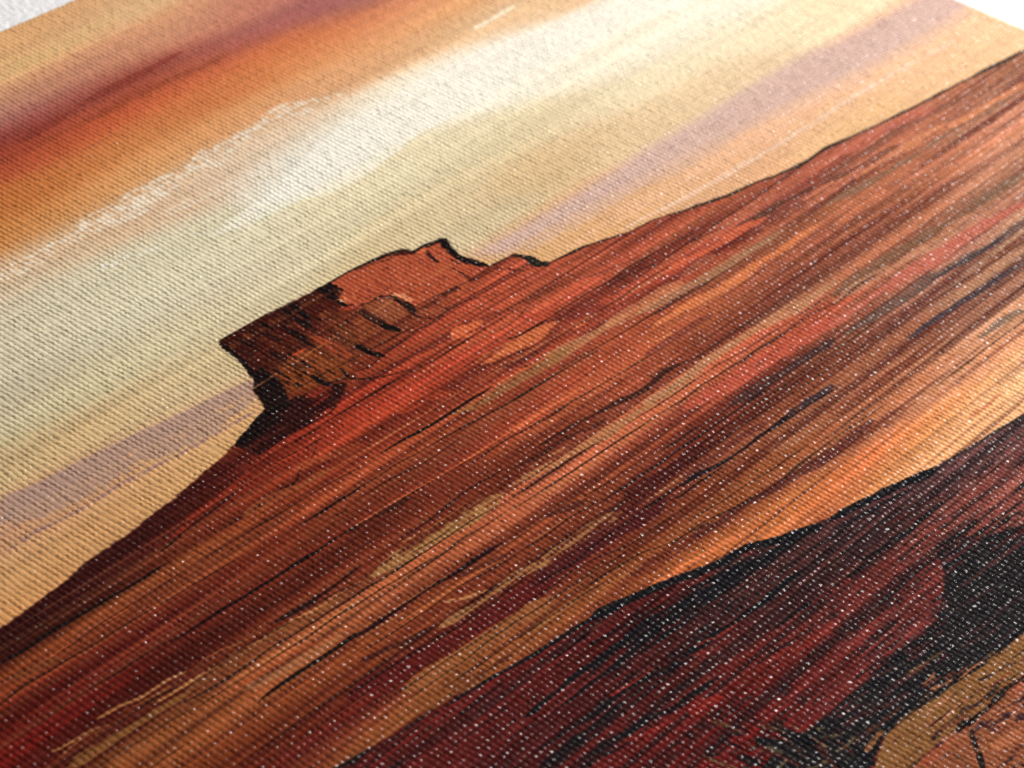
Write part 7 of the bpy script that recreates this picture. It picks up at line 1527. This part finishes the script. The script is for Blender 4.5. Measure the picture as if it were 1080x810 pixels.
([(3.23,-15.36),(3.25,-15.11),(3.19,-14.79)],0.392,(160,60,30),0.55,0.27,0.103,'b',1),
([(-12.5,-6.47),(-12.93,-6.47),(-13.37,-6.46)],0.272,(150,44,20),0.6,0.3,0.08,'b',1),
([(-10.73,-9.25),(-11.7,-9.25),(-12.7,-9.23)],0.346,(178,56,26),0.6,0.3,0.081,'b',1),
([(-12.74,-7.92),(-13.22,-7.93),(-13.7,-7.92)],0.159,(150,44,20),0.6,0.3,0.08,'b',1),
([(-10.72,-7.25),(-11.6,-7.26),(-12.51,-7.24)],0.282,(100,30,18),0.6,0.3,0.08,'b',1),
([(-11.33,-8.58),(-12.02,-8.59),(-12.73,-8.57)],0.325,(100,30,18),0.6,0.3,0.081,'b',1),
([(-10.35,-8.94),(-11.35,-8.94),(-12.37,-8.92)],0.219,(178,56,26),0.6,0.3,0.081,'b',1),
([(-13.34,-7.33),(-13.95,-7.34),(-14.57,-7.33)],0.276,(178,56,26),0.6,0.3,0.08,'b',1),
([(-12.43,-6.23),(-13.47,-6.24),(-14.53,-6.23)],0.259,(178,56,26),0.6,0.3,0.079,'b',1),
([(-13.09,-6.31),(-13.54,-6.31),(-14.02,-6.31)],0.143,(178,56,26),0.6,0.3,0.079,'b',1),
([(-10.7,-8.57),(-11.33,-8.57),(-11.98,-8.56)],0.17,(178,56,26),0.6,0.3,0.081,'b',1),
([(-13.55,-6.53),(-14.06,-6.53),(-14.58,-6.52)],0.265,(178,56,26),0.6,0.3,0.079,'b',1),
([(-11.29,-8.52),(-11.7,-8.52),(-12.12,-8.52)],0.28,(60,20,16),0.6,0.175,0.081,'b',1),
([(-12.97,-7.08),(-13.74,-7.09),(-14.54,-7.08)],0.14,(60,20,16),0.48,0.175,0.08,'b',1),
([(-11.96,-8.16),(-12.84,-8.17),(-13.75,-8.15)],0.161,(150,44,20),0.6,0.3,0.08,'b',1),
([(-10.44,-8.64),(-11.29,-8.65),(-12.17,-8.63)],0.187,(100,30,18),0.6,0.3,0.081,'b',1),
([(-10.36,-7.93),(-11.4,-7.93),(-12.46,-7.91)],0.147,(150,44,20),0.6,0.3,0.081,'b',1),
([(-11.08,-8.36),(-11.68,-8.36),(-12.3,-8.35)],0.177,(100,30,18),0.6,0.3,0.081,'b',1),
([(-11.61,-8.17),(-12.39,-8.18),(-13.19,-8.16)],0.205,(150,44,20),0.6,0.3,0.08,'b',1),
([(-12.71,-6.97),(-13.5,-6.98),(-14.31,-6.97)],0.312,(150,44,20),0.6,0.3,0.08,'b',1),
([(-13.34,-7.33),(-14.18,-7.34),(-15.05,-7.33)],0.179,(60,20,16),0.48,0.175,0.08,'b',1),
([(-12.51,-7.92),(-13.28,-7.93),(-14.08,-7.91)],0.285,(178,56,26),0.6,0.3,0.08,'b',1),
([(-11.37,-9.27),(-12.18,-9.27),(-13.0,-9.25)],0.182,(100,30,18),0.6,0.3,0.081,'b',1),
([(-12.4,-7.11),(-12.89,-7.11),(-13.4,-7.11)],0.337,(178,56,26),0.6,0.3,0.08,'b',1),
([(-11.21,-8.34),(-11.76,-8.34),(-12.33,-8.33)],0.235,(178,56,26),0.6,0.3,0.081,'b',1),
([(-11.87,-6.24),(-12.77,-6.25),(-13.7,-6.24)],0.128,(60,20,16),0.48,0.175,0.08,'b',1),
([(-10.73,-8.25),(-11.76,-8.26),(-12.81,-8.24)],0.285,(100,30,18),0.6,0.3,0.081,'b',1)]

def paint():
    wob = rows(lambda X, Y: noise2(X / 1.6, Y / 1.2, 3) + .5 * noise2(X / .5, Y / .4, 4)) - .75
    wob2 = rows(lambda X, Y: noise2(X / 1.4, Y / 1.1, 5) + .5 * noise2(X / .45, Y / .4, 6)) - .75
    fibre = rows(lambda X, Y: .45 * noise2(X / 16.0, Y / .24, 7) + .33 * noise2(X / 6., Y / .14, 8) + .22 * noise2(X / .6, Y / .3, 9))
    streak = rows(lambda X, Y: .5 * noise2((X + .12 * Y) / 34., Y / .6, 11) + .35 * noise2((X + .1 * Y) / 20., Y / .32, 12) + .15 * noise2(X / 7., Y / .18, 13))
    streak2 = rows(lambda X, Y: .6 * noise2((X + .1 * Y) / 40., Y / .9, 21) + .4 * noise2(X / 22., Y / .35, 22))
    hair = rows(lambda X, Y: noise2((X + .06 * Y) / 38., (Y + .5 * noise2(X / 14., Y / 5., 30)) / .19, 31))
    blot = rows(lambda X, Y: .6 * noise2(X / 3., Y / 1.2, 41) + .4 * noise2(X / .9, Y / .6, 42))

    rag = rows(lambda X, Y: .6 * noise2(X / .5, Y / .4, 45) + .4 * noise2(X / .2, Y / .2, 46))

    iso = .5 * fibre + .5 * rows(lambda X, Y: .6 * noise2(X / .55, Y / .3, 47) + .4 * noise2(X / .25, Y / .2, 48))
    key_of = ['s']

    def tint(img, a, c):
        img += a[..., None] * (np.array(c, np.float32) - img)

    def stroke(img, pts, wd, col, al, dry, soft, clip):
        p = smooth_line(pts)
        L = np.concatenate([[0], np.cumsum(np.hypot(*np.diff(p, axis=0).T))])
        tot = L[-1]
        t = L / tot
        rs = np.random.RandomState(int(abs(pts[0][0] * 91 + pts[0][1] * 37 + wd * 1000)) % 99991)
        jit = 1 + .28 * np.interp(L, np.linspace(0, tot, max(4, int(tot / 2.5))), rs.randn(max(4, int(tot / 2.5))))
        hw = .5 * wd * np.clip(jit, .45, 1.6) * (.3 + .7 * np.clip(np.minimum(t, 1 - t) / .1, 0, 1))
        pad = wd * .9 + soft * 1.5 + .25
        bx0, by0 = p.min(0) - pad; bx1, by1 = p.max(0) + pad
        I0, I1 = max(0, int((bx0 - PX0) * RES)), min(NX, int((bx1 - PX0) * RES) + 1)
        J0, J1 = max(0, int((by0 - PY0) * RES)), min(NY, int((by1 - PY0) * RES) + 1)
        if I0 >= I1 or J0 >= J1:
            return
        A = np.zeros((J1 - J0, I1 - I0), np.float32)
        for k in range(len(p) - 1):
            a, b = p[k], p[k + 1]
            i0 = max(I0, int((min(a[0], b[0]) - pad - PX0) * RES)); i1 = min(I1, int((max(a[0], b[0]) + pad - PX0) * RES) + 1)
            j0 = max(J0, int((min(a[1], b[1]) - pad - PY0) * RES)); j1 = min(J1, int((max(a[1], b[1]) + pad - PY0) * RES) + 1)
            if i0 >= i1 or j0 >= j1:
                continue
            amp = min(.12, .25 * wd + .02)
            X = gx[i0:i1][None] + amp * wob[j0:j1, i0:i1]; Y = gy[j0:j1][:, None] + amp * wob2[j0:j1, i0:i1]
            d = b - a; l2 = d @ d + 1e-9
            u = np.clip(((X - a[0]) * d[0] + (Y - a[1]) * d[1]) / l2, 0, 1)
            dist = np.hypot(X - a[0] - u * d[0], Y - a[1] - u * d[1])
            h = hw[k] + u * (hw[k + 1] - hw[k])
            v = np.clip((h - dist) / soft + .5, 0, 1)
            s = A[j0 - J0:j1 - J0, i0 - I0:i1 - I0]
            np.maximum(s, v, out=s)
        if dry > 0:
            f = (iso if key_of[0] == 's' else fibre)[J0:J1, I0:I1]
            thr = .5 + (dry - .5) * .55 + (1 - A) * .3
            A = np.clip((f - thr) / .16 + .5, 0, 1) * np.clip(A * 3, 0, 1)
        if clip is not None:
            A = A * clip[J0:J1, I0:I1]
        tint(img[J0:J1, I0:I1], A * al, np.array(col) / 255.)

    def group(img, key, clip):
        key_of[0] = key
        for pts, col, al, soft, rg in PATCHES:
            if rg == key:
                m = fill(np.array(pts))
                # ragged edge
                e = blur(m, max(1, soft * RES))
                if soft > .45:
                    e = np.clip((e + .25 * (fibre - .5) * (4 * e * (1 - e)) - .5) * 1.1 + .5, 0, 1)
                else:
                    e = np.clip((e + .9 * (fibre - .5) - .5) / .5 + .5, 0, 1)
                if clip is not None:
                    e = e * clip
                tint(img, e * al, np.array(col) / 255.)
        for pts, wd, col, al, dry, soft, rg, cl in STROKES:
            if rg == key:
                stroke(img, pts, wd, col, al, dry, soft, clip if cl else None)

    img = field(SKY, 7.0, 1.9)
    img *= (1 + .10 * (streak2 - .5) + .07 * (streak - .5))[..., None]
    group(img, 's', None)
    mb = np.clip((blur(fill(smooth_mask(MASK_BODY)), 2) + .55 * (rag - .5) - .5) * 2.5 + .5, 0, 1)
    body = field(BODY, 7.0, 1.0)
    body *= (1 + .5 * (streak - .5) + .3 * (fibre - .5) + .12 * (blot - .5))[..., None]
    fine = .6 * streak + .4 * hair
    tint(body, np.clip((streak2 - .60) / .15, 0, 1) * .22, (.66, .40, .21))
    tint(body, np.clip((.42 - streak2) / .12, 0, 1) * .40, (.27, .08, .07))
    tint(body, np.clip((fine - .62) / .10, 0, 1) * .22, (.64, .38, .20))
    tint(body, np.clip((.38 - fine) / .10, 0, 1) * .28, (.28, .09, .08))
    tint(body, np.clip((hair - .86) / .06, 0, 1) * .2, (.74, .38, .19))
    tint(body, np.clip((.14 - hair) / .05, 0, 1) * .2, (.12, .06, .06))
    group(body, 'b', None)
    img += mb[..., None] * (body - img)
    del body
    # ink outlines that straddle the silhouette
    for pts, wd, col, al, dry, soft, rg, cl in STROKES:
        if rg == 'b' and not cl:
            stroke(img, pts, wd, col, al, dry, soft, None)
    mf = np.clip((blur(fill(smooth_mask(MASK_FORE)), 2) + .55 * (rag - .5) - .5) * 2.5 + .5, 0, 1)
    fr = field(FORE, 5.0, 2.0)
    fr *= (1 + .6 * (streak - .5) + .6 * (fibre - .5) + .25 * (blot - .5))[..., None]
    tint(fr, np.clip((.44 - fibre) / .08, 0, 1) * np.clip((blot - .42) / .2, 0, 1) * .6, (.11, .10, .11))
    tint(fr, np.clip((.38 - streak2) / .12, 0, 1) * .6, (.13, .10, .11))
    tint(fr, np.clip((hair - .88) / .06, 0, 1) * .2, (.52, .15, .12))
    tint(fr, np.clip((.10 - hair) / .05, 0, 1) * .8, (.10, .10, .11))
    group(fr, 'f', None)
    img += mf[..., None] * (fr - img)
    for pts, wd, col, al, dry, soft, rg, cl in STROKES:
        if rg == 'f' and not cl:
            stroke(img, pts, wd, col, al, dry, soft, None)
    np.clip(img, 0, 1, out=img)
    lin = np.where(img <= .04045, img / 12.92, ((img + .055) / 1.055) ** 2.4).astype(np.float32)
    # printer's gamut: the inks are a little less saturated than the colour notes
    grey = (lin @ np.array((.3, .55, .15), np.float32))[..., None]
    sat = .93 - .01 * mb[..., None]
    return np.clip(grey + sat * (lin - grey), .0025, 1)

def smooth_mask(p):
    return np.array(p)

PIGMENT = paint()
GAIN = 0.81
def pigment_at(x, y):
    """bilinear pigment at picture points; beyond the worked area the picture carries on as its own mirror image"""
    def fold(v, lo, hi):
        v = np.where(v < lo, 2 * lo - v, v)
        return np.where(v > hi, 2 * hi - v, v)
    fx = np.clip((fold(x, PX0 + 1, PX1) - PX0) * RES - .5, 0, NX - 1.001); fy = np.clip((fold(y, PY0, PY1 - 1) - PY0) * RES - .5, 0, NY - 1.001)
    ix = fx.astype(np.int32); iy = fy.astype(np.int32)
    tx = (fx - ix)[:, None].astype(np.float32); ty = (fy - iy)[:, None].astype(np.float32)
    c = (PIGMENT[iy, ix] * (1 - tx) + PIGMENT[iy, ix + 1] * tx) * (1 - ty) + (PIGMENT[iy + 1, ix] * (1 - tx) + PIGMENT[iy + 1, ix + 1] * tx) * ty
    c = np.clip(c * GAIN, 0, .85)
    return np.column_stack([c, np.ones(len(c), np.float32)])

# ---------------------------------------------------------------- the weave
PITCH = 0.5                # thread spacing, mm
def weave(x, y):
    """height (mm) of a primed plain weave; threads wander and vary in thickness"""
    x = x.astype(np.float32); y = y.astype(np.float32)
    u = (x + .2 * (noise2(x / 6., y / 14., 51) - .5) + .26 * (noise2(x / 1.1, y / 2.0, 52) - .5)) / PITCH
    v = (y + .2 * (noise2(x / 14., y / 6., 53) - .5) + .26 * (noise2(x / 2.0, y / 1.1, 54) - .5)) / PITCH
    i = np.floor(u); j = np.floor(v)
    fu = u - i - .5; fv = v - j - .5
    par = 1 - 2 * ((i + j) % 2)
    rs = np.random.RandomState(77)
    tw = (1 + .10 * rs.randn(1024)).astype(np.float32); tf = (1 + .10 * rs.randn(1024)).astype(np.float32)
    ww = tw[(i.astype(np.int32)) % 1024] * (1 + .3 * (noise2(x / PITCH * .9, y / 3.2, 55) - .5))
    wf = tf[(j.astype(np.int32)) % 1024] * (1 + .3 * (noise2(x / 3.2, y / PITCH * .9, 56) - .5))
    cv = np.cos(np.pi * fv); cu = np.cos(np.pi * fu)
    hs = rs.rand(512, 512).astype(np.float32)[j.astype(np.int32) % 512, i.astype(np.int32) % 512]
    # threads running down the picture stand proud, the cross threads sit between them, a knuckle at every crossing
    warp = 0.125 * ww * (np.clip(1 - np.abs(fu / (0.52 * ww)) ** 2.6, 0, 1) ** (1 / 2.6) - 1) + 0.012 * par * cv
    weft = 0.135 * wf * (np.clip(1 - np.abs(fv / (0.52 * wf)) ** 2.6, 0, 1) ** (1 / 2.6) - 1) - 0.012 * par * cu + 0.0
    k = 0.012
    d = np.clip(.5 + .5 * (warp - weft) / k, 0, 1)
    h = weft * (1 - d) + warp * d + k * d * (1 - d)
    h += 0.052 * (.5 + hs) * cu * cv
    h += .018 * (noise2(x / .17, y / .26, 57) - .5) + .006 * (noise2(x / .1, y / .13, 58) - .5) + .035 * (noise2(x / .45, y / .6, 59) - .5) + .025 * (noise2(x / 2.4, y / 3.4, 60) - .5)
    return h.astype(np.float32)

ROUND = 1.1                    # radius of the folded edge
def fold_edges(x, y, z):
    """bend the sheet down over the panel's right and top edge"""
    for e in (XR - x, y - YT, x - XL, YB - y):
        t = np.clip((ROUND - e) / ROUND, 0, 1)
        z = z - ROUND * (1 - np.sqrt(np.clip(1 - t * t, 0, 1)))
    return z

def canvas_material():
    m, nt, b = new_mat('printed_canvas')
    at = nt.nodes.new('ShaderNodeAttribute'); at.attribute_name = 'pigment'
    nt.links.new(at.outputs['Color'], b.inputs['Base Color'])
    tc = nt.nodes.new('ShaderNodeTexCoord')
    ns = nt.nodes.new('ShaderNodeTexNoise'); ns.inputs['Scale'].default_value = 5200; ns.inputs['Detail'].default_value = 2
    nt.links.new(tc.outputs['Object'], ns.inputs['Vector'])
    mr = nt.nodes.new('ShaderNodeMapRange')
    mr.inputs['From Min'].default_value = .3; mr.inputs['From Max'].default_value = .7
    mr.inputs['To Min'].default_value = 0.17; mr.inputs['To Max'].default_value = 0.32
    nt.links.new(ns.outputs['Fac'], mr.inputs['Value'])
    nt.links.new(mr.outputs[0], b.inputs['Roughness'])
    n2 = nt.nodes.new('ShaderNodeTexNoise'); n2.inputs['Scale'].default_value = 9000; n2.inputs['Detail'].default_value = 2
    nt.links.new(tc.outputs['Object'], n2.inputs['Vector'])
    bp = nt.nodes.new('ShaderNodeBump'); bp.inputs['Strength'].default_value = 0.08; bp.inputs['Distance'].default_value = .00003
    nt.links.new(n2.outputs['Fac'], bp.inputs['Height'])
    # threads for the part of the sheet that is modelled flat, beyond the photograph
    fl = nt.nodes.new('ShaderNodeAttribute'); fl.attribute_name = 'flat_part'
    sp = nt.nodes.new('ShaderNodeSeparateXYZ'); nt.links.new(tc.outputs['Object'], sp.inputs[0])
    def sine(src):
        a = nt.nodes.new('ShaderNodeMath'); a.operation = 'MULTIPLY'; a.inputs[1].default_value = math.pi / (PITCH * MM)
        nt.links.new(src, a.inputs[0])
        s = nt.nodes.new('ShaderNodeMath'); s.operation = 'SINE'; nt.links.new(a.outputs[0], s.inputs[0])
        return s.outputs[0]
    mu = nt.nodes.new('ShaderNodeMath'); mu.operation = 'MULTIPLY'
    nt.links.new(sine(sp.outputs['X']), mu.inputs[0]); nt.links.new(sine(sp.outputs['Y']), mu.inputs[1])
    mf = nt.nodes.new('ShaderNodeMath'); mf.operation = 'MULTIPLY'
    nt.links.new(mu.outputs[0], mf.inputs[0]); nt.links.new(fl.outputs['Fac'], mf.inputs[1])
    b2 = nt.nodes.new('ShaderNodeBump'); b2.inputs['Strength'].default_value = 1; b2.inputs['Distance'].default_value = .00008
    nt.links.new(mf.outputs[0], b2.inputs['Height']); nt.links.new(bp.outputs[0], b2.inputs['Normal'])
    nt.links.new(b2.outputs[0], b.inputs['Normal'])
    # the varnish lies unevenly: some thread crests catch it, most do not
    n3 = nt.nodes.new('ShaderNodeTexNoise'); n3.inputs['Scale'].default_value = 2600; n3.inputs['Detail'].default_value = 1
    nt.links.new(tc.outputs['Object'], n3.inputs['Vector'])
    m3 = nt.nodes.new('ShaderNodeMapRange')
    m3.inputs['From Min'].default_value = .52; m3.inputs['From Max'].default_value = .8
    m3.inputs['To Min'].default_value = 0.0; m3.inputs['To Max'].default_value = 0.085
    nt.links.new(n3.outputs['Fac'], m3.inputs['Value'])
    nt.links.new(m3.outputs[0], b.inputs['Specular IOR Level'])
    b.inputs['Coat Weight'].default_value = 0.015
    b.inputs['Coat Roughness'].default_value = 0.36
    return m
MAT = canvas_material()

def set_attr(me, name, kind, arr):
    a = me.attributes.new(name, kind, 'POINT')
    a.data.foreach_set('color' if kind == 'FLOAT_COLOR' else 'value', np.ascontiguousarray(arr, np.float32).ravel())

def make_face(parent):
    s = PITCH / 8
    tile = 24                                        # quads along a tile
    nx = int(math.ceil((XR - XL) / s / tile)); ny = int(math.ceil((YB - YT) / s / tile))
    sx = (XR - XL) / (nx * tile); sy = (YB - YT) / (ny * tile)
    VIEW = np.array([(15.72, -79.66), (109.18, -6.65), (-11.1, 56.22), (-63.46, 3.86)])                          # the stretch of canvas worked thread by thread
    def inside(x, y):
        ok = np.ones(np.shape(x), bool)
        n = len(VIEW)
        for k in range(n):
            a, b = VIEW[k], VIEW[(k + 1) % n]
            ok &= ((b[0] - a[0]) * (y - a[1]) - (b[1] - a[1]) * (x - a[0])) >= 0
        return ok
    tx = XL + (np.arange(nx + 1)) * sx * tile; ty = YT + np.arange(ny + 1) * sy * tile
    TX, TY = np.meshgrid(tx, ty)
    c = inside(TX, TY)
    fine = c[:-1, :-1] | c[1:, :-1] | c[:-1, 1:] | c[1:, 1:]
    fm = np.repeat(np.repeat(fine, tile, 0), tile, 1)          # fine quads
    gxi = nx * tile + 1
    jj, ii = np.nonzero(fm)
    q = np.stack([(jj + 1) * gxi + ii, (jj + 1) * gxi + ii + 1, jj * gxi + ii + 1, jj * gxi + ii], -1)
    cj, ci = np.nonzero(~fine)                                  # coarse tiles, 4 x 4 quads each
    st = tile // 4
    cq = []
    for dj in range(4):
        for di in range(4):
            a = (cj * tile + dj * st) * gxi + ci * tile + di * st
            cq.append(np.stack([a + st * gxi, a + st * gxi + st, a + st, a], -1))
    cq = np.concatenate(cq) if len(cj) else np.zeros((0, 4), int)
    used = np.zeros(gxi * (ny * tile + 1), bool)
    used[q.ravel()] = True
    isfine = used.copy()
    used[cq.ravel()] = True
    idx = np.full(used.size, -1, np.int64)
    ids = np.nonzero(used)[0]
    idx[ids] = np.arange(len(ids))
    vx = XL + (ids % gxi) * sx; vy = YT + (ids // gxi) * sy
    z = np.zeros(len(ids), np.float32)
    f = isfine[ids]
    CH = 400000
    fi = np.nonzero(f)[0]
    for k in range(0, len(fi), CH):
        w_ = fi[k:k + CH]
        z[w_] = weave(vx[w_], vy[w_])
    z = fold_edges(vx, vy, z)
    me = mesh_from('painted_face', np.column_stack([vx, -vy, z]) * MM, idx[np.concatenate([q, cq])])
    col = np.concatenate([pigment_at(vx[k:k + CH], vy[k:k + CH]) for k in range(0, len(ids), CH)])
    set_attr(me, 'pigment', 'FLOAT_COLOR', col)
    set_attr(me, 'flat_part', 'FLOAT', (~f).astype(np.float32))
    o = link('painted_face', me, parent)
    me.materials.append(MAT)
    return o

def make_sides(parent):
    """the canvas wrapped down the four sides of the panel, the print carried round the edge"""
    pts = []
    n = 120
    for a, b in (((XL, YT), (XR, YT)), ((XR, YT), (XR, YB)), ((XR, YB), (XL, YB)), ((XL, YB), (XL, YT))):
        for t in np.linspace(0, 1, n, endpoint=False):
            pts.append((a[0] + (b[0] - a[0]) * t, a[1] + (b[1] - a[1]) * t))
    P = np.array(pts)
    zs = np.linspace(-ROUND, -THICK, 6)
    co = np.concatenate([np.column_stack([P[:, 0], -P[:, 1], np.full(len(P), zz)]) for zz in zs])
    m = len(P)
    k = np.arange(m); k2 = (k + 1) % m
    q = np.concatenate([np.stack([r * m + k, (r + 1) * m + k, (r + 1) * m + k2, r * m + k2], -1)[:, ::-1] for r in range(5)])
    me = mesh_from('wrapped_edge', co * MM, q)
    col = np.concatenate([pigment_at(P[:, 0], P[:, 1])] * 6)
    set_attr(me, 'pigment', 'FLOAT_COLOR', col)
    set_attr(me, 'flat_part', 'FLOAT', np.ones(len(co)))
    o = link('wrapped_edge', me, parent)
    me.materials.append(MAT)
    return o

root = bpy.data.objects.new('canvas_print', None)
root.empty_display_size = 0.05
C.objects.link(root)
root.location = (0, 0, -THICK * MM)
root['label'] = 'glossy canvas print of a red desert butte under an orange sky, on the white table'
root['category'] = 'canvas print'
for o in (make_face(root), make_sides(root)):
    o.location = (0, 0, THICK * MM)
